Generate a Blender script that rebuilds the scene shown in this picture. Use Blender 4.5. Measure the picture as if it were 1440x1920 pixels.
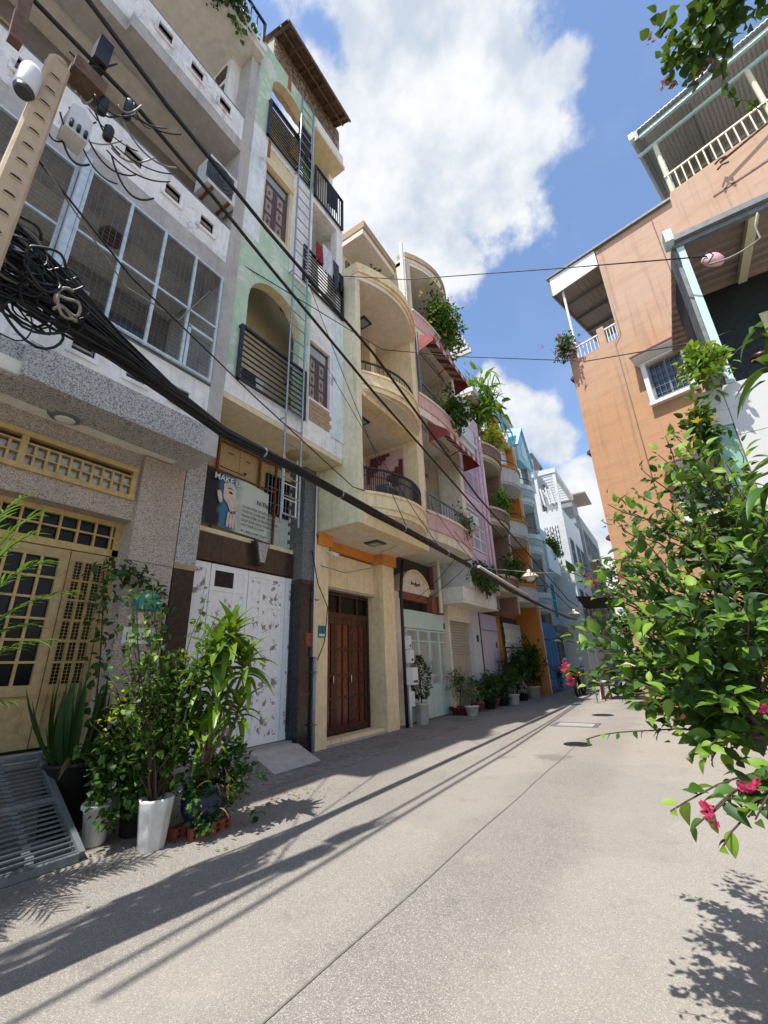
import bpy, math, random
from mathutils import Vector, Matrix, Euler
rnd = random.Random(7)
for o in list(bpy.data.objects): bpy.data.objects.remove(o)
scene = bpy.context.scene
COL = scene.collection

# ---------------------------------------------------------------- camera
cam_d = bpy.data.cameras.new('camera'); cam = bpy.data.objects.new('camera', cam_d); COL.objects.link(cam)
cam_d.sensor_fit = 'HORIZONTAL'; cam_d.sensor_width = 36.0; cam_d.lens = 36.0*795.0/1440.0
cam_d.clip_start = 0.05; cam_d.clip_end = 3000
AX = ((0.836646, -0.214633, -0.503940), (0.546680, 0.269900, 0.792651), (-0.034116, -0.938662, 0.343147))
cm = Matrix.Identity(4)
for i in range(3):
    cm[i][0] = AX[i][0]; cm[i][1] = -AX[i][1]; cm[i][2] = -AX[i][2]
cm[0][3], cm[1][3], cm[2][3] = 0.0, 0.0, 1.25
cam.matrix_world = cm
scene.camera = cam

# ---------------------------------------------------------------- sun
SUN = Vector((0.07, 0.48, -1.0)).normalized()
sd = bpy.data.lights.new('sun', 'SUN'); sd.energy = 3.6; sd.angle = math.radians(0.5); sd.color = (1.0, 0.965, 0.91)
sun = bpy.data.objects.new('sun', sd); COL.objects.link(sun)
sun.rotation_euler = SUN.to_track_quat('-Z', 'Y').to_euler(); sun.location = (-3, -8, 30)

# ---------------------------------------------------------------- world: sky with clouds
world = bpy.data.worlds.new('World'); scene.world = world; world.use_nodes = True
wt = world.node_tree; wt.nodes.clear()
def N(t, typ, **kw):
    n = t.nodes.new(typ)
    for k, v in kw.items(): setattr(n, k, v)
    return n
def setin(t, sock, v):
    if isinstance(v, bpy.types.NodeSocket): t.links.new(v, sock)
    else: sock.default_value = v
def mth(t, op, a, b=None, c=None, clamp=False):
    n = N(t, 'ShaderNodeMath', operation=op, use_clamp=clamp)
    setin(t, n.inputs[0], a)
    if b is not None: setin(t, n.inputs[1], b)
    if c is not None: setin(t, n.inputs[2], c)
    return n.outputs[0]
def vmth(t, op, a, b=None, out=0, scale=None):
    n = N(t, 'ShaderNodeVectorMath', operation=op)
    setin(t, n.inputs[0], a)
    if b is not None: setin(t, n.inputs[1], b)
    if scale is not None: setin(t, n.inputs['Scale'], scale)
    return n.outputs[out]
def noise(t, vec, scale, detail=4, rough=0.55, out='Fac', dist=0.0):
    n = N(t, 'ShaderNodeTexNoise'); n.inputs['Scale'].default_value = scale
    n.inputs['Detail'].default_value = detail; n.inputs['Roughness'].default_value = rough
    n.inputs['Distortion'].default_value = dist
    if vec is not None: t.links.new(vec, n.inputs['Vector'])
    return n.outputs[out]
def mixc(t, fac, a, b, typ='MIX'):
    n = N(t, 'ShaderNodeMix', data_type='RGBA', blend_type=typ)
    setin(t, n.inputs[0], fac)
    for s, v in ((n.inputs[6], a), (n.inputs[7], b)):
        if isinstance(v, bpy.types.NodeSocket): t.links.new(v, s)
        else: s.default_value = (v[0], v[1], v[2], 1)
    return n.outputs[2]
def mrange(t, v, a, b, c=0.0, d=1.0, smooth=True):
    n = N(t, 'ShaderNodeMapRange', interpolation_type='SMOOTHSTEP' if smooth else 'LINEAR')
    setin(t, n.inputs['Value'], v)
    for k, x in (('From Min', a), ('From Max', b), ('To Min', c), ('To Max', d)): n.inputs[k].default_value = x
    return n.outputs[0]

SKY_STRENGTH = 0.15
sky = N(wt, 'ShaderNodeTexSky', sky_type='NISHITA', sun_disc=False)
sky.sun_elevation = math.radians(64); sky.sun_rotation = math.radians(188.3)
sky.air_density = 0.85; sky.dust_density = 0.4; sky.ozone_density = 1.7; sky.altitude = 0
tc = N(wt, 'ShaderNodeTexCoord').outputs['Generated']
wn = noise(wt, tc, 3.2, 3, 0.5, 'Color')
wo = vmth(wt, 'SUBTRACT', wn, (0.5, 0.5, 0.5))
wo = vmth(wt, 'SCALE', wo, scale=0.16)
dv = vmth(wt, 'ADD', tc, wo)
# cumulus heaps: direction (unit vector) and angular size; those in view follow the photograph, the rest carry the same sky on
def pdir(px, py):
    v = Vector((px-720, py-960, 795.0)); w = Vector([AX[i][0]*v.x+AX[i][1]*v.y+AX[i][2]*v.z for i in range(3)])
    return w.normalized()
blobs = [(690, 40, .10), (760, 100, .18), (900, 150, .15), (965, 240, .12), (740, 260, .22), (860, 330, .19), (800, 440, .15),
         (730, 400, .18), (680, 210, .13), (860, 510, .07), (1075, 145, .05), (690, 480, .12),
         (950, 745, .075), (1005, 790, .085), (915, 720, .06), (1050, 835, .06), (960, 830, .075), (1105, 945, .085), (1130, 900, .06),
         (1080, 1030, .10), (1130, 1060, .10), (1000, 1080, .14), (1300, 1000, .16), (800, 780, .12)]
cdirs = [(pdir(a, b), r) for a, b, r in blobs]
g = random.Random(21)
for i in range(12):
    az = g.uniform(0, 2*math.pi); el = math.radians(g.uniform(6, 70))
    c = Vector((math.cos(az)*math.cos(el), math.sin(az)*math.cos(el), math.sin(el)))
    if c.dot(pdir(760, 700)) > 0.52: continue
    for k in range(2):
        q = (c+Vector((g.gauss(0, .1), g.gauss(0, .1), g.gauss(0, .05)))).normalized()
        cdirs.append((q, g.uniform(.15, .3)))
field = None
for c, r in cdirs:
    dd = vmth(wt, 'DISTANCE', dv, tuple(c), out=1)
    f = mth(wt, 'MULTIPLY_ADD', dd, -1.0/r, 1.0)
    field = f if field is None else mth(wt, 'MAXIMUM', field, f)
field = mth(wt, 'MAXIMUM', field, -0.8)
fb = noise(wt, tc, 6.5, 7, 0.60)
fb2 = noise(wt, tc, 2.6, 5, 0.6)
fld = mth(wt, 'ADD', field, mth(wt, 'MULTIPLY', mth(wt, 'SUBTRACT', fb, 0.5), 2.0))
mask = mrange(wt, fld, 0.0, 0.40)
veil = mrange(wt, mth(wt, 'ADD', fb2, mth(wt, 'MULTIPLY', fb, 0.25)), 0.60, 0.95, 0.0, 0.35)
mask = mth(wt, 'MAXIMUM', mask, mth(wt, 'MULTIPLY', veil, 0.5))
sep = N(wt, 'ShaderNodeSeparateXYZ'); wt.links.new(tc, sep.inputs[0])
up = mrange(wt, sep.outputs['Z'], -0.02, 0.03)
mask = mth(wt, 'MULTIPLY', mask, up)
# thickness shading: thick middles turn grey, thin edges stay bright
lump = noise(wt, vmth(wt, 'ADD', tc, tuple(SUN*0.05)), 6.0, 4, 0.58)
rel = mth(wt, 'SUBTRACT', fb, lump)
shade = mrange(wt, mth(wt, 'ADD', mth(wt, 'MULTIPLY', rel, 2.0), mth(wt, 'MULTIPLY', mth(wt, 'SUBTRACT', noise(wt, tc, 3.4, 4, 0.5), 0.5), -1.5)), -0.5, 0.4)
K = 1.0/SKY_STRENGTH
cloudc = mixc(wt, shade, (0.31*K, 0.35*K, 0.41*K), (0.50*K, 0.51*K, 0.52*K))
skyc = mixc(wt, mask, sky.outputs[0], cloudc)
bg = N(wt, 'ShaderNodeBackground'); bg.inputs['Strength'].default_value = SKY_STRENGTH
wt.links.new(skyc, bg.inputs['Color'])
wo_ = N(wt, 'ShaderNodeOutputWorld'); wt.links.new(bg.outputs[0], wo_.inputs['Surface'])

scene.view_settings.view_transform = 'Standard'
try: scene.view_settings.look = 'None'
except Exception: pass
scene.view_settings.gamma = 1.0; scene.view_settings.exposure = 0.98
scene.view_settings.use_curve_mapping = False
scene.render.engine = 'CYCLES'
world.cycles.sampling_method = 'MANUAL'; world.cycles.sample_map_resolution = 512
scene.cycles.max_bounces = 6; scene.cycles.diffuse_bounces = 4; scene.cycles.transparent_max_bounces = 8

# ---------------------------------------------------------------- materials
def hx(s):
    def f(c):
        c = c/255.0
        return c/12.92 if c <= 0.04045 else ((c+0.055)/1.055)**2.4
    return tuple(f(int(s[i:i+2], 16)) for i in (0, 2, 4))
MATS = {}
def newmat(name):
    m = bpy.data.materials.new(name); m.use_nodes = True; t = m.node_tree
    b = t.nodes['Principled BSDF']; MATS[name] = m
    return m, t, b
def pos(t): return N(t, 'ShaderNodeNewGeometry').outputs['Position']
def bump(t, b, h, strength=0.3, dist=0.01):
    n = N(t, 'ShaderNodeBump'); n.inputs['Strength'].default_value = strength; n.inputs['Distance'].default_value = dist
    t.links.new(h, n.inputs['Height']); t.links.new(n.outputs[0], b.inputs['Normal'])
def stucco(name, col, dirt=None, amt=0.35, streak=0.35, rough=0.9, grain=60, bmp=0.35, patch=None, patch_amt=0.55):
    m, t, b = newmat(name); c = hx(col); p = pos(t)
    d = hx(dirt) if dirt else tuple(x*0.55 for x in c)
    n1 = noise(t, p, 1.3, 6, 0.65); n2 = noise(t, p, 9.0, 4, 0.6); n3 = noise(t, p, grain, 2, 0.5)
    base = mixc(t, mrange(t, n2, 0.3, 0.7), tuple(x*0.9 for x in c), tuple(min(1, x*1.06) for x in c))
    base = mixc(t, mrange(t, n1, 0.45, 0.8, 0, amt), base, d)
    st = N(t, 'ShaderNodeMapping'); st.inputs['Scale'].default_value = (6, 6, 0.35); t.links.new(p, st.inputs['Vector'])
    n4 = noise(t, st.outputs[0], 1.6, 4, 0.6)
    base = mixc(t, mrange(t, n4, 0.5, 0.78, 0, streak), base, d)
    if patch:
        n5 = noise(t, p, 2.3, 7, 0.72)
        base = mixc(t, mrange(t, n5, patch_amt, patch_amt+0.06), base, hx(patch))
    t.links.new(base, b.inputs['Base Color']); b.inputs['Roughness'].default_value = rough
    bump(t, b, mth(t, 'ADD', n3, mth(t, 'MULTIPLY', n2, 0.6)), bmp, 0.006)
    return m
def terrazzo(name, a, bcol, ccol, scale=70, rough=0.75):
    m, t, b = newmat(name); p = pos(t)
    v = N(t, 'ShaderNodeTexVoronoi'); v.inputs['Scale'].default_value = scale; t.links.new(p, v.inputs['Vector'])
    s = N(t, 'ShaderNodeSeparateColor'); t.links.new(v.outputs['Color'], s.inputs[0])
    c = mixc(t, mrange(t, s.outputs[0], 0.35, 0.55), hx(a), hx(bcol))
    c = mixc(t, mrange(t, s.outputs[1], 0.72, 0.8), c, hx(ccol))
    n1 = noise(t, p, 1.5, 5, 0.6)
    c = mixc(t, mrange(t, n1, 0.4, 0.8, 0, 0.4), c, tuple(x*0.5 for x in hx(a)))
    t.links.new(c, b.inputs['Base Color']); b.inputs['Roughness'].default_value = rough
    bump(t, b, v.outputs['Distance'], 0.4, 0.004)
    return m
def paint(name, col, rough=0.5, metal=0.0, var=0.25, chip=None, chip_at=0.62, scale=14, spec=0.5, dirt=0.25):
    m, t, b = newmat(name); c = hx(col); p = pos(t)
    n1 = noise(t, p, scale, 5, 0.6); n2 = noise(t, p, 2.0, 5, 0.65)
    base = mixc(t, mrange(t, n1, 0.3, 0.75), tuple(min(1, x*(1+var*.3)) for x in c), tuple(x*(1-var) for x in c))
    base = mixc(t, mrange(t, n2, 0.5, 0.85, 0, dirt), base, tuple(x*0.4 for x in c))
    if chip:
        n3 = noise(t, p, 7.0, 7, 0.7)
        base = mixc(t, mrange(t, n3, chip_at, chip_at+0.03), base, hx(chip))
    t.links.new(base, b.inputs['Base Color']); b.inputs['Metallic'].default_value = metal
    setin(t, b.inputs['Roughness'], mrange(t, n1, 0.2, 0.8, max(0.05, rough-0.12), min(1, rough+0.12)))
    b.inputs['Specular IOR Level'].default_value = spec
    return m
def glass(name, col='18222a', rough=0.08, var=0.5):
    m, t, b = newmat(name); p = pos(t); c = hx(col)
    n1 = noise(t, p, 1.1, 3, 0.5)
    t.links.new(mixc(t, n1, tuple(x*(1-var) for x in c), tuple(x*(1+var) for x in c)), b.inputs['Base Color'])
    b.inputs['Roughness'].default_value = rough; b.inputs['Specular IOR Level'].default_value = 0.25 if name == 'dark_glass' else 0.8
    bump(t, b, noise(t, p, 3.0, 2, 0.5), 0.05, 0.02)
    return m
def leafm(name, a, bcol, trans=0.35, rough=0.5, spec=0.5):
    m, t, b = newmat(name)
    oi = N(t, 'ShaderNodeObjectInfo').outputs['Random']; gi = N(t, 'ShaderNodeNewGeometry').outputs['Random Per Island']
    r = mth(t, 'FRACT', mth(t, 'ADD', oi, gi))
    n1 = noise(t, pos(t), 30, 3, 0.6)
    f = mth(t, 'ADD', mth(t, 'MULTIPLY', r, 0.75), mth(t, 'MULTIPLY', n1, 0.3), clamp=True)
    c = mixc(t, f, hx(a), hx(bcol))
    t.links.new(c, b.inputs['Base Color']); b.inputs['Roughness'].default_value = rough
    b.inputs['Specular IOR Level'].default_value = spec*.7
    tr = N(t, 'ShaderNodeBsdfTranslucent')
    t.links.new(mixc(t, 0.35, c, (0.30, 0.42, 0.03)), tr.inputs['Color'])
    mx = N(t, 'ShaderNodeMixShader'); mx.inputs[0].default_value = trans
    t.links.new(b.outputs[0], mx.inputs[1]); t.links.new(tr.outputs[0], mx.inputs[2])
    t.links.new(mx.outputs[0], t.nodes['Material Output'].inputs['Surface'])
    return m

stucco('h1_white', 'e6e6e4', '93938f', 0.5, 0.5, patch='b4b8bc', patch_amt=0.57)
stucco('h1_grey', 'b0aea9', '6c6a66', 0.5, 0.4, grain=35, bmp=0.8)
terrazzo('terrazzo_grey', '9c9b98', 'bebdb9', '726f6c', 95)
terrazzo('terrazzo_pink', 'a5988d', 'beb1a5', '7c7067', 120)
terrazzo('terrazzo_dark', '5e6163', '7d8082', '44474a', 95)
stucco('soffit_cream', 'e4dfd2', '8a8270', 0.3, 0.05, patch='9a927e', patch_amt=0.68)
stucco('ceiling_grey', 'd6d2c6', '77705f', 0.4, 0.1, patch='5f594c', patch_amt=0.7)
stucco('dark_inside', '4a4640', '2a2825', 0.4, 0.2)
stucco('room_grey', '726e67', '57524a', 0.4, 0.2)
paint('yellow_paint', 'bba066', 0.45, chip='8a6a34', chip_at=0.7)
paint('yellow_dull', 'b09a6e', 0.55)
stucco('h2_green', 'aeccb2', 'c6c3ac', 0.55, 0.5, patch='ccd6c8', patch_amt=0.52)
stucco('h2_white', 'e8e8e4', '8e8f8c', 0.45, 0.5, patch='b9b8ac', patch_amt=0.6)
stucco('h2_bluewhite', 'dfe8e9', '8f9896', 0.5, 0.4, bmp=0.9, patch='a9b2b0', patch_amt=0.6)
stucco('h2_cream', 'd9cba6', '9b8d6c', 0.3, 0.2)
stucco('rust_stain', '9a6a34', '6d4520', 0.5, 0.3)
terrazzo('brick_rough', '7a6656', '9a8672', '4c4038', 24)
stucco('brick_pale', 'a89074', '7c6852', 0.5, 0.2)
stucco('mortar', '9c958a', '6d675f', 0.4, 0.2)
paint('shutter_brown', '5a4844', 0.6, var=0.35)
paint('shutter_pale', '9c9088', 0.6, var=0.4, chip='5a4a42', chip_at=0.6)
paint('white_door', 'e8eaea', 0.45, var=0.1, chip='8a8078', chip_at=0.555, dirt=0.2)
paint('white_door_frame', 'eaecec', 0.4, var=0.08, dirt=0.15)
terrazzo('peeled', '6f655c', '9a8f84', '463e36', 28)
paint('brown_tile', '3e322c', 0.25, var=0.25)
paint('black_granite', '23252a', 0.2, var=0.3)
stucco('h3_yellow', 'e8d4aa', 'a08c66', 0.35, 0.5, bmp=0.3)
stucco('h3_pale', 'e0d9b8', '948c66', 0.4, 0.6, bmp=0.25)
stucco('h3_orange', 'd58a3a', 'a9672a', 0.3, 0.2)
stucco('h3_soffit', 'e0d5c4', 'b3a795', 0.25, 0.05)
paint('wood_red', '5e2216', 0.16, var=0.4, scale=6, spec=0.6)
paint('wood_frame', '3a1a12', 0.3, var=0.3)
glass('door_glass', '2a120c', 0.06)
glass('win_glass', '1a2228', 0.06); glass('win_blue', '4a6274', 0.1); glass('win_pale', '9aa8ae', 0.12); glass('dark_glass', '08090a', 0.25)
glass('glass_block', 'a8aca4', 0.15)
paint('iron_black', '1c1c1f', 0.5, var=0.2); paint('iron_grey', '6e7478', 0.45, metal=0.4); paint('steel_blue', 'c2d0d6', 0.4, metal=0.2)
paint('galv', '9aa2a6', 0.4, metal=0.7); paint('galv_dull', '7d8385', 0.55, metal=0.5)
paint('pvc_grey', '8f979a', 0.5); paint('white_plastic', 'dadcd8', 0.45, var=0.08); paint('cream_metal', 'd8d0b0', 0.45, var=0.1)
paint('cable_black', '0e0e10', 0.5, var=0.2, dirt=0.0); paint('cable_grey', '8a857a', 0.6)
paint('ac_white', 'c9ccca', 0.5, var=0.1); paint('ac_grille', '3c3e40', 0.5); paint('rust', '7a4a28', 0.8, var=0.4)
stucco('pole_concrete', 'bca88c', '7c6c58', 0.4, 0.5, bmp=0.5); paint('hole_dark', '2c241c', 0.9)
stucco('concrete', '9a968e', '66625a', 0.4, 0.3); stucco('concrete_pale', 'b4aea2', '7a746a', 0.45, 0.3)
stucco('h4_cream', 'e0d5c2', '8c8474', 0.35, 0.5); stucco('h4_pink', 'cfaaa6', '8a6e6a', 0.35, 0.5)
stucco('h4_brown', '8a5240', '5c382c', 0.3, 0.2)
paint('awning_red', '8c3c38', 0.7, var=0.2); paint('awning_white', 'c8b4a8', 0.7, var=0.2)
paint('gate_green', 'c2d6ce', 0.45, var=0.12, dirt=0.3); paint('gate_white', 'c6ccc8', 0.5, var=0.1)
paint('roller', 'b0a894', 0.55, var=0.12)
stucco('h5_pink', 'c66a78', '8f4a55', 0.2, 0.2); stucco('h5_lilac', 'dcc0cc', 'ac929c', 0.3, 0.35); stucco('h5_white', 'd4dadc', '989ea0', 0.3, 0.3)
paint('lilac_gate', 'd6c6cc', 0.5, var=0.1); paint('lilac_bar', 'cfc4d6', 0.5, var=0.1)
stucco('h6_brown', '8c6c60', '604a42', 0.3, 0.3); stucco('h6_cream', 'cbbba4', '95876f', 0.3, 0.3); paint('wood_ochre', '7a4a22', 0.5, var=0.4)
stucco('h7_orange', 'cf8a40', '9c6228', 0.3, 0.3); stucco('h7_white', 'd9d9d6', '9fa09c', 0.3, 0.3)
stucco('h8_tile', 'a8b6b6', '74888c', 0.25, 0.15); stucco('h8_blue', '96c6d0', '5a93a6', 0.3, 0.2); stucco('h8_pale', 'c8d2d2', '8d9da0', 0.3, 0.2)
paint('gate_blue', '1f78b4', 0.5, var=0.15); paint('blue_frame', '5ab0c8', 0.5)
stucco('h9_white', 'c6c7c6', '9c9d9c', 0.2, 0.15); stucco('h9_blue', 'c2d2d8', '84a0ac', 0.3, 0.3); stucco('far_grey', '8d9092', '5c6062', 0.4, 0.3); stucco('far_blue', 'a6bcc8', '78909c', 0.3, 0.2)
m, t, b = newmat('orange_wall'); p = pos(t)      # orange render; glare on the upper wall painted in as paler peach, uneven edge
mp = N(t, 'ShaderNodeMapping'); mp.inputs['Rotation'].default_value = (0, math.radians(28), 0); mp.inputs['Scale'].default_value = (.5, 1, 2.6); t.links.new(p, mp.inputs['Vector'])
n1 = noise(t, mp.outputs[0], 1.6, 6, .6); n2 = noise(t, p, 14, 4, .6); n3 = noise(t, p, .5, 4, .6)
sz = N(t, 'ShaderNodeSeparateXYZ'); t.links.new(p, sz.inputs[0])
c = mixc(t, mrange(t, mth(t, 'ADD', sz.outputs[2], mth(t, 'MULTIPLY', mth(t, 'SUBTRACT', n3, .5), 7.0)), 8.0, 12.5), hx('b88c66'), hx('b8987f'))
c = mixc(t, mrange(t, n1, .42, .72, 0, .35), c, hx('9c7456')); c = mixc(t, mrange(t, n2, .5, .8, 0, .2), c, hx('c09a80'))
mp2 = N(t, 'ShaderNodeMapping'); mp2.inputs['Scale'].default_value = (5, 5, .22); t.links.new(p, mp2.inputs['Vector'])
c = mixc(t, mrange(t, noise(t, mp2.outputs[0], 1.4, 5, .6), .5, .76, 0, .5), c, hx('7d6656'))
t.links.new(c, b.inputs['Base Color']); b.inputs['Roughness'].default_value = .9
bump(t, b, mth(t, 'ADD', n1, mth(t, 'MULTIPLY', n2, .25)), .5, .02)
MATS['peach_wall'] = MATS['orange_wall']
m, t, b = newmat('marble'); p = pos(t)
n1 = noise(t, p, 1.1, 4, .5, dist=1.2)
c = mixc(t, mrange(t, mth(t, 'ABSOLUTE', mth(t, 'SUBTRACT', n1, .5)), .012, .0, 0, .4), hx('c6c4bf'), hx('9c9a96'))
t.links.new(c, b.inputs['Base Color']); b.inputs['Roughness'].default_value = .25
m, t, b = newmat('green_glass'); p = pos(t)
t.links.new(mixc(t, noise(t, p, 5, 4, .6), hx('5f9482'), hx('a9ccb8')), b.inputs['Base Color']); b.inputs['Roughness'].default_value = .12
paint('maroon', '6e2f34', 0.6); paint('white_trim', 'dcdcd8', 0.5, var=0.1)
paint('corrugated', 'bcbab4', 0.5, metal=0.3, var=0.15); paint('corr_brown', '8d7f74', 0.6, var=0.2); paint('roof_rust', '6a5240', 0.7, var=0.4)
paint('mint_post', 'b4d2cc', 0.5, var=0.1); paint('grey_fascia', '6f7472', 0.55); paint('tarp_green', '06140f', 0.6, var=0.3); paint('sign_cream', 'c9cc98', 0.6); paint('red_plastic', '4a1418', 0.4)
stucco('salmon', 'cc8060', 'a4644a', 0.3, 0.3)
stucco('pot_white', 'cfcfc9', '7d776a', 0.7, 0.6, rough=.5, grain=40, bmp=.15); stucco('pot_red', '7c3226', '3c1c16', 0.7, 0.5); stucco('pot_clay', '96573f', '5a3a2e', 0.7, 0.5); paint('pot_blue', '1d2644', 0.35, var=0.3); paint('pot_black', '1d1c1b', 0.7)
paint('soil', '2e231b', 0.95); paint('bark', '4a3c30', 0.9, var=0.4); paint('bark_pale', '7d6c58', 0.9, var=0.3); paint('brick_red', '8c4a36', 0.85, var=0.3)
paint('cloth_black', '16171b', 0.9); paint('cloth_white', 'c9cdd6', 0.9); paint('cloth_red', '7c2430', 0.9); paint('cloth_grey', '3c4248', 0.9); paint('skin_print', 'd2c4b4', 0.8); paint('banner_blue', '3c6c88', 0.8); paint('banner_black', '1c1b1c', 0.85, var=0.3)
paint('banner_pale', 'b9c4bc', 0.85, var=0.12); paint('board_tan', 'b39a72', 0.85, var=0.12); paint('ink', '22221f', 0.9); paint('ink_white', 'dedcd6', 0.8); paint('ink_blue', '2f6f7c', 0.8); paint('teal_plastic', '2f8f94', 0.4)
paint('lamp_cream', 'e6dcb4', 0.35, var=0.05); paint('pink_plastic', 'd0a2a8', 0.4, var=0.1); paint('moto_black', '141416', 0.25); paint('chrome', 'c0c4c8', 0.2, metal=1.0, var=0.05); paint('rubber', '151515', 0.8); paint('moto_red', '7c1a1e', 0.3)
paint('dark_fabric', '2a2624', 0.95); paint('red_petal_base', 'c01838', 0.6)
leafm('leaf_bush', '142a0d', '48702a', 0.26); leafm('leaf_new', '4c761e', '8cac3c', 0.36); leafm('leaf_dark', '12290f', '2f5420', 0.25); leafm('leaf_drac', '2f5a14', '7f9c2a', 0.3, 0.35); leafm('leaf_mango', '16330f', '3a6420', 0.25, 0.4)
leafm('leaf_vine', '1a3412', '48702a', 0.28); leafm('leaf_palm', '24481a', '6c9636', 0.35); leafm('leaf_yellow', '8a9a20', 'c4b82c', 0.4); leafm('leaf_var', '5a6a3c', 'a8ac84', 0.3); leafm('leaf_dry', '6a5a34', '8a7648', 0.3)
leafm('petal_pink', 'b81450', 'ee5a92', 0.45, 0.8); leafm('petal_magenta', 'a03080', 'd868b0', 0.35, 0.55); leafm('petal_dull', '7a2448', 'a44468', 0.3, 0.6); leafm('petal_yellow', 'd0a020', 'e4c84a', 0.35, 0.6)

# ---------------------------------------------------------------- mesh helpers
OFF = {}
def V3(*a): return Vector(a)
class MB:
    """collects shapes, then build() links them as one mesh object"""
    def __init__(s): s.v = []; s.f = []; s.sm = []
    def add(s, vs, fs, smooth=False):
        b = len(s.v); s.v += [tuple(v) for v in vs]
        for f in fs: s.f.append(tuple(i+b for i in f)); s.sm.append(smooth)
        return s
    def box(s, x0, x1, y0, y1, z0, z1):
        if x0 > x1: x0, x1 = x1, x0
        if y0 > y1: y0, y1 = y1, y0
        if z0 > z1: z0, z1 = z1, z0
        vs = [(x0,y0,z0),(x1,y0,z0),(x1,y1,z0),(x0,y1,z0),(x0,y0,z1),(x1,y0,z1),(x1,y1,z1),(x0,y1,z1)]
        return s.add(vs, [(3,2,1,0),(4,5,6,7),(0,1,5,4),(1,2,6,5),(2,3,7,6),(3,0,4,7)])
    def prism(s, pts, ax, a, b, smooth=False):
        """closed polygon pts (2-D) pushed along axis ax from a to b"""
        def mk(p, h):
            return (h, p[0], p[1]) if ax == 'x' else (p[0], h, p[1]) if ax == 'y' else (p[0], p[1], h)
        n = len(pts); vs = [mk(p, a) for p in pts]+[mk(p, b) for p in pts]
        s.add(vs, [tuple(range(n))[::-1], tuple(range(n, 2*n))])
        bs = len(s.v)-2*n
        for i in range(n):
            j = (i+1) % n; s.f.append((bs+i, bs+j, bs+n+j, bs+n+i)); s.sm.append(smooth)
        return s
    def tube(s, pts, r, n=6, r1=None, cap=True, smooth=True):
        pts = [Vector(p) for p in pts]; m = len(pts); b = len(s.v); up = None
        for i, p in enumerate(pts):
            t = (pts[min(i+1, m-1)]-pts[max(i-1, 0)])
            if t.length < 1e-9: t = Vector((0,0,1))
            t.normalize()
            if up is None:
                up = Vector((0,0,1)) if abs(t.z) < 0.9 else Vector((1,0,0))
            u = t.cross(up)
            if u.length < 1e-6: u = t.orthogonal()
            u.normalize(); w = u.cross(t); up = w
            rr = r if r1 is None else r+(r1-r)*i/max(1, m-1)
            for k in range(n):
                a = 2*math.pi*k/n
                s.v.append(tuple(p+u*(rr*math.cos(a))+w*(rr*math.sin(a))))
        for i in range(m-1):
            for k in range(n):
                k2 = (k+1) % n
                s.f.append((b+i*n+k, b+i*n+k2, b+(i+1)*n+k2, b+(i+1)*n+k)); s.sm.append(smooth)
        if cap:
            s.f.append(tuple(b+k for k in range(n))[::-1]); s.sm.append(False)
            s.f.append(tuple(b+(m-1)*n+k for k in range(n))); s.sm.append(False)
        return s
    def lathe(s, prof, c=(0,0,0), n=20, smooth=True):
        b = len(s.v); m = len(prof)
        for r, z in prof:
            for k in range(n):
                a = 2*math.pi*k/n; s.v.append((c[0]+r*math.cos(a), c[1]+r*math.sin(a), c[2]+z))
        for i in range(m-1):
            for k in range(n):
                k2 = (k+1) % n
                s.f.append((b+i*n+k, b+i*n+k2, b+(i+1)*n+k2, b+(i+1)*n+k)); s.sm.append(smooth)
        s.f.append(tuple(b+k for k in range(n))[::-1]); s.sm.append(False)
        s.f.append(tuple(b+(m-1)*n+k for k in range(n))); s.sm.append(False)
        return s
    def bar(s, p, q, w, h=None):
        p = Vector(p); q = Vector(q); h = h or w; t = (q-p).normalized()
        up = Vector((0,0,1)) if abs(t.z) < 0.95 else Vector((0,1,0))
        u = t.cross(up).normalized()*(w/2); k = u.cross(t).normalized()*(h/2)
        vs = [p-u-k, p+u-k, p+u+k, p-u+k, q-u-k, q+u-k, q+u+k, q-u+k]
        return s.add(vs, [(3,2,1,0),(4,5,6,7),(0,1,5,4),(1,2,6,5),(2,3,7,6),(3,0,4,7)])
    def holes(s, x0, x1, y0, y1, z0, z1, hs):
        """wall slab facing x with rectangular holes (ya,yb,za,zb)"""
        ys = sorted(set([y0, y1]+[min(max(v, y0), y1) for h in hs for v in h[:2]]))
        for a, b in zip(ys, ys[1:]):
            m = (a+b)/2; cuts = sorted((max(h[2], z0), min(h[3], z1)) for h in hs if h[0] < m < h[1]); z = z0
            for c, d in cuts:
                if c > z+1e-5: s.box(x0, x1, a, b, z, c)
                z = max(z, d)
            if z < z1-1e-5: s.box(x0, x1, a, b, z, z1)
        return s
    def mesh(s, name, mat, off=(0,0,0)):
        me = bpy.data.meshes.new(name)
        o = Vector(off)
        me.from_pydata([(v[0]-o.x, v[1]-o.y, v[2]-o.z) for v in s.v], [], s.f)
        if any(s.sm): me.polygons.foreach_set('use_smooth', s.sm)
        if mat: me.materials.append(MATS[mat])
        me.update(); return me
    def build(s, name, mat, parent=None, label=None, kind=None):
        off = OFF.get(parent.name, Vector()) if parent else Vector()
        o = bpy.data.objects.new(name, s.mesh(name, mat, off)); COL.objects.link(o)
        if parent: o.parent = parent; OFF[o.name] = off
        if label: o['label'] = label
        if kind: o['kind'] = kind
        return o
def thing(name, label, cat, loc=(0,0,0), rz=0.0, group=None, local=False):
    o = bpy.data.objects.new(name, None); COL.objects.link(o); o.empty_display_size = 0.2
    o.location = loc; o.rotation_euler = (0, 0, rz); OFF[o.name] = Vector() if local else Vector(loc)
    o['label'] = label; o['category'] = cat
    if group: o['group'] = group
    return o
def tag(o, label, cat, group=None):
    o['label'] = label; o['category'] = cat
    if group: o['group'] = group
    return o
_ub = {}; _uc = {}
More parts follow.
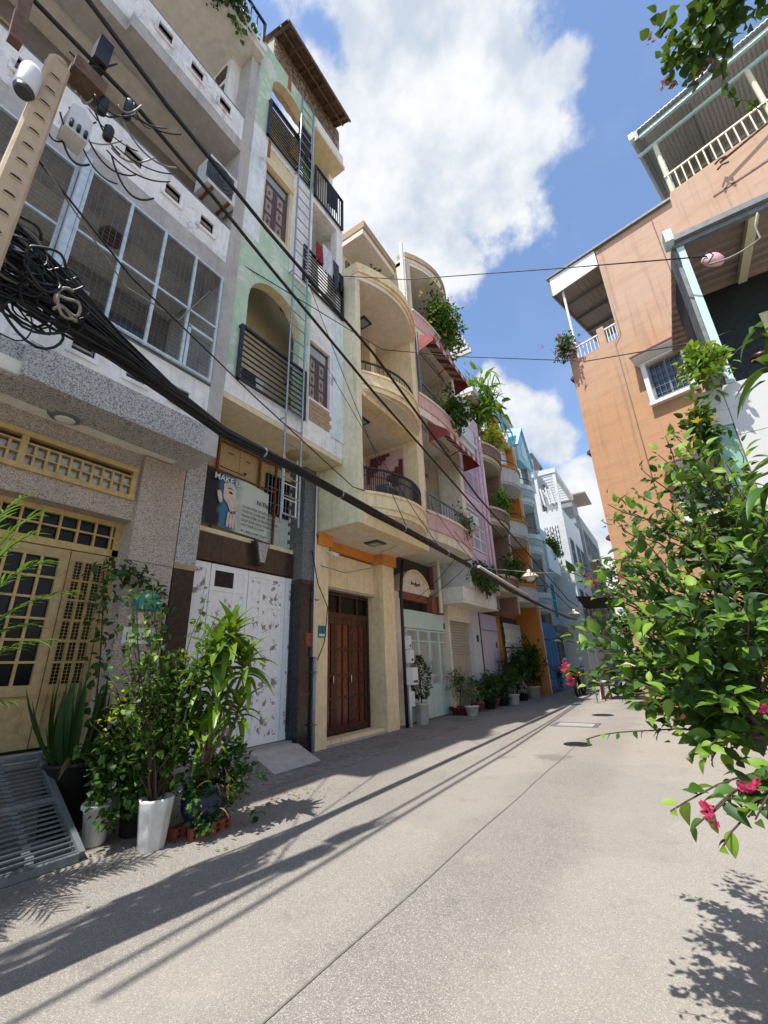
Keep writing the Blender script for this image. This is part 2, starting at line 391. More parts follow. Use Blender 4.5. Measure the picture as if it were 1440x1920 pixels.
def ubox(mat):
    if mat not in _ub: _ub[mat] = MB().box(-.5, .5, -.5, .5, -.5, .5).mesh('block_'+mat, mat)
    return _ub[mat]
def ucyl(mat):
    if mat not in _uc: _uc[mat] = MB().tube([(0,0,-.5), (0,0,.5)], 1.0, 8).mesh('rod_'+mat, mat)
    return _uc[mat]
def inst(name, me, parent, mtx, label=None):
    o = bpy.data.objects.new(name, me); COL.objects.link(o)
    if parent:
        o.parent = parent; off = OFF.get(parent.name, Vector()); OFF[o.name] = off
        mtx = Matrix.Translation(-off) @ mtx
    o.matrix_basis = mtx
    if label: o['label'] = label
    return o
def blk(name, parent, mat, x0, x1, y0, y1, z0, z1):
    m = Matrix.Translation(((x0+x1)/2, (y0+y1)/2, (z0+z1)/2)) @ Matrix.Diagonal((abs(x1-x0), abs(y1-y0), abs(z1-z0), 1))
    return inst(name, ubox(mat), parent, m)
def rod(name, parent, mat, p, q, r):
    p = Vector(p); q = Vector(q); d = q-p
    m = Matrix.Translation((p+q)/2) @ d.to_track_quat('Z', 'Y').to_matrix().to_4x4() @ Matrix.Diagonal((r, r, d.length, 1))
    return inst(name, ucyl(mat), parent, m)
def grp(name, parent):
    """an Empty that is a part and carries sub-parts"""
    o = bpy.data.objects.new(name, None); COL.objects.link(o); o.empty_display_size = 0.05
    o.parent = parent; OFF[o.name] = OFF.get(parent.name, Vector()); return o
def arcpts(y0, y1, x, bul, n=10):
    """points of a shallow arc from y0 to y1 bulging towards +x"""
    return [(x+bul*(1-((2*i/n)-1)**2), y0+(y1-y0)*i/n) for i in range(n+1)]
def arcslab(m, y0, y1, xb, x, bul, z0, z1, n=10):
    return m.prism([(xb, y0)]+arcpts(y0, y1, x, bul, n)+[(xb, y1)], 'z', z0, z1)
def arcband(m, y0, y1, x, bul, th, z0, z1, n=10):
    a = arcpts(y0, y1, x, bul, n)
    return m.prism(a+[(p[0]-th, p[1]) for p in a[::-1]], 'z', z0, z1)
_font = {}
def lettering(name, txt, parent, mat, origin, xdir, ydir, size, align='LEFT', depth=0.0):
    """flat printed letters as a mesh lying in the plane of xdir/ydir"""
    cu = bpy.data.curves.new('t', 'FONT'); cu.body = txt; cu.size = size; cu.align_x = align; cu.extrude = depth; cu.resolution_u = 3; cu.offset = size*.018
    ob = bpy.data.objects.new('t', cu); COL.objects.link(ob)
    bpy.context.view_layer.update()
    me = bpy.data.meshes.new_from_object(ob.evaluated_get(bpy.context.evaluated_depsgraph_get()))
    bpy.data.objects.remove(ob); bpy.data.curves.remove(cu)
    me.name = name; me.materials.clear(); me.materials.append(MATS[mat])
    X = Vector(xdir).normalized(); Y = Vector(ydir).normalized(); Z = X.cross(Y)
    mt = Matrix(((X.x, Y.x, Z.x, origin[0]), (X.y, Y.y, Z.y, origin[1]), (X.z, Y.z, Z.z, origin[2]), (0,0,0,1)))
    return inst(name, me, parent, mt)
def wall_light(): pass

def railing_flat(parent, mat, x, y0, y1, z0, z1, nbar, horiz=False, r=0.012, name='railing', side=None):
    """balcony railing along y; bars are sub-parts"""
    m = MB(); m.box(x-.025, x+.025, y0, y1, z1-.045, z1); m.box(x-.02, x+.02, y0, y1, z0, z0+.03)
    m.box(x-.025, x+.025, y0, y0+.05, z0, z1-.045); m.box(x-.025, x+.025, y1-.05, y1, z0, z1-.045)
    if side:
        for yy in ([y0+.02] if side in ('both', 'a') else [])+([y1-.02] if side in ('both', 'b') else []):
            m.bar((x-.03, yy, z1-.02), (x-.5, yy, z1-.02), .04)
    rl = m.build(name, mat, parent)
    if horiz:
        for i in range(nbar):
            z = z0+.03+(z1-z0-.075)*(i+1)/(nbar+1)
            rod('bar', rl, mat, (x, y0+.05, z), (x, y1-.05, z), r)
    else:
        for i in range(nbar):
            y = y0+.05+(y1-y0-.1)*(i+1)/(nbar+1)
            rod('bar', rl, mat, (x, y, z0+.03), (x, y, z1-.045), r)
    return rl
def window(parent, x, y0, y1, z0, z1, frame, pane, cols=2, rows=1, fw=0.05, depth=0.05, name='window', face=1):
    """framed window in a wall facing +x; panes are sub-parts"""
    m = MB(); a, b = (x, x+depth) if face > 0 else (x-depth, x)
    m.box(a, b, y0, y1, z0, z0+fw); m.box(a, b, y0, y1, z1-fw, z1); m.box(a, b, y0, y0+fw, z0+fw, z1-fw); m.box(a, b, y1-fw, y1, z0+fw, z1-fw)
    iw = (y1-y0-2*fw); ih = (z1-z0-2*fw); t = fw*.6
    for i in range(1, cols): yy = y0+fw+iw*i/cols; m.box(a, b, yy-t/2, yy+t/2, z0+fw, z1-fw)
    for j in range(1, rows):
        zz = z0+fw+ih*j/rows
        for i in range(cols):
            ya = y0+fw+iw*i/cols+(t/2 if i else 0); yb = y0+fw+iw*(i+1)/cols-(t/2 if i < cols-1 else 0)
            m.box(a, b-.004, ya, yb, zz-t/2, zz+t/2)
    w = m.build(name, frame, parent)
    for i in range(cols):
        for j in range(rows):
            ya = y0+fw+iw*i/cols; yb = y0+fw+iw*(i+1)/cols; za = z0+fw+ih*j/rows; zb = z0+fw+ih*(j+1)/rows
            blk('pane', w, pane, x-.004 if face > 0 else x-depth+.012, x+depth*.4 if face > 0 else x-depth*.6, ya+.004, yb-.004, za+.004, zb-.004)
    return w
def ac_unit(name, label, x, y0, y1, z0, z1, depth=.3, mat='ac_white'):
    t = thing(name, label, 'air conditioner', (x, (y0+y1)/2, z0))
    m = MB().box(x-depth/2, x+depth/2, y0, y1, z0, z1); m.build('casing', mat, t)
    g = MB(); cy, cz, r = y0+(y1-y0)*.4, (z0+z1)/2, (z1-z0)*.4
    for k in range(4):
        rr = r*(k+1)/4; pts = [(x+depth/2+.012, cy+rr*math.cos(a*math.pi/8), cz+rr*math.sin(a*math.pi/8)) for a in range(17)]
        g.tube(pts, .006, 4)
    g.box(x+depth/2, x+depth/2+.006, cy-r*.95, cy+r*.95, cz-r*.95, cz+r*.95); g.build('fan_grille', 'ac_grille', t)
    b = MB()
    for yy in (y0+.1, y1-.1): b.box(x-depth/2-.25, x+depth/2, yy-.02, yy+.02, z0-.04, z0-.003)
    b.build('bracket', 'rust', t)
    return t

# ---------------------------------------------------------------- leaves and plants
def leaf_mesh(name, mat, l=1.0, w=0.45, shape='ovate', fold=0.12, droop=0.15, seg=4):
    """one leaf: base at the origin, growing along +x, upper side +z"""
    m = MB(); vs = []
    for i in range(seg+1):
        t = i/seg
        if shape == 'ovate': ww = math.sin(math.pi*min(1, t**0.75))*w*.5 if 0 < t < 1 else 0.0
        elif shape == 'lance': ww = (math.sin(math.pi*t**0.6)**0.8)*w*.5 if 0 < t < 1 else (0.12*w if t == 0 else 0)
        else: ww = (1-t)**.5*w*.5 if t > .08 else w*.3
        z = -droop*t*t*l; x = l*t*(1-0.25*droop*t)
        vs.append((x, 0, z)); vs.append((x, ww, z+fold*ww*2)); vs.append((x, -ww, z+fold*ww*2))
    fs = []
    for i in range(seg):
        a, b = 3*i, 3*i+3
        fs.append((a, b, b+1, a+1)); fs.append((a, a+2, b+2, b))
    m.add(vs, fs, True)
    return m
LEAF = {}
def leafdef(key, mat, **kw):
    mb = leaf_mesh(key, mat, **kw); LEAF[key] = (mb, mat, mb.mesh('leaf_'+key, mat)); return key
leafdef('bush', 'leaf_bush', l=1, w=.52, fold=.16, droop=.3, seg=7)
leafdef('bushnew', 'leaf_new', l=1, w=.5, fold=.18, droop=.25, seg=7)
leafdef('dark', 'leaf_dark', l=1, w=.5, fold=.15, droop=.3, seg=5)
leafdef('vine', 'leaf_vine', l=1, w=.8, fold=.1, droop=.35, seg=5)
leafdef('drac', 'leaf_drac', l=1, w=.26, shape='lance', fold=.3, droop=.75, seg=7)
leafdef('drac2', 'leaf_drac', l=1, w=.25, shape='lance', fold=.3, droop=.35, seg=6)
leafdef('drac3', 'leaf_drac', l=1, w=.26, shape='lance', fold=.25, droop=1.2, seg=8)
leafdef('mango', 'leaf_mango', l=1, w=.24, shape='lance', fold=.25, droop=.5, seg=6)
leafdef('palm', 'leaf_palm', l=1, w=.09, shape='lance', fold=.3, droop=.3, seg=4)
leafdef('sword', 'leaf_dark', l=1, w=.075, shape='lance', fold=.4, droop=.12, seg=4)
leafdef('yellow', 'leaf_yellow', l=1, w=.5, fold=.15, droop=.15, seg=3)
leafdef('var', 'leaf_var', l=1, w=.5, fold=.15, droop=.2, seg=3)
leafdef('dry', 'leaf_dry', l=1, w=.14, shape='lance', fold=.3, droop=.6, seg=4)
leafdef('tiny', 'leaf_bush', l=1, w=.42, fold=.1, droop=.1, seg=2)
leafdef('tinydark', 'leaf_dark', l=1, w=.42, fold=.1, droop=.1, seg=2)
leafdef('pink', 'petal_pink', l=1, w=.95, fold=.22, droop=-.5, seg=4)
leafdef('magenta', 'petal_magenta', l=1, w=.7, fold=.1, droop=-.1, seg=2)
leafdef('pinkdull', 'petal_dull', l=1, w=.7, fold=.1, droop=-.1, seg=2)
leafdef('petalyellow', 'petal_yellow', l=1, w=.6, fold=.1, droop=-.1, seg=2)
def leafmat(p, d, up, s):
    d = Vector(d).normalized(); up = Vector(up)
    y = up.cross(d)
    if y.length < 1e-4: y = d.orthogonal()
    y.normalize(); z = d.cross(y)
    p = Vector(p)
    return Matrix(((d.x*s, y.x*s, z.x*s, p.x), (d.y*s, y.y*s, z.y*s, p.y), (d.z*s, y.z*s, z.z*s, p.z), (0,0,0,1)))
class Foliage:
    """leaf placements; the largest become parts of their own, the rest one part of kind stuff"""
    def __init__(s): s.l = []
    def put(s, key, p, d, up, size): s.l.append((key, leafmat(p, d, up, size), size))
    def build(s, root, nparts=300, part='leaf', rest='foliage', view=None):
        ls = s.l
        if view is not None: ls = sorted(ls, key=lambda q: -q[2]/max(.2, (q[1].translation-view).length))
        for key, m, sz in ls[:nparts]: inst('petal' if key in ('pink', 'magenta', 'petalyellow', 'pinkdull') else part, LEAF[key][2], root, m)
        byk = {}
        for key, m, sz in ls[nparts:]: byk.setdefault(LEAF[key][1], []).append((key, m))
        for mat, items in byk.items():
            mb = MB()
            for key, m in items:
                src = LEAF[key][0]
                mb.add([tuple(m @ Vector(v)) for v in src.v], src.f, True)
            mb.build(rest if not mat.startswith('petal') else 'blossom', mat, root, kind='stuff')
def rv(s=1.0): return Vector((rnd.gauss(0, s), rnd.gauss(0, s), rnd.gauss(0, s)))
def curve3(p, q, sag=0.0, n=8, jit=0.0):
    p = Vector(p); q = Vector(q); out = []
    for i in range(n+1):
        t = i/n; v = p.lerp(q, t); v.z -= sag*4*t*(1-t)
        if jit and 0 < i < n: v += rv(jit)
        out.append(v)
    return out
def pot_round(t, c, r0, r1, h, mat, soil=True, rim=0.02, n=20):
    prof = [(r0*.9, 0), (r0, .01), (r1, h-.03), (r1+rim, h-.028), (r1+rim, h), (r1-.015, h), (r1-.02, h-.05)]
    MB().lathe(prof, c, n).build('pot', mat, t)
    if soil: MB().lathe([(r1-.022, 0), (r1-.022, .012), (.001, .016)], (c[0], c[1], c[2]+h-.055), n).build('soil', 'soil', t)
def bushy(t, c, rx, ry, rz, n, size, key, fol=None, dense=0.5, keys2=None, hang=0.0):
    """leaf cloud in an uneven ellipsoid around c: leaves sit in tufts on twigs"""
    f = fol or Foliage(); nt = max(6, n//7); tufts = []
    for i in range(nt):
        d = rv().normalized(); r = rnd.random()**dense
        lump = 0.75+0.45*math.sin(d.x*5+c[0]*7)*math.cos(d.y*4+d.z*6+c[1]*5)
        p = Vector(c)+Vector((d.x*rx, d.y*ry, d.z*rz))*r*lump
        tufts.append((p, d))
    for i in range(n):
        p, d = tufts[i % nt]
        q = p+rv(size*.55)
        dirn = (d*.5+rv(.6)+Vector((0, 0, .25-hang)))
        k = key if not keys2 or rnd.random() > .3 else rnd.choice(keys2)
        f.put(k, q, dirn, Vector((0,0,1))+rv(.35), size*rnd.uniform(.65, 1.25))
    return f
def potted(name, label, c, pot, plant, cat='potted plant', group=None):
    """pot=(r0,r1,h,mat); plant=(kind,height,radius,n,size,key,nparts)"""
    t = thing(name, label, cat, c, group=group)
    pot_round(t, c, *pot)
    kind, h, r, n, size, key, npart = plant; top = c[2]+pot[2]
    st = MB()
    if kind == 'ball':
        st.tube(curve3((c[0], c[1], top-.06), (c[0]+.03, c[1]+.02, top+h*.55), 0, 5, .01), .016, 6, .009)
        for i in range(5):
            a = rnd.uniform(0, 6.28); st.tube([(c[0]+.02, c[1]+.01, top+h*.35), (c[0]+math.cos(a)*r*.6, c[1]+math.sin(a)*r*.6, top+h*.75)], .007, 5, .003)
        f = bushy(t, (c[0], c[1], top+h*.62), r, r, h*.45, n, size, key)
    elif kind == 'cone':
        st.tube([(c[0], c[1], top-.06), (c[0], c[1], top+h*.9)], .015, 6, .005)
        f = Foliage()
        for i in range(n):
            tt = rnd.random()**1.2; a = rnd.uniform(0, 6.28); rr = r*(math.sin(math.pi*min(1, .12+tt*.88)))*rnd.uniform(.5, 1.05)
            p = Vector((c[0]+math.cos(a)*rr, c[1]+math.sin(a)*rr, top+.08+h*tt))
            f.put(key, p, Vector((math.cos(a), math.sin(a), rnd.uniform(-.3, .6)))+rv(.3), Vector((0,0,1))+rv(.3), size*rnd.uniform(.7, 1.2))
    elif kind == 'spray':
        f = Foliage()
        for i in range(n):
            a = rnd.uniform(0, 6.28); e = rnd.uniform(.5, 1.4)
            f.put(key, (c[0]+rnd.gauss(0, r*.12), c[1]+rnd.gauss(0, r*.12), top+rnd.uniform(-.02, h*.4)), (math.cos(a)*math.cos(e), math.sin(a)*math.cos(e), math.sin(e)), (0, 0, 1), size*rnd.uniform(.7, 1.15))
        st.tube([(c[0], c[1], top-.06), (c[0], c[1], top+h*.4)], .012, 6)
    st.build('stem', 'bark', t)
    f.build(t, npart)
    return t

# ================================================================ ground
paint('seam', '716c64', 0.9)
m, t, b = newmat('asphalt'); p = pos(t)
v = N(t, 'ShaderNodeTexVoronoi'); v.inputs['Scale'].default_value = 230; t.links.new(p, v.inputs['Vector'])
sc = N(t, 'ShaderNodeSeparateColor'); t.links.new(v.outputs['Color'], sc.inputs[0])
c = mixc(t, mrange(t, sc.outputs[0], .15, .95, smooth=False), hx('736e67'), hx('8b857d'))
c = mixc(t, mrange(t, sc.outputs[1], .86, .9), c, hx('aea79c'))
c = mixc(t, mrange(t, sc.outputs[2], .88, .92), c, hx('5c574f'))
nb = noise(t, p, 0.55, 6, .6); nm = noise(t, p, 3.2, 6, .65)
c = mixc(t, mrange(t, nb, .35, .75, 0, .5), c, hx('958e84'))
sx_ = N(t, 'ShaderNodeSeparateXYZ'); t.links.new(p, sx_.inputs[0])
edge = mth(t, 'ADD', sx_.outputs[0], mth(t, 'MULTIPLY', mth(t, 'SUBTRACT', noise(t, p, 1.2, 5, .6), .5), .8))
c = mixc(t, mrange(t, edge, -1.1, -.7, 0, .35), c, hx('a49d92'))
c = mixc(t, mrange(t, mth(t, 'ABSOLUTE', mth(t, 'ADD', edge, 2.05)), .55, .1, 0, .28), c, hx('a49c90'))
pc = N(t, 'ShaderNodeTexVoronoi'); pc.inputs['Scale'].default_value = .42; t.links.new(vmth(t, 'ADD', p, vmth(t, 'SCALE', noise(t, p, 1.5, 4, .6, 'Color'), scale=.6)), pc.inputs['Vector'])
pcs = N(t, 'ShaderNodeSeparateColor'); t.links.new(pc.outputs['Color'], pcs.inputs[0])
c = mixc(t, mrange(t, pcs.outputs[0], .6, .9, 0, .18), c, hx('756f65'))
c = mixc(t, mrange(t, nm, .55, .8, 0, .4), c, hx('5a554e'))
c = mixc(t, mrange(t, noise(t, p, 1.1, 7, .7), .62, .74, 0, .5), c, hx('b0a796'))
c = mixc(t, mrange(t, noise(t, p, 6.5, 5, .6, dist=1.0), .73, .76, 0, .55), c, hx('c2bdb2'))
for sx, sy, sr in ((-1.72, 6.85, .30), (-2.35, 6.6, .12)):
    dd = vmth(t, 'DISTANCE', vmth(t, 'ADD', p, vmth(t, 'SCALE', noise(t, p, 5, 6, .7, 'Color'), scale=.7)), (sx+.35, sy+.35, .35), out=1)
    c = mixc(t, mrange(t, dd, sr, sr*.5, 0, .4), c, hx('3b3733'))
for k in range(5):   # hairline cracks
    pass
cr = N(t, 'ShaderNodeTexVoronoi', feature='DISTANCE_TO_EDGE'); cr.inputs['Scale'].default_value = .55
t.links.new(vmth(t, 'ADD', p, vmth(t, 'SCALE', noise(t, p, 2.2, 5, .6, 'Color'), scale=.5)), cr.inputs['Vector'])
c = mixc(t, mrange(t, cr.outputs['Distance'], .003, .0, 0, .12), c, hx('55504a'))
t.links.new(c, b.inputs['Base Color']); b.inputs['Roughness'].default_value = .88
bump(t, b, mth(t, 'ADD', v.outputs['Distance'], mth(t, 'MULTIPLY', nm, .3)), .3, .006)
g = MB().add([(-400,-400,0),(400,-400,0),(400,400,0),(-400,400,0)], [(0,1,2,3)]).build('road', 'asphalt'); g['kind'] = 'structure'
sm_ = MB()
for k in range(24):
    y = .4+.31*k; sm_.add([(-1.606+.006*math.sin(k), y, .004), (-1.595+.006*math.sin(k+.4), y, .004), (-1.595+.006*math.sin(k+1.4), y+.31, .004), (-1.606+.006*math.sin(k+1), y+.31, .004)], [(0, 1, 2, 3)])
sm_.build('road_joint', 'seam', g)
m, t, b = newmat('pavement_concrete'); p = pos(t)
n1 = noise(t, p, 1.4, 7, .65); n2 = noise(t, p, 12, 5, .6); n3 = noise(t, p, 90, 2, .5)
c = mixc(t, mrange(t, n2, .3, .7), hx('6e6a64'), hx('928d84')); c = mixc(t, mrange(t, n1, .45, .7, 0, .6), c, hx('55524d'))
t.links.new(c, b.inputs['Base Color']); b.inputs['Roughness'].default_value = .9
bump(t, b, mth(t, 'ADD', n3, n2), .4, .006)
ys = [3.4, 5.0, 6.35, 7.5, 8.9, 10.3, 11.9, 13.6, 15.2, 17.4, 20, 24, 32]
pv = None
for i in range(len(ys)-1):
    xr = -4.15+.12*math.sin(i*2.3)
    if i % 3 == 0 or pv is None: pass
    s = MB().box(-5.6, xr, ys[i]+.006, ys[i+1]-.006, -.02, .006+.002*(i % 2))
    o = s.build('paving_slab', 'pavement_concrete', pv) if pv else s.build('pavement', 'pavement_concrete')
    if not pv: pv = o; o['kind'] = 'structure'
# covers let into the road
t_ = thing('drain_cover', 'rectangular concrete drain cover in a metal frame let into the road', 'drain cover', (-2.03, 10.2, 0))
MB().box(-2.38, -1.68, 9.98, 10.46, -.02, .008).build('lid', 'concrete', t_)
f = MB(); f.box(-2.47, -2.39, 9.9, 10.54, -.02, .011); f.box(-1.67, -1.59, 9.9, 10.54, -.02, .011); f.box(-2.39, -1.67, 9.9, 9.97, -.02, .011); f.box(-2.39, -1.67, 10.47, 10.54, -.02, .011)
f.build('frame', 'galv_dull', t_)
for nm_, (cx, cy, r), lab in (('manhole_cover', (-1.60, 7.95, .21), 'round dark iron manhole cover nearer the camera'), ('manhole_cover', (-1.76, 12.1, .24), 'round dark iron manhole cover beyond the rectangular drain cover')):
    t_ = thing(nm_, lab, 'manhole cover', (cx, cy, 0), group='round manhole covers in the road')
    MB().lathe([(r, -.02), (r, .007), (r*.86, .008), (.001, .008)], (cx, cy, 0), 24).build('lid', 'iron_black', t_)
    k = MB()
    for i in range(-2, 3): k.box(cx-r*.6, cx+r*.6, cy+i*r*.26-.008, cy+i*r*.26+.008, .008, .012)
    k.build('ridges', 'iron_black', t_)

# ================================================================ house 1: grey house with caged balcony
H = thing('house', 'grey terrazzo and white house with wire-caged balcony, nearest on the left', 'house', (-5.6, 1.0, 0))
XB = -8.5; YL = -2.6
def h1_front(xf, y0, y1, tag_):
    for z0, zm, z1, hz in ((3.93, 4.32, 4.93, (4.44, 4.65)), (6.85, 7.22, 7.95, (7.5, 7.71)), (9.92, 10.2, 10.86, (10.44, 10.66))):
        MB().box(xf-.5, xf, y0, y1, z0, zm).build('fascia', 'terrazzo_grey' if z0 < 5 else 'h1_grey', H)
        hs = []
        for k in range(-6, 4):
            a = 1.24+.545*k
            if a > y0+.05 and a+.22 < y1-.02: hs.append((a, a+.22, hz[0], hz[1]))
        MB().holes(xf-.14, xf-.012, y0, y1, zm, z1, hs).build('parapet', 'h1_white', H)
        for a, bb, c0, c1 in hs:
            tr = MB(); w = .045; xx0, xx1 = xf-.06, xf+.02
            tr.box(xx0, xx1, a-w, bb+w, c0-w, c0); tr.box(xx0, xx1, a-w, bb+w, c1, c1+w); tr.box(xx0, xx1, a-w, a, c0, c1); tr.box(xx0, xx1, bb, bb+w, c0, c1)
            w_ = tr.build('vent', 'h1_white', H)
            for k in range(3): blk('slat', w_, 'h1_grey', xf-.1, xf-.07, a, bb, c0+.03+.07*k, c0+.055+.07*k)
            blk('backing', w_, 'dark_inside', xf-.139, xf-.12, a, bb, c0, c1)
        MB().tube([(xf-.03, y0, z1+.02), (xf-.03, y1, z1+.02)], .025, 8).build('handrail', 'galv_dull', H)
h1_front(-4.54, .93, 2.84, 0); h1_front(-4.66, YL, .93, 1)
# corner pillar, side wall, slabs, rooms
MB().box(-5.4, -4.54, 2.84, 3.045, 3.93, 12.9).build('pillar', 'h1_grey', H)
MB().box(XB, -5.4, 2.86, 3.045, 3.93, 14.6).build('side_wall', 'h1_grey', H)
sl = MB(); sl.box(XB, -4.62, YL, 2.84, 3.955, 4.1); sl.build('soffit', 'soffit_cream', H)
MB().box(XB, -4.80, YL, 2.84, 6.9, 7.1).build('soffit', 'ceiling_grey', H)
MB().box(XB, -4.80, YL, 2.84, 9.96, 10.1).build('soffit', 'ceiling_grey', H)
tp = MB(); tp.box(XB, -4.38, -1.4, 3.0, 12.92, 13.1); tp.build('roof_slab', 'ceiling_grey', H)
MB().box(XB, -4.36, -1.42, 3.02, 13.1, 13.3).build('fascia', 'h1_white', H)
MB().box(XB, -4.7, -1.4, 2.3, 15.6, 15.8).build('roof_slab', 'ceiling_grey', H)
MB().box(XB, -6.0, YL, 2.3, 13.3, 15.6).build('wall', 'h1_white', H)
railing_flat(H, 'iron_black', -4.42, -1.4, 2.98, 13.3, 14.15, 26)
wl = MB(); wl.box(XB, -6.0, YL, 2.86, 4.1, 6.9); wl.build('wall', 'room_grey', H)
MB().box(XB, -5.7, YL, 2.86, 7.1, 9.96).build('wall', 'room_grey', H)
MB().box(XB, -5.6, YL, 2.86, 10.1, 12.92).build('wall', 'h1_white', H)
# floors behind the parapets
MB().box(-6.0, -4.68, YL, 2.84, 4.1, 4.2).build('floor', 'concrete', H)
for a, c in ((-1.4, .2), (.45, 1.35), (1.5, 2.55)):
    window(H, -6.0, a, c, 4.5, 6.4, 'shutter_brown', 'win_blue' if a > 1 else 'win_pale', 2, 1)
for a, c in ((-1.2, .1), (.4, 1.2), (1.35, 2.3)): window(H, -5.7, a, c, 8.0, 9.5, 'yellow_dull', 'win_glass', 2, 2)
for a, c in ((-1.2, .1), (.4, 1.6)): window(H, -5.6, a, c, 10.9, 12.5, 'shutter_pale', 'win_glass', 2, 2)
for z in (11.2, 11.75, 12.3):     # openings in the top-floor side pier
    pass
pier = MB(); pier.box(-5.6, -4.9, 2.62, 2.84, 10.86, 12.92); pier.build('pier', 'h1_white', H)
for k in range(3):
    blk('recess', H, 'dark_inside', -5.35, -5.0, 2.60, 2.625, 11.05+.62*k, 11.45+.62*k)
MB().lathe([(.16, 0), (.16, .03), (.1, .05), (.001, .055)], (-5.2, 1.55, 6.845), 20).build('ceiling_lamp', 'roof_rust', H)
MB().lathe([(.001, -.05), (.1, -.045), (.15, -.02), (.17, 0)], (-5.05, 1.5, 3.954), 24).build('ceiling_lamp', 'galv_dull', H)
MB().lathe([(.001, -.06), (.07, -.055), (.1, -.045)], (-5.05, 1.5, 3.954), 16).build('lamp_glass', 'white_plastic', H)
# wire cage in front of the balcony
cg = MB()
def cage(xf, y0, y1, posts):
    for y in posts: cg.bar((xf, y, 4.95), (xf, y, 6.84), .034)
    for z in (4.97, 5.87, 6.82): cg.bar((xf, y0, z), (xf, y1, z), .03)
cage(-4.50, .95, 2.8, (.99, 1.46, 1.90, 2.35, 2.78)); cage(-4.62, YL, .9, (.88, .42, -.04, -.5, -1.0, -1.6))
cg.bar((-4.5, .93, 4.9), (-4.5, .93, 6.95), .07)
cg.bar((-4.5, 2.38, 5.62), (-4.5, 2.75, 5.62), .04); cg.bar((-4.5, 2.4, 4.97), (-4.5, 2.4, 5.62), .04)
cgo = cg.build('cage', 'steel_blue', H)
wm = MB()
for xf, y0, y1 in ((-4.53, 1.0, 2.8), (-4.65, -1.6, .9)):
    y = y0
    while y < y1: wm.box(xf-.002, xf+.002, y-.0013, y+.0013, 4.95, 6.84); y += .062
    z = 5.0
    while z < 6.8: wm.box(xf-.004, xf, y0, y1, z-.0013, z+.0013); z += .062
wm.build('wire_mesh', 'iron_grey', cgo, kind='stuff')
for k, (y, zt) in enumerate(((.35, 5.9), (.62, 5.7), (1.2, 5.6))): blk('folded_panel', H, 'win_pale', -5.0, -4.97, y, y+.2, 4.25, zt)
# ground floor
MB().box(-6.9, -5.2, 2.48, 3.045, 0, 3.93).build('column', 'terrazzo_pink', H)
MB().box(-5.212, -5.196, 2.48, 3.045, 2.545, 2.556).build('joint', 'terrazzo_dark', H)
TX = -5.25                                   # glass-block transom, flush with the column
gw = MB(); gw.holes(-5.9, TX-.02, YL, 2.48, 3.05, 3.955, [(-1.5, 2.44, 3.36, 3.7)]); gw.build('lintel', 'terrazzo_pink', H)
MB().box(-5.88, -5.42, YL, 2.48, 3.36, 3.7).build('glass_backing', 'room_grey', H)
tr = MB(); yy0, yy1 = -1.5, 2.44
tr.box(TX-.05, TX+.02, yy0, yy1, 3.30, 3.36); tr.box(TX-.05, TX+.03, yy0, yy1, 3.67, 3.73)
for y in (-.5, .4, 1.27, 2.41): tr.box(TX-.05, TX+.015, y-.03, y+.03, 3.36, 3.67)
trw = tr.build('transom', 'yellow_paint', H)
y = -1.42; cols = []
while y < 2.3: cols.append(y); y += .112
for y in cols:
    blk('bar', trw, 'yellow_paint', TX-.04, TX+.005, y-.011, y+.011, 3.36, 3.6)
    for z in (3.365, 3.48): blk('glass_block', trw, 'glass_block', TX-.13, TX-.05, y+.013, y+.099, z, z+.105)
blk('bar', trw, 'yellow_paint', TX-.04, TX+.01, yy0, yy1, 3.468, 3.482); blk('bar', trw, 'yellow_paint', TX-.04, TX+.01, yy0, yy1, 3.592, 3.61)
DX = -5.5
fr = MB(); fr.box(DX-.05, DX+.03, -1.0, 2.48, 2.62, 2.70); fr.box(DX-.05, DX+.03, -1.0, 2.48, 2.99, 3.05); fr.box(DX-.05, DX+.03, 2.41, 2.48, .6, 2.99); fr.box(DX-.05, DX+.03, .95, 1.03, 2.70, 2.99)
top = fr.build('door_frame', 'yellow_paint', H)
y = -.9
while y < 2.4:
    blk('bar', top, 'yellow_paint', DX-.02, DX+.02, y-.01, y+.01, 2.70, 2.99); y += .182
blk('bar', top, 'yellow_paint', DX-.02, DX+.022, -1.0, 2.41, 2.84, 2.858)
blk('pane', top, 'dark_glass', DX-.04, DX-.025, -1.0, 2.41, 2.70, 2.99)
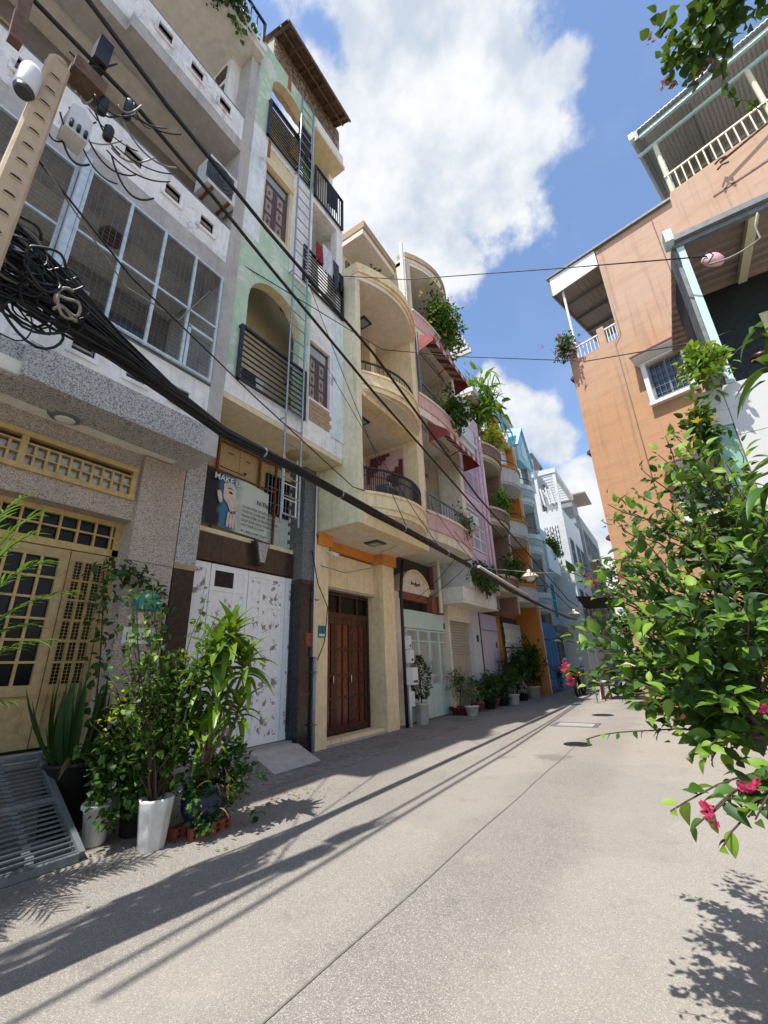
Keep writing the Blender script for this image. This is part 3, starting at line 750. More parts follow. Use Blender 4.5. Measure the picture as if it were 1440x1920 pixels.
for (ya, yb, cols_, mesh_) in ((-.46, .35, 4, 0), (.36, 1.17, 4, 0), (1.18, 1.99, 4, 0), (2.0, 2.4, 3, 1)):
    fw_ = .09 if not mesh_ else .05
    d = MB(); d.box(DX-.03, DX+.02, ya, ya+fw_, .62, 2.61); d.box(DX-.03, DX+.02, yb-fw_, yb, .62, 2.61); d.box(DX-.03, DX+.02, ya+fw_, yb-fw_, 2.5, 2.61)
    d.box(DX-.03, DX+.02, ya+fw_, yb-fw_, .62, .72); d.box(DX-.03, DX+.02, ya+fw_, yb-fw_, 1.10, 1.2); d.box(DX-.03, DX-.01, ya+fw_, yb-fw_, .72, 1.10)
    dl = d.build('door', 'yellow_dull', H); w = (yb-ya-2*fw_)
    for i in range(1, cols_): yy = ya+fw_+w*i/cols_; blk('bar', dl, 'yellow_paint', DX-.01, DX+.018, yy-.012, yy+.012, 1.2, 2.5)
    zs_ = [1.2+1.3*k/6 for k in range(7)]
    for z in zs_[1:-1]: blk('bar', dl, 'yellow_paint', DX-.01, DX+.015, ya+fw_, yb-fw_, z-.012, z+.012)
    for i in range(cols_):
        w0 = ya+fw_+w*i/cols_; w1 = ya+fw_+w*(i+1)/cols_
        for k in range(6): blk('pane', dl, 'dark_glass', DX-.028, DX-.018, w0+.006, w1-.006, zs_[k]+.008, zs_[k+1]-.008)
    if mesh_:
        mm = MB(); y = ya-.02
        while y < yb: mm.box(DX+.03, DX+.033, y-.0015, y+.0015, .95, 2.5); y += .035
        z = .95
        while z < 2.5: mm.box(DX+.027, DX+.03, ya-.04, yb, z-.0015, z+.0015); z += .035
        mm.build('wire_mesh', 'yellow_paint', dl, kind='stuff')
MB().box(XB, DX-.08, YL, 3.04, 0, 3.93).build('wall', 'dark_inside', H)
pl = MB(); pl.box(-6.5, -5.0, YL, 3.04, 0, .53); pl.build('plinth', 'concrete', H)
MB().box(-6.5, -4.96, YL, 3.04, .53, .585).build('step', 'concrete_pale', H)

# ================================================================ house 2: narrow green and white house
H = thing('house', 'narrow pale green and white house with arched balconies and a tin eave', 'house', (-5.2, 4.4, 0))
XF = -4.57; XB = -8.5; Y0, YM, Y1 = 3.06, 4.70, 5.77
def archwall(m, x0, x1, ya, yb, z0, z1, oa, ob, sill, spring, top, n=14):
    """wall ya..yb, z0..z1 with an arched opening oa..ob from sill, springing line and crown"""
    m.box(x0, x1, ya, oa, z0, z1); m.box(x0, x1, ob, yb, z0, z1)
    if sill > z0: m.box(x0, x1, oa, ob, z0, sill)
    c = (oa+ob)/2; r = (ob-oa)/2
    pts = [(c-r*math.cos(math.pi*i/n), spring+(top-spring)*math.sin(math.pi*i/n)) for i in range(n+1)]
    for i in range(n):
        (a, za), (bb, zb) = pts[i], pts[i+1]
        m.prism([(a, za), (bb, zb), (bb, z1), (a, z1)], 'x', x0, x1)
def arch_reveal(m, x0, x1, oa, ob, spring, top, th=.012, n=14):
    c = (oa+ob)/2; r = (ob-oa)/2
    pts = [(c-r*math.cos(math.pi*i/n), spring+(top-spring)*math.sin(math.pi*i/n)) for i in range(n+1)]
    for i in range(n):
        (a, za), (bb, zb) = pts[i], pts[i+1]
        m.prism([(a, za), (bb, zb), (bb, zb-th), (a, za-th)], 'x', x0, x1)
def louvre(x, ya, yb, za, zb, parent, up_pane=True):
    fr = MB(); fr.box(x-.02, x+.03, ya, ya+.04, za, zb); fr.box(x-.02, x+.03, yb-.04, yb, za, zb); fr.box(x-.02, x+.03, ya, yb, zb-.04, zb); fr.box(x-.02, x+.03, ya, yb, za, za+.04)
    w = fr.build('window', 'shutter_brown', parent); zt = zb-.28 if up_pane else zb-.04
    if up_pane: blk('pane', w, 'win_pale', x-.01, x+.005, ya+.04, yb-.04, zt+.02, zb-.04); blk('bar', w, 'shutter_brown', x-.015, x+.025, ya+.04, yb-.04, zt-.02, zt+.02)
    mid = (ya+yb)/2
    for a, c in ((ya+.04, mid-.005), (mid+.005, yb-.04)):
        s = MB(); s.box(x-.01, x+.02, a, a+.05, za+.04, zt-.02); s.box(x-.01, x+.02, c-.05, c, za+.04, zt-.02)
        n = 3; hh = (zt-.02-za-.04)/n
        for k in range(n+1): zz = za+.04+hh*k; s.box(x-.01, x+.019, a+.05, c-.05, max(za+.04, zz-.02), min(zt-.02, zz+.02))
        sh = s.build('shutter', 'shutter_brown', w) if False else s.build('shutter', 'shutter_brown', parent)
        for k in range(n):
            z = za+.04+hh*k; blk('panel', sh, 'shutter_pale', x-.008, x+.004, a+.05, c-.05, z+.02, z+hh-.02)
            cy, cz = (a+c)/2, z+hh/2
            d = MB().prism([(cy-.035, cz), (cy, cz-.07), (cy+.035, cz), (cy, cz+.07)], 'x', x+.004, x+.01); d.build('carving', 'shutter_brown', sh)
# party structure
MB().box(XB, -4.9, Y0, Y0+.2, 4.94, 14.3).build('side_wall', 'h2_white', H); MB().box(XB, -4.9, Y1-.14, Y1, 4.94, 14.5).build('side_wall', 'h2_white', H)
MB().box(XB, -5.5, Y0+.2, Y1-.14, 4.94, 14.4).build('wall', 'h2_cream', H)
MB().box(XB, XF-.01, Y0+.004, Y1-.004, 4.932, 5.02).build('soffit', 'h2_cream', H)
# floor 1: white skirt, green arch bay on the left, shuttered window and rough pier on the right
MB().box(-4.9, XF, Y0, Y1, 5.02, 5.36).build('skirt', 'h2_white', H)
a1 = MB(); archwall(a1, -4.72, XF-.004, Y0, YM, 5.36, 8.30, 3.32, 4.50, 5.36, 7.05, 7.62); a1.build('wall', 'h2_green', H)
r1 = MB(); arch_reveal(r1, -4.74, XF+.01, 3.32, 4.50, 7.05, 7.62); r1.build('arch_trim', 'h2_cream', H)
MB().box(-4.74, XF+.012, YM, YM+.06, 5.36, 8.30).build('pilaster', 'h2_green', H)
MB().holes(-4.8, XF, YM+.06, 5.42, 5.36, 8.30, [(4.78, 5.37, 5.92, 7.2)]).build('wall', 'h2_white', H)
MB().box(-4.8, XF+.03, 5.42, Y1, 5.36, 8.30).build('pier', 'h2_bluewhite', H)
louvre(-4.66, 4.785, 5.365, 5.925, 7.2, H)
for k in range(5):
    for j in range(3 if k % 2 else 2):
        w = .19 if k % 2 else .27; blk('brick', H, 'brick_pale', XF-.03, XF+.014, 4.8+j*(w+.015), 4.8+j*(w+.015)+w, 5.43+.088*k, 5.51+.088*k)
railing_flat(H, 'iron_black', XF+.06, 3.2, 4.64, 5.30, 6.30, 8, True, .014, side='both')
# floor 2: shuttered window left, open balcony right
MB().box(-4.9, XF, YM, Y1, 8.30, 8.46).build('slab', 'h2_white', H)
MB().holes(-4.8, XF-.002, Y0, 3.42, 8.30, 11.1, []).build('pier', 'h2_bluewhite', H)
MB().holes(-4.8, XF-.02, 3.42, 4.15, 8.85, 11.1, [(3.46, 4.08, 8.95, 10.45)]).build('wall', 'h2_cream', H)
MB().box(-4.8, XF-.004, 3.42, 4.15, 8.30, 8.85).build('wall', 'h2_green', H)
louvre(-4.68, 3.465, 4.075, 8.955, 10.45, H)
MB().box(-4.8, XF+.02, 3.4, 4.16, 10.46, 10.6).build('canopy', 'h2_cream', H)
MB().box(-4.86, XF+.03, 4.15, YM, 8.30, 11.1).build('pier', 'h2_white', H)
MB().box(-4.75, XF, 5.55, Y1, 8.46, 11.0).build('pier', 'h2_white', H)
railing_flat(H, 'iron_black', XF+.04, 4.46, 5.74, 8.40, 9.36, 9, True, .013)
window(H, -5.5, 4.8, 5.4, 8.5, 10.4, 'shutter_brown', 'win_glass', 2, 3)
# floor 3: green arch left, open balcony right under a white slab
MB().box(-4.9, XF, Y0, Y1, 11.0, 11.2).build('slab', 'h2_white', H)
a3 = MB(); archwall(a3, -4.72, XF-.004, Y0, YM, 11.2, 14.0, 3.40, 4.42, 11.2, 12.95, 13.45); a3.build('wall', 'h2_green', H)
r3 = MB(); arch_reveal(r3, -4.74, XF+.01, 3.40, 4.42, 12.95, 13.45); r3.build('arch_trim', 'h2_cream', H)
railing_flat(H, 'iron_black', XF+.05, 3.34, 4.6, 11.15, 12.3, 11, True, .011, side='both')
MB().box(-5.4, XF+.06, YM, Y1+.02, 13.44, 13.56).build('slab', 'h2_cream', H)
MB().box(-5.4, XF+.02, YM, Y1, 13.56, 13.95).build('fascia', 'h2_white', H)
railing_flat(H, 'iron_black', XF+.04, 4.72, 5.73, 11.15, 12.18, 11, False, .011)
# brick strip and tin eave
st = MB(); st.box(-4.9, XF-.03, 3.36, Y1-.1, 14.0, 14.86); st.build('wall', 'mortar', H)
k = 0; z = 14.03
while z < 14.72:
    y = 3.38+(.1 if k % 2 else 0)
    while y < Y1-.34:
        w = rnd.uniform(.17, .22); blk('brick', H, 'brick_rough', XF-.04, XF-.012+rnd.uniform(0, .012), y, y+w, z, z+.082); y += w+.018
    z += .098; k += 1
ev = MB(); n = 40
A = Vector((-3.98, 3.1, 14.35)); Bv = Vector((-3.98, 5.32, 14.30)); Cv = Vector((-5.3, 3.1, 15.45)); Dv = Vector((-5.3, 5.9, 15.40)); Bv = Vector((-3.98, 5.28, 14.30))
top_, bot_ = [], []
for i in range(n+1):
    u = i/n; dz = .022*math.sin(u*n*1.2)
    top_.append(Vector((-4.08, 3.28+(5.5-3.28)*u, 14.58+dz))); bot_.append(Vector((-5.6, 3.28+(5.5-3.28)*u, 15.3+dz)))
ev.add(top_+bot_, [(i, i+1, n+2+i, n+1+i) for i in range(n)], False)
ev.add([v+Vector((0,0,-.012)) for v in top_+bot_], [(i, n+1+i, n+2+i, i+1) for i in range(n)], False)
ev.build('eave', 'roof_rust', H)
for i in range(6): y = 3.36+.4*i; MB().bar((-4.62, y, 14.79), (-4.1, y, 14.54), .05, .06).build('rafter', 'roof_rust', H)
MB().bar((-4.09, 3.28, 14.535), (-4.09, 5.5, 14.535), .03, .08).build('purlin', 'roof_rust', H)
MB().bar((-4.33, 3.28, 14.64), (-4.33, 5.5, 14.64), .04, .05).build('purlin', 'roof_rust', H)
# rust stains run from railing feet (real drips of paint and rust)
for y, z0, z1, w in ((3.42, 10.7, 11.18, .07), (3.80, 13.55, 13.98, .1)): blk('rust_streak', H, 'rust_stain', XF-.01, XF+.002, y, y+w, z0, z1)
# ground floor
MB().box(-6.3, -5.2, Y0, 3.36, 2.62, 4.94).build('column', 'terrazzo_grey', H); MB().box(-6.3, -5.2, Y0, 3.36, 0, 2.55).build('column', 'brown_tile', H)
MB().box(-6.3, -5.195, Y0, 3.365, 2.55, 2.62).build('column_band', 'brick_pale', H); MB().box(-6.3, -5.195, Y0, 3.365, 4.28, 4.36).build('column_band', 'brick_pale', H)
MB().box(-6.3, -5.2, 5.42, 5.76, 2.75, 4.94).build('column', 'terrazzo_dark', H); MB().box(-6.3, -5.2, 5.42, 5.76, 0, 2.68).build('column', 'black_granite', H); MB().box(-6.3, -5.195, 5.415, 5.765, 2.68, 2.75).build('column_band', 'brown_tile', H)
MB().box(-5.198, -5.19, 5.55, 5.73, 1.62, 1.84).build('panel', 'brick_red', H); MB().box(-5.198, -5.19, 5.42, 5.76, .86, .9).build('column_band', 'brown_tile', H)
MB().box(-6.3, -5.42, 3.36, 5.6, 2.80, 3.22).build('lintel', 'brown_tile', H)
for y in (3.9, 4.98): MB().box(-5.425, -5.417, y-.004, y+.004, 2.8, 3.22).build('joint', 'black_granite', H)
kz = MB().prism([(4.44, 3.26), (4.74, 3.26), (4.66, 2.88), (4.52, 2.88)], 'x', -5.42, -5.30); ko = kz.build('keystone', 'brown_tile', H)
MB().prism([(4.475, 3.23), (4.705, 3.23), (4.635, 2.91), (4.545, 2.91)], 'x', -5.30, -5.285).build('keystone_face', 'terrazzo_grey', H)
MB().box(-5.9, -5.44, 3.36, 5.6, 3.22, 3.30).build('ledge', 'h2_cream', H)
MB().box(-6.3, -5.6, 3.36, 5.6, 3.30, 4.94).build('wall', 'h2_cream', H)
for (a, c, z0, z1, mt) in ((3.5, 4.2, 4.3, 4.9, 'board_tan'), (4.2, 4.58, 4.0, 4.86, 'board_tan'), (4.6, 4.9, 3.95, 4.9, 'board_tan'), (4.82, 5.4, 3.32, 3.95, 'banner_pale')): blk('board', H, mt, -5.6, -5.575, a+.004, c-.004, z0, z1)
for y in (3.44, 3.74, 4.60, 4.98): MB().bar((-5.52, y, 3.3), (-5.52, y, 4.92), .035).build('post', 'rust', H)
MB().bar((-5.52, 3.42, 4.86), (-5.52, 5.3, 4.86), .03).build('rail', 'rust', H); MB().bar((-5.52, 3.42, 4.32), (-5.52, 4.98, 4.32), .025).build('rail', 'rust', H)
w_ = window(H, -5.58, 4.78, 5.36, 3.9, 4.66, 'iron_black', 'dark_glass', 2, 1, .04)
for i in range(7): rod('bar', w_, 'galv', (-5.51, 4.8+.09*i, 3.92), (-5.51, 4.8+.09*i, 4.64), .006)
for zz in (4.1, 4.4): rod('bar', w_, 'galv', (-5.515, 4.78, zz), (-5.515, 5.36, zz), .006)
for k in range(9): blk('louvre', H, 'h3_pale', -5.6, -5.54, 5.4, 5.58, 3.35+.17*k, 3.44+.17*k)
lt = lettering('lettering', '2 FRAGILE', H, 'ink', (-5.572, 4.25, 4.62), (0,1,0), (0,0,1), .05); bpy.data.objects.remove(lt)
for (y, z, w, h) in ((3.95, 4.72, .12, .02), (3.78, 4.42, .55, .018), (4.32, 4.7, .1, .02), (4.30, 4.45, .06, .04), (4.72, 4.18, .03, .11)): blk('print', H, 'ink', -5.575, -5.572, y, y+w, z, z+h)
MB().lathe([(.001, -.02), (.2, -.015), (.22, 0)], (-5.0, 5.0, 4.93), 24).build('ceiling_lamp', 'board_tan', H)
# folding door: four leaves of peeling white panels
zb, zt = .23, 2.78; ed = [3.42, 3.78, 4.47, 5.28, 5.60]
for i in range(4):
    a, c = ed[i]+.006, ed[i+1]-.006; X = -5.45
    d = MB(); fw = .07; cols_ = [a, c] if i in (0, 3) else [a, (a+c*1.0)/2+(.1 if i == 1 else -.12), c]
    d.box(X-.03, X, a, c, zb, zb+.1); d.box(X-.03, X, a, c, zt-.09, zt); d.box(X-.03, X, a, a+fw, zb+.1, zt-.09); d.box(X-.03, X, c-fw, c, zb+.1, zt-.09)
    rows = [zb+.1, zt-.09] if i in (0, 3) else [zb+.1, .72, 2.25, zt-.09] if i == 2 else [zb+.1, .72, 2.42, zt-.09]
    if len(cols_) == 3: d.box(X-.03, X, cols_[1]-.03, cols_[1]+.03, zb+.1, zt-.09)
    for z in rows[1:-1]: d.box(X-.03, X-.002, a+fw, c-fw, z-.03, z+.03)
    dl = d.build('door', 'white_door_frame', H)
    cc = [a+fw]+([cols_[1]-.03, cols_[1]+.03] if len(cols_) == 3 else [])+[c-fw]
    for j in range(0, len(cc), 2):
        for k in range(len(rows)-1):
            z0 = rows[k]+(.03 if k else 0); z1 = rows[k+1]-(.03 if k < len(rows)-2 else 0)
            dark = (i == 1 and k == len(rows)-2 and j == 0)
            blk('panel', dl, 'hole_dark' if dark else 'white_door', X-.024, X-.014, cc[j], cc[j+1], z0, z1)
            if False:
                pp = MB(); cy = (cc[j]+cc[j+1])/2; ww = (cc[j+1]-cc[j])*.5; hh = min(.42, (z1-z0)*.46); cz = z1-hh*1.05 if k else (z0+z1)/2
                n = 30; pts = []
                for q in range(n):
                    aa = 2*math.pi*q/n; rr = .68+.18*math.sin(2*aa+i*3+j)+.1*math.sin(5*aa+k*2+i)+.07*math.sin(11*aa+j); pts.append((cy+math.cos(aa)*ww*.92*rr, cz+math.sin(aa)*hh*rr))
                pp.prism(pts, 'x', X-.014, X-.012); pp.build('peeled_patch', 'peeled', dl)
MB().box(-5.48, -5.3, 3.36, 5.6, .0, .22).build('threshold', 'concrete', H)
# blank wall behind the door
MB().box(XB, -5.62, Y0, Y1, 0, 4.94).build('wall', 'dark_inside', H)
# ramp and step in front of the folding door
rp = MB(); rp.prism([(-5.3, 0.0), (-5.3, .2), (-5.1, .2), (-4.62, .0)], 'y', 4.45, 5.35)
o = rp.build('ramp', 'concrete_pale'); tag(o, 'sloping concrete ramp in front of the white folding door', 'ramp')
o = MB().box(-5.3, -4.95, 3.7, 4.43, 0, .19).build('step_block', 'concrete'); tag(o, 'low grey concrete step block beside the ramp', 'step')

# banner with a printed portrait hung on the frame
Bn = thing('banner', 'sagging make-up banner with a woman\'s portrait above the white folding door', 'banner', (-5.5, 4.1, 3.3))
n = 14; mm = 8; vs = []
for i in range(n+1):
    for j in range(mm+1):
        u, w = i/n, j/mm; y = 3.48+(4.80-3.48)*u; zt_ = 4.26-.02*u-.10*math.sin(math.pi*u)*0; z = 3.34+.04*(1-u)+(zt_-.08*(1-u)*0-3.34)*w-(.015*math.sin(math.pi*u*2.2) if w == 1 else 0)
        fold = .035*math.sin((u*9-w*3))*max(0, 1-u*2.2)
        vs.append((-5.475+fold, y, z-.05*max(0, u-.6)*w))
bm = MB().add(vs, [(i*(mm+1)+j, (i+1)*(mm+1)+j, (i+1)*(mm+1)+j+1, i*(mm+1)+j+1) for i in range(n) for j in range(mm)], True)
m, t, b = newmat('banner_print'); p = pos(t)
sp = N(t, 'ShaderNodeSeparateXYZ'); t.links.new(p, sp.inputs[0])
c = mixc(t, mrange(t, mth(t, 'ADD', sp.outputs[1], mth(t, 'MULTIPLY', noise(t, p, 5, 3), .2)), 4.1, 4.4), hx('3f7390'), hx('c3ccc2'))
c = mixc(t, mrange(t, mth(t, 'ADD', sp.outputs[1], mth(t, 'MULTIPLY', noise(t, p, 6, 3), .25)), 3.98, 3.9), c, hx('1d1b1c'))
c = mixc(t, mrange(t, mth(t, 'ADD', mth(t, 'MULTIPLY', sp.outputs[1], 1.0), mth(t, 'MULTIPLY', noise(t, p, 4, 3), .3)), 3.72, 3.62, 0, .6), c, hx('2c6478'))
t.links.new(c, b.inputs['Base Color']); b.inputs['Roughness'].default_value = .7
bm.build('sheet', 'banner_print', Bn)
XP = -5.445
def smoothpts(P, k=4):
    out = []; n = len(P)
    for i in range(n):
        p0, p1, p2, p3 = (P[(i+j-1) % n] for j in range(4))
        for q in range(k):
            t = q/k; out.append(tuple(.5*(2*p1[a]+(p2[a]-p0[a])*t+(2*p0[a]-5*p1[a]+4*p2[a]-p3[a])*t*t+(3*p1[a]-p0[a]-3*p2[a]+p3[a])*t**3) for a in (0, 1)))
    return out
def poly(name, pts, mat, d=0.0, root=Bn): return MB().prism(smoothpts(pts), 'x', XP+d, XP+d+.002).build(name, mat, root)
poly('printed_face', [(3.86, 4.10), (4.02, 4.13), (4.09, 4.02), (4.10, 3.93), (4.15, 3.84), (4.12, 3.80), (4.14, 3.74), (4.11, 3.66), (4.03, 3.62), (3.98, 3.70), (3.93, 3.78), (3.86, 3.85), (3.85, 4.0)], 'skin_print')
poly('printed_ear', [(3.74, 3.93), (3.79, 3.95), (3.83, 3.88), (3.84, 3.78), (3.80, 3.75), (3.76, 3.83)], 'skin_print')
for k in range(4): poly('printed_finger', [(3.95+.055*k, 3.42), (3.99+.055*k, 3.41), (4.0+.05*k, 3.62+.02*k), (3.965+.05*k, 3.62+.02*k)], 'skin_print')
poly('printed_eye', [(3.94, 3.965), (3.99, 3.985), (4.03, 3.96), (3.99, 3.945)], 'ink', .003)
poly('printed_brow', [(3.91, 4.02), (3.97, 4.05), (4.05, 4.02), (3.97, 4.035)], 'ink', .003)
poly('printed_lips', [(4.04, 3.73), (4.10, 3.755), (4.135, 3.735), (4.10, 3.715)], 'pink_plastic', .003)
lettering('lettering', 'MAKE UP', Bn, 'ink_white', (XP+.004, 3.66, 4.13), (0, 1, -.03), (0, 0, 1), .14)
lettering('lettering', 'N.Thanh', Bn, 'ink', (XP+.004, 4.52, 3.93), (0, 1, -.03), (0, 0, 1), .11)
for k, s in enumerate(('TRANG ĐIỂM CÔ DÂU, DỰ TIỆC', 'THƯỜNG XUYÊN MỞ CÁC LỚP', 'TRANG ĐIỂM CÁ NHÂN, CHUYÊN', 'CHỤP ẢNH NGOẠI CẢNH & A...', 'CHO THUÊ ÁO CƯỚI')):
    lettering('lettering', s, Bn, 'ink', (XP+.004, 4.22, 3.80-.078*k), (0, 1, -.02), (0, 0, 1), .052)
lettering('lettering', 'ĐT: 0903 513 907 (Thanh)', Bn, 'ink', (XP+.004, 4.24, 3.385), (0, 1, -.02), (0, 0, 1), .05)

# tall ladder up the facade of house 2
L = thing('ladder', 'tall galvanised ladder fixed up the front of the green house', 'ladder', (-4.45, 4.33, 3.3))
for y in (4.15, 4.52): rod('rail', L, 'galv', (-4.45, y, 3.3), (-4.45, y-.16 if 0 else y, 13.9), .018)
z = 3.45
while z < 13.8: rod('rung', L, 'galv', (-4.45, 4.15, z), (-4.45, 4.52, z), .012); z += .3
for z in (5.1, 8.3, 11.1): rod('bracket', L, 'galv', (-4.45, 4.15, z), (-4.6, 4.15, z), .012)
L2 = thing('ladder', 'short spare ladder section hung beside the barred window', 'ladder', (-5.1, 5.0, 3.3))
for y in (4.78, 5.10): rod('rail', L2, 'white_plastic', (-5.1, y, 3.75), (-5.1, y, 4.9), .016)
for k in range(4): rod('rung', L2, 'white_plastic', (-5.1, 4.78, 3.78+.28*k), (-5.1, 5.10, 3.78+.28*k), .011)

# ================================================================ house 3: yellow house with curved balconies
H = thing('house', 'yellow house with curved balconies and dark red wooden doors', 'house', (-5.3, 7.1, 0))
XF = -4.22; XB = -8.5; Y0, Y1 = 5.78, 8.5
# ground floor
MB().box(-6.3, -5.2, Y0, 6.13, 0, 3.46).build('pilaster', 'h3_yellow', H); MB().box(-6.3, -5.2, 8.02, 8.5, 0, 3.46).build('pilaster', 'h3_yellow', H)
MB().box(-6.3, -5.42, 6.13, 8.02, 2.78, 3.46).build('wall', 'h3_yellow', H)
c = MB(); c.box(-6.3, -5.14, Y0-.005, 6.19, 3.46, 3.70); c.box(-6.3, -5.36, 6.19, 7.96, 3.50, 3.70); c.box(-6.3, -5.14, 7.96, 8.54, 3.46, 3.70); c.build('cornice', 'h3_orange', H)
MB().box(-6.0, -5.45, 6.13, 8.02, 2.74, 2.78).build('door_head', 'concrete_pale', H)
MB().box(-6.1, -5.85, 6.13, 6.2, 0, 2.74).build('jamb', 'h3_yellow', H); MB().box(-6.1, -5.85, 7.98, 8.02, 0, 2.74).build('jamb', 'h3_yellow', H)
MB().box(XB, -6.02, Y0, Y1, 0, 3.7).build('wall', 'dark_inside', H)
MB().box(-6.0, -5.2, 6.13, 8.02, 0, .035).build('threshold', 'concrete_pale', H); MB().box(-5.55, -5.26, 6.14, 8.0, .035, .1).build('step', 'h3_yellow', H)
DX = -5.62; ya, yb = 6.2, 7.98
fr = MB(); fr.box(DX-.06, DX+.03, ya, ya+.06, .1, 2.72); fr.box(DX-.06, DX+.03, yb-.06, yb, .1, 2.72); fr.box(DX-.06, DX+.03, ya+.06, yb-.06, 2.66, 2.72); fr.box(DX-.06, DX+.035, ya+.06, yb-.06, 2.22, 2.32)
fr.box(DX-.06, DX+.02, 6.95, 7.0, 2.32, 2.66); fr.box(DX-.06, DX+.02, 7.55, 7.6, 2.32, 2.66)
df = fr.build('door_frame', 'wood_frame', H)
for a, c_ in ((6.26, 6.95), (7.0, 7.55), (7.6, 7.92)): blk('pane', df, 'dark_glass', DX-.04, DX-.02, a, c_, 2.32, 2.66)
eds = [6.26, 6.81, 7.37, 7.92]
for i in range(3):
    a, c_ = eds[i]+.004, eds[i+1]-.004; d = MB()
    d.box(DX-.03, DX+.015, a, a+.09, .1, 2.22); d.box(DX-.03, DX+.015, c_-.09, c_, .1, 2.22); d.box(DX-.03, DX+.015, a+.09, c_-.09, 2.1, 2.22); d.box(DX-.03, DX+.015, a+.09, c_-.09, .1, .24)
    zs = [.24, .72, 1.12, 1.62, 2.1]
    for z in zs[1:-1]: d.box(DX-.03, DX+.013, a+.09, c_-.09, z-.025, z+.025)
    mid = (a+c_)/2; d.box(DX-.03, DX+.012, mid-.02, mid+.02, .24, 2.1)
    dl = d.build('door', 'wood_frame', H)
    for k in range(4):
        for (p, q) in ((a+.09, mid-.02), (mid+.02, c_-.09)):
            z0 = zs[k]+(.025 if k else 0); z1 = zs[k+1]-(.025 if k < 3 else 0)
            blk('pane' if k else 'panel', dl, 'wood_red', DX-.022, DX-.004, p+.003, q-.003, z0+.003, z1-.003)
    if i < 2: rod('handle', dl, 'chrome', (DX+.04, c_-.04, .98), (DX+.04, c_-.04, 1.12), .01)
# upper storeys: side wall, front frame, slabs
MB().box(XB, XF, Y0, 5.95, 3.70, 9.62).build('side_wall', 'h3_pale', H)
MB().box(XB, -4.5, 5.95, 8.25, 3.695, 3.82).build('soffit', 'h3_soffit', H)
MB().box(XB, XF, 8.25, 8.5, 3.70, 9.62).build('side_wall', 'h3_yellow', H)
MB().box(-4.5, XF+.003, 5.95, 8.25, 3.70, 3.98).build('beam', 'h3_yellow', H)
MB().box(XB, -5.75, 5.95, 8.25, 3.82, 9.6).build('wall', 'h3_yellow', H)
def curved_balcony(z0, ztop, mat, trim, bul=.42, back=-5.7, under='h3_soffit'):
    s = MB(); arcslab(s, 5.97, 8.36, back, XF, bul-.1, z0, z0+.06, 14); s.build('balcony_floor', under, H)
    s = MB(); arcband(s, 5.96, 8.37, XF+.005, bul, .16, z0+.02, z0+.13, 14); s.build('moulding', mat, H)
    s = MB(); arcband(s, 5.955, 8.38, XF+.04, bul+.01, .16, z0+.13, z0+.18, 14); s.build('moulding', trim, H)
    s = MB(); arcband(s, 5.96, 8.37, XF+.005, bul, .14, z0+.18, ztop-.05, 14); s.build('parapet', mat, H)
    s = MB(); arcband(s, 5.955, 8.38, XF+.035, bul+.01, .19, ztop-.05, ztop, 14); s.build('coping', trim, H)
curved_balcony(3.92, 4.36, 'h3_yellow', 'h3_yellow')
MB().box(XB, -4.6, 5.95, 8.25, 6.495, 6.62).build('soffit', 'h3_soffit', H)
MB().box(-4.6, XF, 5.95, 8.25, 6.50, 6.68).build('beam', 'h3_yellow', H)
curved_balcony(6.62, 7.08, 'h3_yellow', 'h3_yellow')
# iron railing with balusters, follows the curve
rl = MB(); arcband(rl, 6.0, 8.3, XF-.03, .40, .035, 4.86, 4.90, 14); arcband(rl, 6.0, 8.3, XF-.03, .40, .02, 4.70, 4.715, 14); ro = rl.build('railing', 'iron_black', H)
ap = arcpts(6.0, 8.3, XF-.05, .40, 60)
for i in range(0, 61, 1): rod('baluster', ro, 'iron_black', (ap[i][0], ap[i][1], 4.36), (ap[i][0], ap[i][1], 4.87), .008)
rl = MB(); arcband(rl, 6.0, 8.3, XF-.03, .40, .03, 7.35, 7.39, 14); ro = rl.build('railing', 'iron_black', H)
ap = arcpts(6.0, 8.3, XF-.05, .40, 24)
for i in range(0, 25): rod('baluster', ro, 'iron_black', (ap[i][0], ap[i][1], 7.08), (ap[i][0], ap[i][1], 7.36), .008)
# floor-1 room: door, pillar, tiled side panel with a lamp
window(H, -5.75, 6.1, 7.0, 3.85, 6.0, 'wood_frame', 'door_glass', 2, 3, .07)
MB().box(-5.75, -5.5, 7.1, 7.3, 3.82, 6.5).build('pilaster', 'h3_yellow', H)
zz = 3.9; k = 0
tp = MB().box(-5.75, -4.6, 8.235, 8.249, 3.85, 6.4).build('tile_panel', 'h4_pink', H)
while zz < 6.3:
    for j in range(9):
        if (j-k*.7) % 9 < 4.2: blk('tile', tp, 'maroon', -5.72+.122*j, -5.61+.122*j, 8.215, 8.236, zz, zz+.075)
    zz += .088; k += 1
MB().lathe([(.05, 0), (.1, .1), (.11, .18), (.05, .2)], (-5.05, 8.13, 5.3), 14).build('wall_lamp', 'white_plastic', H)
window(H, -5.75, 6.2, 7.9, 6.8, 9.2, 'wood_frame', 'win_glass', 3, 2, .07)
MB().box(-5.4, -5.1, 7.6, 7.9, 6.62, 9.5).build('pilaster', 'h3_yellow', H)
# square lamps under the slabs
for x, y, z in ((-4.76, 7.1, 3.695), (-4.85, 6.75, 6.495), (-4.85, 6.95, 9.50)):
    f = MB(); f.box(x-.17, x+.17, y-.17, y+.17, z-.03, z-.002); lo = f.build('ceiling_lamp', 'ac_grille', H)
    blk('lamp_glass', lo, 'win_pale', x-.11, x+.11, y-.11, y+.11, z-.045, z-.03)
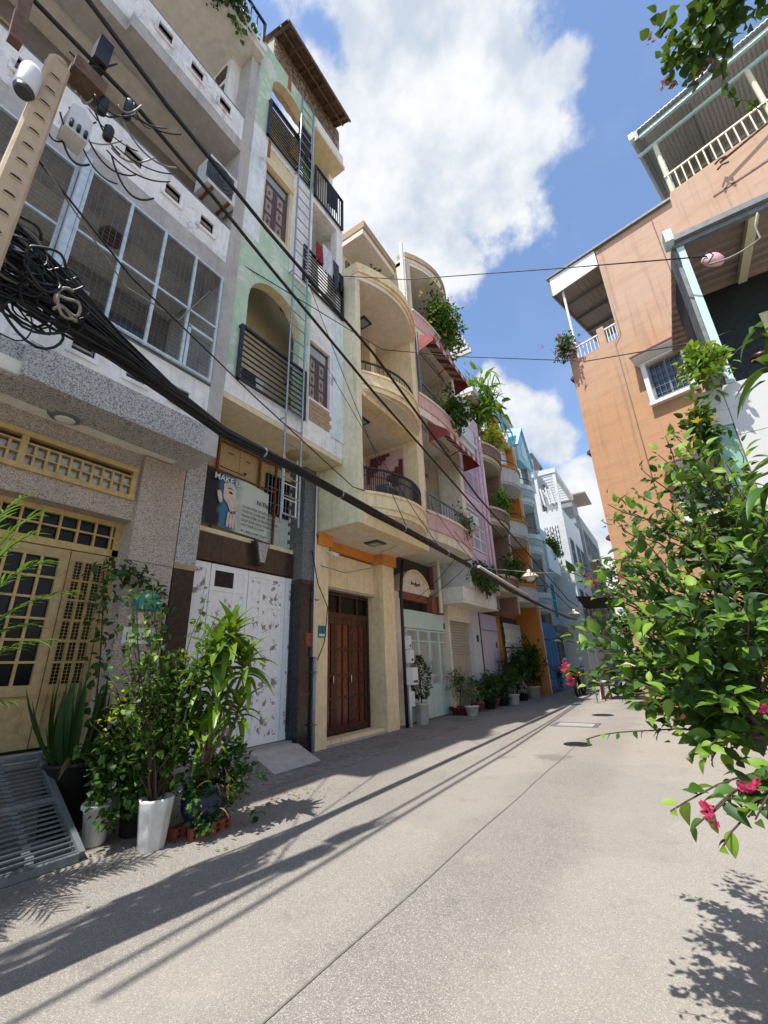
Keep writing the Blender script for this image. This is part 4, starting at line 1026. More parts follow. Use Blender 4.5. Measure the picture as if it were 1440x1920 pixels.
# top slab and its stepped moulding
s = MB(); arcslab(s, 5.80, 8.36, XB, XF, .40, 9.50, 9.60, 16); s.build('soffit', 'h3_soffit', H)
s = MB(); arcband(s, 5.82, 8.42, XF+.03, .42, .2, 9.60, 9.68, 16); s.build('moulding', 'h3_yellow', H)
s = MB(); arcband(s, 5.80, 8.44, XF+.07, .43, .22, 9.68, 9.80, 16); s.build('moulding', 'h3_yellow', H)
s = MB(); arcband(s, 5.80, 8.44, XF+.03, .42, .2, 9.80, 9.98, 16); s.build('parapet', 'h3_yellow', H)
MB().box(XB, XF-.15, Y0+.01, 5.92, 9.60, 9.96).build('parapet', 'h3_pale', H)
# roof terrace: tiled rear wall with slab, glass, post and rails
MB().box(XB, -5.6, 6.6, 8.5, 9.6, 12.6).build('wall', 'h3_pale', H)
MB().box(XB, -4.75, 6.9, 8.55, 12.55, 12.75).build('roof_slab', 'h3_soffit', H); MB().box(XB, -4.70, 6.88, 8.57, 12.75, 13.0).build('fascia', 'brick_pale', H)
window(H, -5.6, 7.2, 8.3, 11.3, 12.4, 'grey_fascia', 'win_blue', 2, 1)
rod('post', H, 'white_plastic', (-4.35, 8.35, 9.9), (-4.35, 8.35, 13.4), .06)
for z in (10.25, 10.5, 10.75): rod('rail', H, 'galv', (-4.5, 7.6, z), (-4.5, 8.35, z), .018)
rod('post', H, 'galv', (-4.45, 7.62, 9.98), (-4.45, 7.62, 10.85), .02); MB().lathe([(.001, -.05), (.05, 0), (.001, .05)], (-4.45, 7.62, 10.9), 10).build('ball', 'galv', H)

ac_unit('air_conditioner', 'grey air conditioner behind the black railing of the yellow house', -4.75, 7.4, 8.1, 4.6, 5.12, .32, 'galv_dull')
ac_unit('air_conditioner', 'white air conditioner high on the grey house by its corner pillar', -4.62, 2.30, 2.8, 8.35, 8.98, .34)
ac_unit('air_conditioner', 'white air conditioner behind the first railing of the green house', -4.95, 3.4, 3.95, 5.42, 5.86, .26)
sc_ = thing('security_camera', 'small white security camera under the orange cornice', 'camera', (-5.15, 6.1, 3.3))
MB().tube([(-5.19, 6.05, 3.38), (-5.1, 6.12, 3.33)], .02, 8).build('arm', 'white_plastic', sc_); MB().tube([(-5.12, 6.08, 3.34), (-4.98, 6.16, 3.27)], .04, 10).build('body', 'white_plastic', sc_)
pq = thing('house_number_plate', 'small dark number plate on the yellow pilaster beside the red doors', 'sign', (-5.19, 5.95, 1.9)); MB().box(-5.198, -5.185, 5.86, 6.06, 1.78, 1.98).build('plate', 'ink_blue', pq); MB().box(-5.186, -5.183, 5.885, 6.035, 1.8, 1.84).build('plate_trim', 'ink_white', pq)

# ================================================================ house 4: cream and pink house with striped awnings
H = thing('house', 'cream and pink house with red striped awnings and a pale green gate', 'house', (-5.4, 10.0, 0))
XF = -4.3; Y0, Y1 = 8.58, 11.42
MB().box(XB, -5.75, Y0, Y1, 0, 13).build('wall', 'h4_cream', H)
MB().box(-5.75, XF, Y0, Y0+.16, 4.05, 13).build('side_wall', 'h4_cream', H); MB().box(-5.75, XF-.02, Y1-.16, Y1, 4.05, 13).build('side_wall', 'h4_cream', H)
def fl(z0, zp, rail=None):
    MB().box(-5.75, XF-.28, Y0+.16, Y1-.16, z0+.006, z0+.1).build('soffit', 'soffit_cream', H)
    s = MB(); arcband(s, Y0+.02, Y1-.02, XF+.02, .14, .3, z0, z0+.24); s.build('fascia', 'h4_cream', H)
    s = MB(); arcband(s, Y0+.02, Y1-.02, XF+.05, .15, .2, z0+.24, zp-.06); s.build('parapet', 'h4_pink', H)
    s = MB(); arcband(s, Y0, Y1, XF+.09, .15, .28, zp-.06, zp); s.build('coping', 'h4_cream', H)
fl(4.05, 4.75); fl(7.45, 8.1); fl(10.2, 10.95)
s = MB(); arcslab(s, Y0, Y1, XB, XF-.1, .5, 12.85, 12.95); s.build('soffit', 'soffit_cream', H)
s = MB(); arcband(s, Y0, Y1, XF-.08, .5, .3, 12.95, 13.1); s.build('moulding', 'h4_cream', H)
s = MB(); arcband(s, Y0, Y1, XF-.04, .5, .3, 13.1, 13.3); s.build('fascia', 'brick_pale', H)
railing_flat(H, 'galv_dull', XF+.06, Y0+.1, Y1-.1, 4.75, 5.25, 14)
railing_flat(H, 'galv', XF-.05, Y0+.1, Y0+1.5, 8.1, 8.75, 3, True)
for z in (5.0, 8.2, 11.1): window(H, -5.75, 9.2, 10.6, z, z+1.7, 'shutter_brown', 'win_glass', 2, 1, .07)
rod('post', H, 'iron_grey', (XF+.05, 8.75, 8.1), (XF+.05, 8.75, 10.2), .05)
for z in (6.35, 9.45): MB().lathe([(.02, .12), (.18, 0), (.2, -.03), (.1, -.05)], (-5.0, 9.9, z), 14).build('hanging_lamp', 'ac_grille', H)
MB().box(-5.0, XF+.0, Y1-.35, Y1-.165, 4.8, 7.45).build('pier', 'h4_cream', H)
window(H, -4.9, Y1-.12, Y1-.02, 4.9, 6.9, 'ac_grille', 'win_pale', 1, 1, .02) if False else None
def awning(zt, zb, y0, y1, xo, lab=None):
    aw = grp('awning', H); n = 12
    for i in range(n):
        a, c_ = y0+(y1-y0)*i/n, y0+(y1-y0)*(i+1)/n; mt = 'awning_red' if i % 2 == 0 else 'awning_white'
        q = MB().add([(XF+.05, a, zt), (XF+.05, c_, zt), (xo, c_, zb), (xo, a, zb), (xo, c_, zb-.16), (xo, a, zb-.16)], [(0,1,2,3), (3,2,4,5)]); q.build('stripe', mt, aw)
    for yy in (y0, y1): MB().prism([(XF+.05, zt), (xo, zb), (xo, zb-.16), (XF+.05, zt-.62)], 'y', yy-.004, yy+.004).build('end_cloth', 'awning_red', aw)
    fr_ = MB()
    for yy in (y0+.01, (y0+y1)/2, y1-.01): fr_.tube([(XF+.06, yy, zt-.02), (xo-.01, yy, zb-.02)], .014, 6); fr_.tube([(XF+.06, yy, zt-.6), (xo-.01, yy, zb-.03)], .014, 6)
    fr_.tube([(xo-.01, y0, zb-.02), (xo-.01, y1, zb-.02)], .014, 6); fr_.tube([(XF+.06, y0, zt-.6), (XF+.06, y1, zt-.6)], .012, 6); fr_.build('frame', 'maroon', aw)
awning(7.42, 7.0, 9.05, 11.35, -3.72); awning(10.15, 9.85, 8.75, 11.3, -3.75)
# ground floor: arch hood, brown panels, gate
GX = -5.38
gt = thing('gate', 'pale green steel gate with white barred upper half', 'gate', (GX, 10.4, 0))
MB().box(GX-.03, GX+.02, 9.15, 11.72, 2.14, 2.58).build('head_panel', 'gate_green', gt)
lv = [9.22, 9.82, 10.42, 11.0, 11.6]
for i in range(4):
    a, c_ = lv[i]+.006, lv[i+1]-.006; d = MB()
    d.box(GX-.02, GX+.01, a, c_, .03, .80)
    d.box(GX-.025, GX+.025, a, a+.05, .80, 2.12); d.box(GX-.025, GX+.025, c_-.04, c_, .80, 2.12); d.box(GX-.02, GX+.02, a+.05, c_-.04, 2.08, 2.12); d.box(GX-.02, GX+.02, a+.05, c_-.04, 1.82, 1.85); d.box(GX-.02, GX+.02, a+.05, c_-.04, .98, 1.0)
    lo = d.build('leaf', 'gate_green', gt)
    for k in range(8): y = a+.05+(c_-a-.09)*(k+.5)/8; rod('bar', lo, 'gate_white', (GX, y, .80), (GX, y, 2.1), .007)
rp_ = [(GX+.05, 10.42+.06*math.sin(q*math.pi/8), 1.22+.14*math.cos(q*math.pi/8)) for q in range(17)]
MB().tube(rp_, .012, 6).build('ring_handle', 'galv', gt)
MB().box(GX+.02, GX+.026, 11.35, 11.5, 2.2, 2.36).build('number_plate', 'ac_grille', gt)
MB().box(-5.75, GX-.06, Y0+.2, 9.15, 0, 3.0).build('pier', 'h4_cream', H); MB().box(-5.75, GX-.04, 11.35, 11.72, 0, 2.9).build('pier', 'h4_cream', H)
MB().box(-5.6, -5.3, 10.62, 11.3, 2.6, 3.06).build('panel', 'h4_brown', H); MB().box(-5.7, -5.42, 9.1, 10.6, 2.84, 3.02).build('panel', 'h4_brown', H)
sp_ = MB()
for k in range(22): y = 9.1+.07*k; sp_.tube([(-5.45, y, 2.58), (-5.45, y, 2.82)], .008, 5)
sp_.build('spikes', 'iron_black', H)
a_ = MB(); pts = [(9.05+1.55*i/12, 3.1+.52*math.sin(math.pi*i/12)**.6) for i in range(13)]
a_.prism([(9.05, 3.02)]+pts+[(10.6, 3.02)], 'x', -5.7, -5.36); a_.build('arch_hood', 'h4_cream', H)
for q in (.9, .8):
    tr_ = MB()
    for i in range(12):
        (a, za), (c_, zc) = pts[i], pts[i+1]; tr_.bar((-5.35, a, za), (-5.35, c_, zc), .07, .06)
    if q == .9: tr_.build('arch_moulding', 'h3_yellow', H)
orn = MB()
for k in range(5): orn.tube([(-5.355, 9.6+.1*k, 3.22+.03*math.sin(k*2)), (-5.35, 9.64+.1*k, 3.3+.02*math.cos(k*3)), (-5.355, 9.69+.1*k, 3.25)], .014, 5)
orn.build('ornament', 'wood_frame', H)
rod('post', H, 'cream_metal', (-5.2, 10.95, 2.6), (-5.2, 10.95, 4.05), .06)
MB().box(-5.75, -5.72, Y0+.2, Y1, 2.6, 4.05).build('wall', 'dark_inside', H)
w_ = thing('water_meter_post', 'bundle of black conduit with white electric meter boxes by the yellow pilaster', 'meter', (-5.1, 8.78, 0))
MB().tube([(-5.15, 8.72, 0), (-5.15, 8.72, 2.9), (-5.1, 8.78, 3.7)], .04, 8).build('conduit', 'iron_black', w_); MB().tube([(-5.1, 8.8, .0), (-5.1, 8.82, 1.0)], .03, 8).build('conduit', 'white_plastic', w_)
for (y0_, y1_, z0, z1, d) in ((8.72, 8.88, 1.62, 1.90, .1), (8.74, 8.93, 1.32, 1.60, .12), (8.72, 9.0, .86, 1.22, .16), (8.84, 8.95, .42, .72, .08)):
    s = MB(); x0 = -5.12; s.prism([(x0, y0_), (x0+d, y0_+.02), (x0+d, y1_-.02), (x0, y1_)], 'z', z0, z1); bo = s.build('meter_box', 'white_plastic', w_)
    blk('meter_window', bo, 'ac_grille', x0+d, x0+d+.003, y0_+.05, y1_-.05, z0+.04, z0+.09)

# ================================================================ house 5: pink and white house
H = thing('house', 'pink and lilac house with white grilles, roller shutter below', 'house', (-5.2, 12.6, 0))
XF = -4.5; Y0, Y1 = 11.44, 13.9
MB().box(XB, -5.6, Y0, Y1, 0, 9.4).build('wall', 'h5_pink', H)
MB().box(-5.6, XF+.04, Y0, Y0+.16, 3.3, 9.4).build('pilaster', 'h5_white', H)
MB().box(-5.6, XF+.02, 13.22, Y1, 3.3, 9.85).build('pilaster', 'h5_lilac', H)
cl = MB()
for y in (13.36, 13.74): cl.tube([(XF+.07, y, 3.3), (XF+.07, y, 9.2)], .055, 10)
cl.build('column', 'h5_lilac', H)
cp = MB()
for y in (13.36, 13.74):
    for z in (6.2, 8.5, 8.66, 9.0): cp.lathe([(.06, 0), (.1, .03), (.06, .06)], (XF+.07, y, z), 12)
cp.build('capital', 'h5_lilac', H)
MB().box(-5.6, XF, Y0+.16, 13.22, 3.3, 4.55).build('spandrel', 'h5_lilac', H)
MB().box(-5.6, XF, Y0+.16, 13.22, 6.02, 6.4).build('spandrel', 'h5_lilac', H)
MB().box(-5.6, XF+.03, Y0+.16, 13.22, 8.2, 8.42).build('cornice', 'h5_white', H); MB().box(-5.6, XF+.12, Y0-.02, 13.22, 8.42, 8.55).build('cornice', 'h5_white', H); MB().box(-5.6, XF+.06, Y0, 13.22, 8.55, 9.1).build('parapet', 'h5_white', H)
MB().box(-5.58, XF-.06, Y0+.16, 13.22, 5.92, 6.02).build('soffit', 'h5_white', H)
MB().box(-4.62, XF+.02, Y0+.16, 12.0, 5.5, 5.9).build('infill', 'h5_white', H) if False else None
# barred openings
def grille(z0, z1, mat):
    g_ = MB()
    for z in (z0, (z0+z1)/2, z1): g_.box(XF-.02, XF+.02, Y0+.18, 13.2, z-.02, z+.02)
    for k in range(4): y = Y0+.2+.5*k*1.12; g_.box(XF-.02, XF+.022, y-.02, y+.02, z0, z1)
    go = g_.build('grille', mat, H)
    for k in range(26): y = Y0+.22+.066*k; rod('bar', go, mat, (XF, y, z0), (XF, y, z1), .006)
grille(6.45, 8.15, 'lilac_bar'); grille(4.6, 5.35, 'white_plastic')
MB().box(-5.6, -5.55, Y0+.16, 13.22, 6.4, 8.2).build('curtain', 'lilac_gate', H)
bl = MB()
for k in range(7): bl.lathe([(.03, 0), (.05, .1), (.03, .2), (.045, .3), (.05, .34)], (XF+.06, Y0+.3+.14*k, 5.35), 10)
bl.build('finial', 'h5_white', H)
# black framed bay window beside the pilaster
window(H, XF-.3, Y0-.02, Y0+.02, 5.0, 6.8, 'iron_black', 'win_pale', 1, 1) if False else None
# entrance slab, roller shutter, door surround
MB().box(-5.6, -4.6, 11.15, 14.1, 2.86, 2.95).build('soffit', 'soffit_cream', H); MB().box(-5.6, -4.58, 11.13, 14.12, 2.95, 3.3).build('slab', 'h2_white', H)
MB().box(-5.6, -5.22, Y0, 13.1, 2.45, 2.86).build('lintel', 'h4_cream', H); MB().box(-5.6, -5.2, 13.1, 13.75, 0, 2.86).build('pier', 'h9_white', H); MB().box(-5.6, -5.24, Y0, 11.55, 0, 2.45).build('pier', 'h4_cream', H)
rs = MB().box(-5.5, -5.36, 11.55, 13.1, 0, .05).build('roller_shutter', 'roller', H)
for k in range(31): blk('slat', rs, 'roller', -5.4, -5.36+(.012 if k > 17 else .006), 11.56, 13.09, .05+.0775*k, .05+.0775*k+(.066 if k > 17 else .075))
MB().box(-5.198, -5.18, 13.4, 13.55, 1.9, 2.1).build('plaque', 'wood_frame', H)
# roof terrace: white lattice fence, pergola rafters
ft = MB()
for z in (9.15, 9.75, 10.35): ft.box(XF-.02, XF+.02, 11.9, 13.3, z-.02, z+.02)
fo = ft.build('fence', 'white_plastic', H)
for k in range(20): y = 11.92+.072*k; rod('bar', fo, 'white_plastic', (XF, y, 9.1), (XF, y, 10.4), .009)
for k in range(7):
    y = 11.55+.26*k; MB().box(-5.6, -4.1, y, y+.1, 12.55, 12.75).build('rafter', 'h9_white', H)
MB().box(-5.7, -5.6, 11.5, 13.4, 9.4, 12.9).build('wall', 'h5_white', H)
MB().box(-5.3, -5.2, 11.6, 13.3, 12.4, 12.55).build('beam', 'h9_white', H)
window(H, -5.6, 11.7, 12.8, 9.5, 11.4, 'ac_grille', 'win_pale', 3, 1, .06)
MB().box(-5.6, -4.9, 11.5, 13.2, 11.45, 11.55).build('canopy', 'h5_white', H)

# ================================================================ house 6: brown house
H = thing('house', 'brown house with three curved balconies and a lilac folding door', 'house', (-5.2, 15.0, 0))
XF = -4.4; Y0, Y1 = 13.92, 16.1
MB().box(XB, -5.5, Y0, Y1, 0, 11.3).build('wall', 'wood_ochre', H)
MB().box(-5.5, XF-.1, Y1-.26, Y1, 2.9, 9.3).build('pilaster', 'h6_brown', H); MB().box(-5.5, XF-.06, Y1-.05, Y1+.03, 2.9, 9.6).build('pilaster', 'h6_cream', H); MB().box(-5.5, XF-.12, Y0, Y0+.1, 2.9, 9.3).build('pilaster', 'h6_brown', H)
for z0, z1 in ((3.5, 4.05), (5.88, 6.5), (8.4, 9.1)):
    s = MB(); arcslab(s, Y0, Y1-.04, -5.5, XF-.1, .22, z0, z0+.06); s.build('soffit', 'h6_cream', H)
    s = MB(); arcband(s, Y0, Y1-.04, XF-.06, .24, .2, z0+.06, z0+.22); s.build('fascia', 'h6_cream', H)
    s = MB(); arcband(s, Y0, Y1-.04, XF-.02, .26, .16, z0+.22, z1-.08); s.build('parapet', 'h6_brown', H)
    s = MB(); arcband(s, Y0, Y1-.04, XF+.02, .27, .24, z1-.08, z1); s.build('coping', 'h6_cream', H)
    window(H, -5.5, 14.2, 15.7, z1-.4, z1+1.5, 'wood_frame', 'win_glass', 2, 2, .08)
MB().box(-5.5, -4.6, 14.0, 15.7, 11.3, 11.45).build('roof_slab', 'h6_cream', H); MB().box(-5.6, -4.5, 13.98, 15.72, 11.45, 11.65).build('fascia', 'h5_white', H); MB().box(-5.5, -5.3, 14.0, 15.7, 9.0, 11.3).build('wall', 'h6_cream', H)
MB().box(XB, -5.4, Y0, Y1, 0, 2.9).build('wall', 'h5_lilac', H)
for i in range(4):
    a = 14.0+.46*i; d = MB(); d.box(-5.38, -5.33, a+.005, a+.455, .05, 2.3); dl = d.build('door', 'lilac_gate', H)
    for z0, z1 in ((.2, .9), (1.0, 1.75), (1.82, 2.2)): blk('panel', dl, 'lilac_gate', -5.33, -5.318, a+.07, a+.39, z0, z1)
    blk('transom_panel', dl, 'lilac_bar', -5.38, -5.34, a+.01, a+.45, 2.34, 2.86)
MB().tube([(-5.25, 13.86, 0), (-5.25, 13.86, 2.9)], .05, 8).build('downpipe', 'iron_black', H)
MB().box(-5.32, -5.31, 15.5, 15.66, 1.75, 1.95).build('number_plate', 'ink_blue', H)

# ================================================================ house 7: orange house with white balconies
H = thing('house', 'orange house with white curved balconies edged in ochre', 'house', (-5.2, 17.7, 0))
XF = -4.5; Y0, Y1 = 16.14, 19.15
MB().box(XB, -5.3, Y0, Y1, 0, 11.4).build('wall', 'h7_orange', H)
MB().box(-5.3, XF, Y1-.42, Y1, 0, 11.0).build('pilaster', 'h7_orange', H); MB().box(-5.3, XF+.03, Y1-.06, Y1+.02, 0, 11.2).build('edge_trim', 'h7_white', H)
MB().box(-5.3, XF-.05, Y0, Y0+.25, 2.9, 9.6).build('pilaster', 'h7_orange', H)
for z0, z1 in ((3.4, 4.1), (6.0, 6.75), (8.3, 9.15)):
    s = MB(); arcslab(s, Y0+.1, Y1-.4, -5.3, XF-.15, .5, z0, z0+.08); s.build('soffit', 'h7_white', H)
    s = MB(); arcband(s, Y0+.1, Y1-.4, XF-.12, .52, .16, z0+.08, z1-.1); s.build('parapet', 'h7_white', H)
    s = MB(); arcband(s, Y0+.1, Y1-.4, XF-.08, .54, .24, z1-.1, z1); s.build('coping', 'h7_orange', H)
    ro = MB(); arcband(ro, Y0+.15, Y1-.45, XF-.12, .5, .03, z1+.22, z1+.25); ro.build('handrail', 'iron_black', H)
    d = MB(); pts = [(16.7+.9*i/10, z1+1.05+.35*math.sin(math.pi*i/10)) for i in range(11)]
    d.prism([(16.7, z1-.6)]+pts+[(17.6, z1-.6)], 'x', -5.3, -5.24); d.build('door', 'h7_white', H)
    d = MB(); pts = [(17.95+.5*i/10, z1+.95+.3*math.sin(math.pi*i/10)) for i in range(11)]
    d.prism([(17.95, z1-.6)]+pts+[(18.45, z1-.6)], 'x', -5.3, -5.26); d.build('door', 'win_pale', H)
    for zz in (z1+.5, z1+1.6): blk('joint', H, 'h7_white', XF-.004, XF+.004, Y1-.42, Y1-.06, zz, zz+.02)
    MB().lathe([(.03, .1), (.09, 0), (.06, -.1), (.02, -.12)], (XF-.5, 18.3, z1+.9), 10).build('wall_lamp', 'iron_black', H)
s = MB(); s.prism([(16.2, 10.9), (16.4, 11.6), (16.8, 11.75), (17.6, 11.3), (18.4, 10.9), (18.9, 10.95), (18.9, 10.8), (16.2, 10.8)], 'x', XF-.3, XF-.05); s.build('gable', 'h7_orange', H)
MB().box(-5.3, XF-.3, Y0, Y1-.4, 9.15, 10.8).build('wall', 'h7_white', H)
# white gate with baluster strip on the ground floor
gt = thing('gate', 'white panelled gate with a row of white balusters above', 'gate', (-5.2, 17.2, 0))
for i in range(4): MB().box(-5.2, -5.15, 16.25+.48*i, 16.72+.48*i, .05, 1.75).build('leaf', 'white_trim', gt)
f_ = MB(); f_.box(-5.2, -5.14, 16.2, 18.2, 1.8, 1.92); f_.box(-5.2, -5.14, 16.2, 18.2, 2.5, 2.66); f_.build('rail', 'white_trim', gt)
for k in range(12): MB().lathe([(.04, 0), (.055, .1), (.03, .25), (.055, .4), (.04, .58)], (-5.17, 16.3+.165*k, 1.92), 10).build('baluster', 'white_trim', gt)
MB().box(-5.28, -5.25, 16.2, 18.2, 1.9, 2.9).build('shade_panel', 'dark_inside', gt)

# ================================================================ house 8: blue-grey tiled house with a blue gable
H = thing('house', 'blue-grey tiled house with pale blue balconies and turquoise gable', 'house', (-5.2, 20.6, 0))
XF = -4.5; Y0, Y1 = 19.18, 22.0
MB().box(XB, -5.2, Y0, Y1, 0, 11.0).build('wall', 'h8_pale', H)
pl_ = MB().box(-5.2, XF+.02, 21.2, Y1, 2.8, 11.0).build('pilaster', 'mortar', H)
zz = 2.82; k = 0
while zz < 10.9:
    for j in range(2): blk('tile', pl_, 'h8_tile', -4.6, XF+.035, 21.21+.395*j, 21.59+.395*j, zz, zz+.125)
    blk('tile', pl_, 'h8_tile', -5.19, -4.61, 21.185, 21.4, zz, zz+.125)
    zz += .14; k += 1
for z0, z1 in ((3.3, 4.1), (5.9, 6.8), (8.3, 9.3)):
    s = MB(); arcslab(s, Y0+.1, 21.2, -5.2, XF-.15, .4, z0, z0+.1); s.build('soffit', 'h8_pale', H)
    for q, (a, c_) in enumerate(((z0+.1, z0+.32), (z0+.38, z1-.3), (z1-.22, z1))):
        s = MB(); arcband(s, Y0+.1, 21.2, XF-.12+.03*q, .42, .16, a, c_); s.build('parapet', 'h8_pale' if q != 1 else 'h8_tile', H)
    s = MB(); arcband(s, Y0+.1, 21.2, XF-.1, .4, .14, z0+.32, z1-.22); s.build('parapet', 'h8_blue', H)
    ro = MB(); arcband(ro, Y0+.15, 21.15, XF-.1, .4, .03, z1+.3, z1+.33); ro.build('handrail', 'iron_black', H)
    window(H, -5.2, 19.6, 20.8, z1-.2, z1+1.4, 'blue_frame', 'win_blue', 2, 2, .08)
ga = MB(); ga.prism([(19.4, 10.6), (19.4, 11.4), (20.7, 12.9), (22.05, 11.2), (22.05, 10.9)], 'x', XF-.3, XF+.1); ga.build('gable', 'h8_blue', H)
ga = MB(); ga.prism([(20.2, 11.1), (20.2, 11.6), (20.7, 12.2), (21.2, 11.6), (21.2, 11.1)], 'x', XF+.1, XF+.13); ga.build('gable_panel', 'h8_pale', H)
ef = MB()
for (a, c_) in (((20.7, 12.95), (22.15, 11.1)), ((20.7, 12.95), (19.3, 11.35))): ef.bar((XF-.1, a[0], a[1]), (XF-.1, c_[0], c_[1]), .6, .08)
ef.build('gable_trim', 'h8_blue', H)
rf = MB()
for k in range(5): y = 17.6+.5*k; rf.bar((-5.2, y, 12.6-.02*k), (-4.55, y, 12.25), .05)
rf.bar((-4.6, 17.5, 12.3), (-4.6, 19.8, 12.3), .06); rf.bar((-4.6, 17.6, 12.3), (-4.6, 19.6, 11.3), .04)
for y in (17.6, 19.7): rf.bar((-4.6, y, 10.6), (-4.6, y, 12.3), .06)
rf.build('roof_frame', 'blue_frame', H); MB().box(-5.6, -4.5, 17.4, 19.9, 12.66, 12.7).build('roof_sheet', 'h8_tile', H)
gt = thing('gate', 'bright blue panelled steel gate below the tiled house', 'gate', (-4.5, 20.6, 0))
for i in range(4): 
    lo = MB().box(-4.62, -4.55, 19.35+.6*i, 19.94+.6*i, .05, 2.1).build('leaf', 'gate_blue', gt)
    for z0, z1 in ((.2, 1.0), (1.1, 2.0)): blk('panel', lo, 'gate_blue', -4.55, -4.53, 19.43+.6*i, 19.86+.6*i, z0, z1)
MB().box(-4.62, -4.53, 19.3, 21.8, 2.15, 2.85).build('head_panel', 'gate_blue', gt)

# ================================================================ further houses on the left
H = thing('house', 'low pale blue house with plants on its balcony', 'house', (-5, 23.4, 0))
MB().box(XB, -4.8, 22.05, 24.9, 0, 8.2).build('wall', 'far_blue', H); MB().box(-4.8, -4.35, 22.1, 24.8, 5.6, 6.9).build('balcony', 'h9_blue', H); MB().box(-4.8, -4.5, 22.1, 24.8, 2.6, 2.9).build('canopy', 'grey_fascia', H)
for y in (22.4, 23.5): window(H, -4.8, y, y+.9, 3.3, 5.2, 'blue_frame', 'win_glass', 2, 2, .08)
for y in (22.4, 23.5): window(H, -4.8, y, y+.9, .8, 2.4, 'galv_dull', 'win_glass', 2, 2, .08)
H = thing('house', 'white building with pergola and pierced vent blocks, beyond the blue houses', 'house', (-5, 27, 0))
MB().holes(XB, -3.75, 25.2, 31.0, 0, 9.6, []).build('wall', 'h9_white', H)
# the wall facing the street end-on: pierced block panel
pb = MB().box(-5.0, -4.12, 25.15, 25.195, 6.9, 8.6).build('vent_panel', 'dark_inside', H)
for i in range(6):
    for j in range(11):
        if (i+j) % 2 == 0: blk('vent_block', pb, 'h9_white', -5.0+.146*i+.012, -5.0+.146*i+.146, 25.1, 25.15, 6.9+.155*j, 6.9+.155*j+.14)
        else: blk('vent_block', pb, 'h9_white', -5.0+.146*i+.05, -5.0+.146*i+.11, 25.1, 25.15, 6.9+.155*j+.01, 6.9+.155*j+.15)
for x in (-5.7, -4.9, -3.82): MB().box(x-.1, x+.07, 25.2, 25.4, 9.6, 12.0).build('post', 'h9_white', H)
MB().box(-6.2, -3.7, 25.15, 25.45, 11.9, 12.2).build('beam', 'h9_white', H); MB().box(-6.2, -3.7, 30.6, 30.9, 11.9, 12.2).build('beam', 'h9_white', H); MB().box(-3.95, -3.72, 25.45, 30.6, 11.9, 12.2).build('beam', 'h9_white', H)
for k in range(10): MB().box(-6.2, -3.95, 25.7+.5*k, 25.82+.5*k, 11.96, 12.14).build('rafter', 'h9_white', H)
for x in (-4.6, -4.3, -4.05): MB().bar((x, 25.15, 9.9), (x-.12, 25.15, 11.0), .09, .3).build('ornament', 'h9_white', H)
MB().box(-6.2, -5.0, 25.6, 30, 9.6, 11.6).build('wall', 'h9_white', H); window(H, -5.0, 26, 27.4, 9.8, 11.2, 'grey_fascia', 'win_glass', 2, 1)
rt = MB(); rt.box(-6.8, -4.75, 24.6, 27.4, 13.25, 13.33); rt.build('roof_sheet', 'corr_brown', H)
for x, y in ((-4.85, 24.8), (-4.85, 27.2)): MB().box(x-.05, x+.05, y-.05, y+.05, 11.6, 13.25).build('post', 'galv_dull', H)
for y in (26, 28, 29.6):
    for z in (3.4, 6.4): window(H, -3.75, y, y+1.0, z, z+1.6, 'grey_fascia', 'win_glass', 2, 2, .08)
H = thing('house', 'grey concrete building with sheet-metal roof and dark windows down the lane', 'house', (-4.5, 35, 0))
MB().box(XB, -3.6, 31.2, 40, 0, 10.8).build('wall', 'far_grey', H); MB().box(-6, -2.9, 31.0, 34, 12.3, 12.4).build('roof_sheet', 'corr_brown', H); MB().box(-6, -3.9, 31.2, 33.6, 10.8, 12.3).build('wall', 'far_grey', H)
for y in (31.8, 33.6, 35.4, 37.2):
    for z in (2.8, 5.4, 8.0): window(H, -3.6, y, y+1.3, z, z+1.9, 'grey_fascia', 'dark_glass', 2, 2, .1)
    MB().box(-3.6, -3.0, y-.2, y+1.5, 7.5, 7.62).build('slab', 'concrete_pale', H)
H = thing('house', 'cream house closing the far end of the lane', 'house', (0, 48, 0))
MB().box(-9, 8, 46, 52, 0, 7.2).build('wall', 'h4_cream', H); MB().box(-9, 8, 45.7, 52, 7.2, 7.5).build('roof_slab', 'concrete', H)
for x in (-5, -3, -1, 1):
    for z in (1.0, 4.2):
        q = MB().box(x, x+1.1, 45.95, 45.99, z, z+1.6).build('window', 'grey_fascia', H); blk('pane', q, 'win_glass', x+.08, x+1.02, 45.94, 45.96, z+.08, z+1.52)

# ================================================================ orange building on the right, turned 16 degrees
H = thing('house', 'tall orange rendered house on the right with a corner terrace under a white fascia', 'house', (-.91, 14.0, 0), math.radians(-16), local=True)
def hy(m, y0, y1, x0, x1, z0, z1, hs):
    """wall slab facing -y with holes (xa,xb,za,zb)"""
    xs = sorted(set([x0, x1]+[v for h in hs for v in h[:2]]))
    for a, c_ in zip(xs, xs[1:]):
        mid = (a+c_)/2; z = z0
        for c0, c1 in sorted((h[2], h[3]) for h in hs if h[0] < mid < h[1]):
            if c0 > z: m.box(a, c_, y0, y1, z, c0)
            z = max(z, c1)
        if z < z1: m.box(a, c_, y0, y1, z, z1)
    return m
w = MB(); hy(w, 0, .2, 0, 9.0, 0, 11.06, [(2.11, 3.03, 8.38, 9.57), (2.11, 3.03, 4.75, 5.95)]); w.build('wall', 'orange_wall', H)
w = MB(); w.prism([(1.64, 11.06), (9.0, 11.06), (9.0, 15.07), (4.07, 15.07), (3.95, 14.75), (1.64, 14.86)], 'y', 0.0, .2); w.build('wall', 'peach_wall', H)
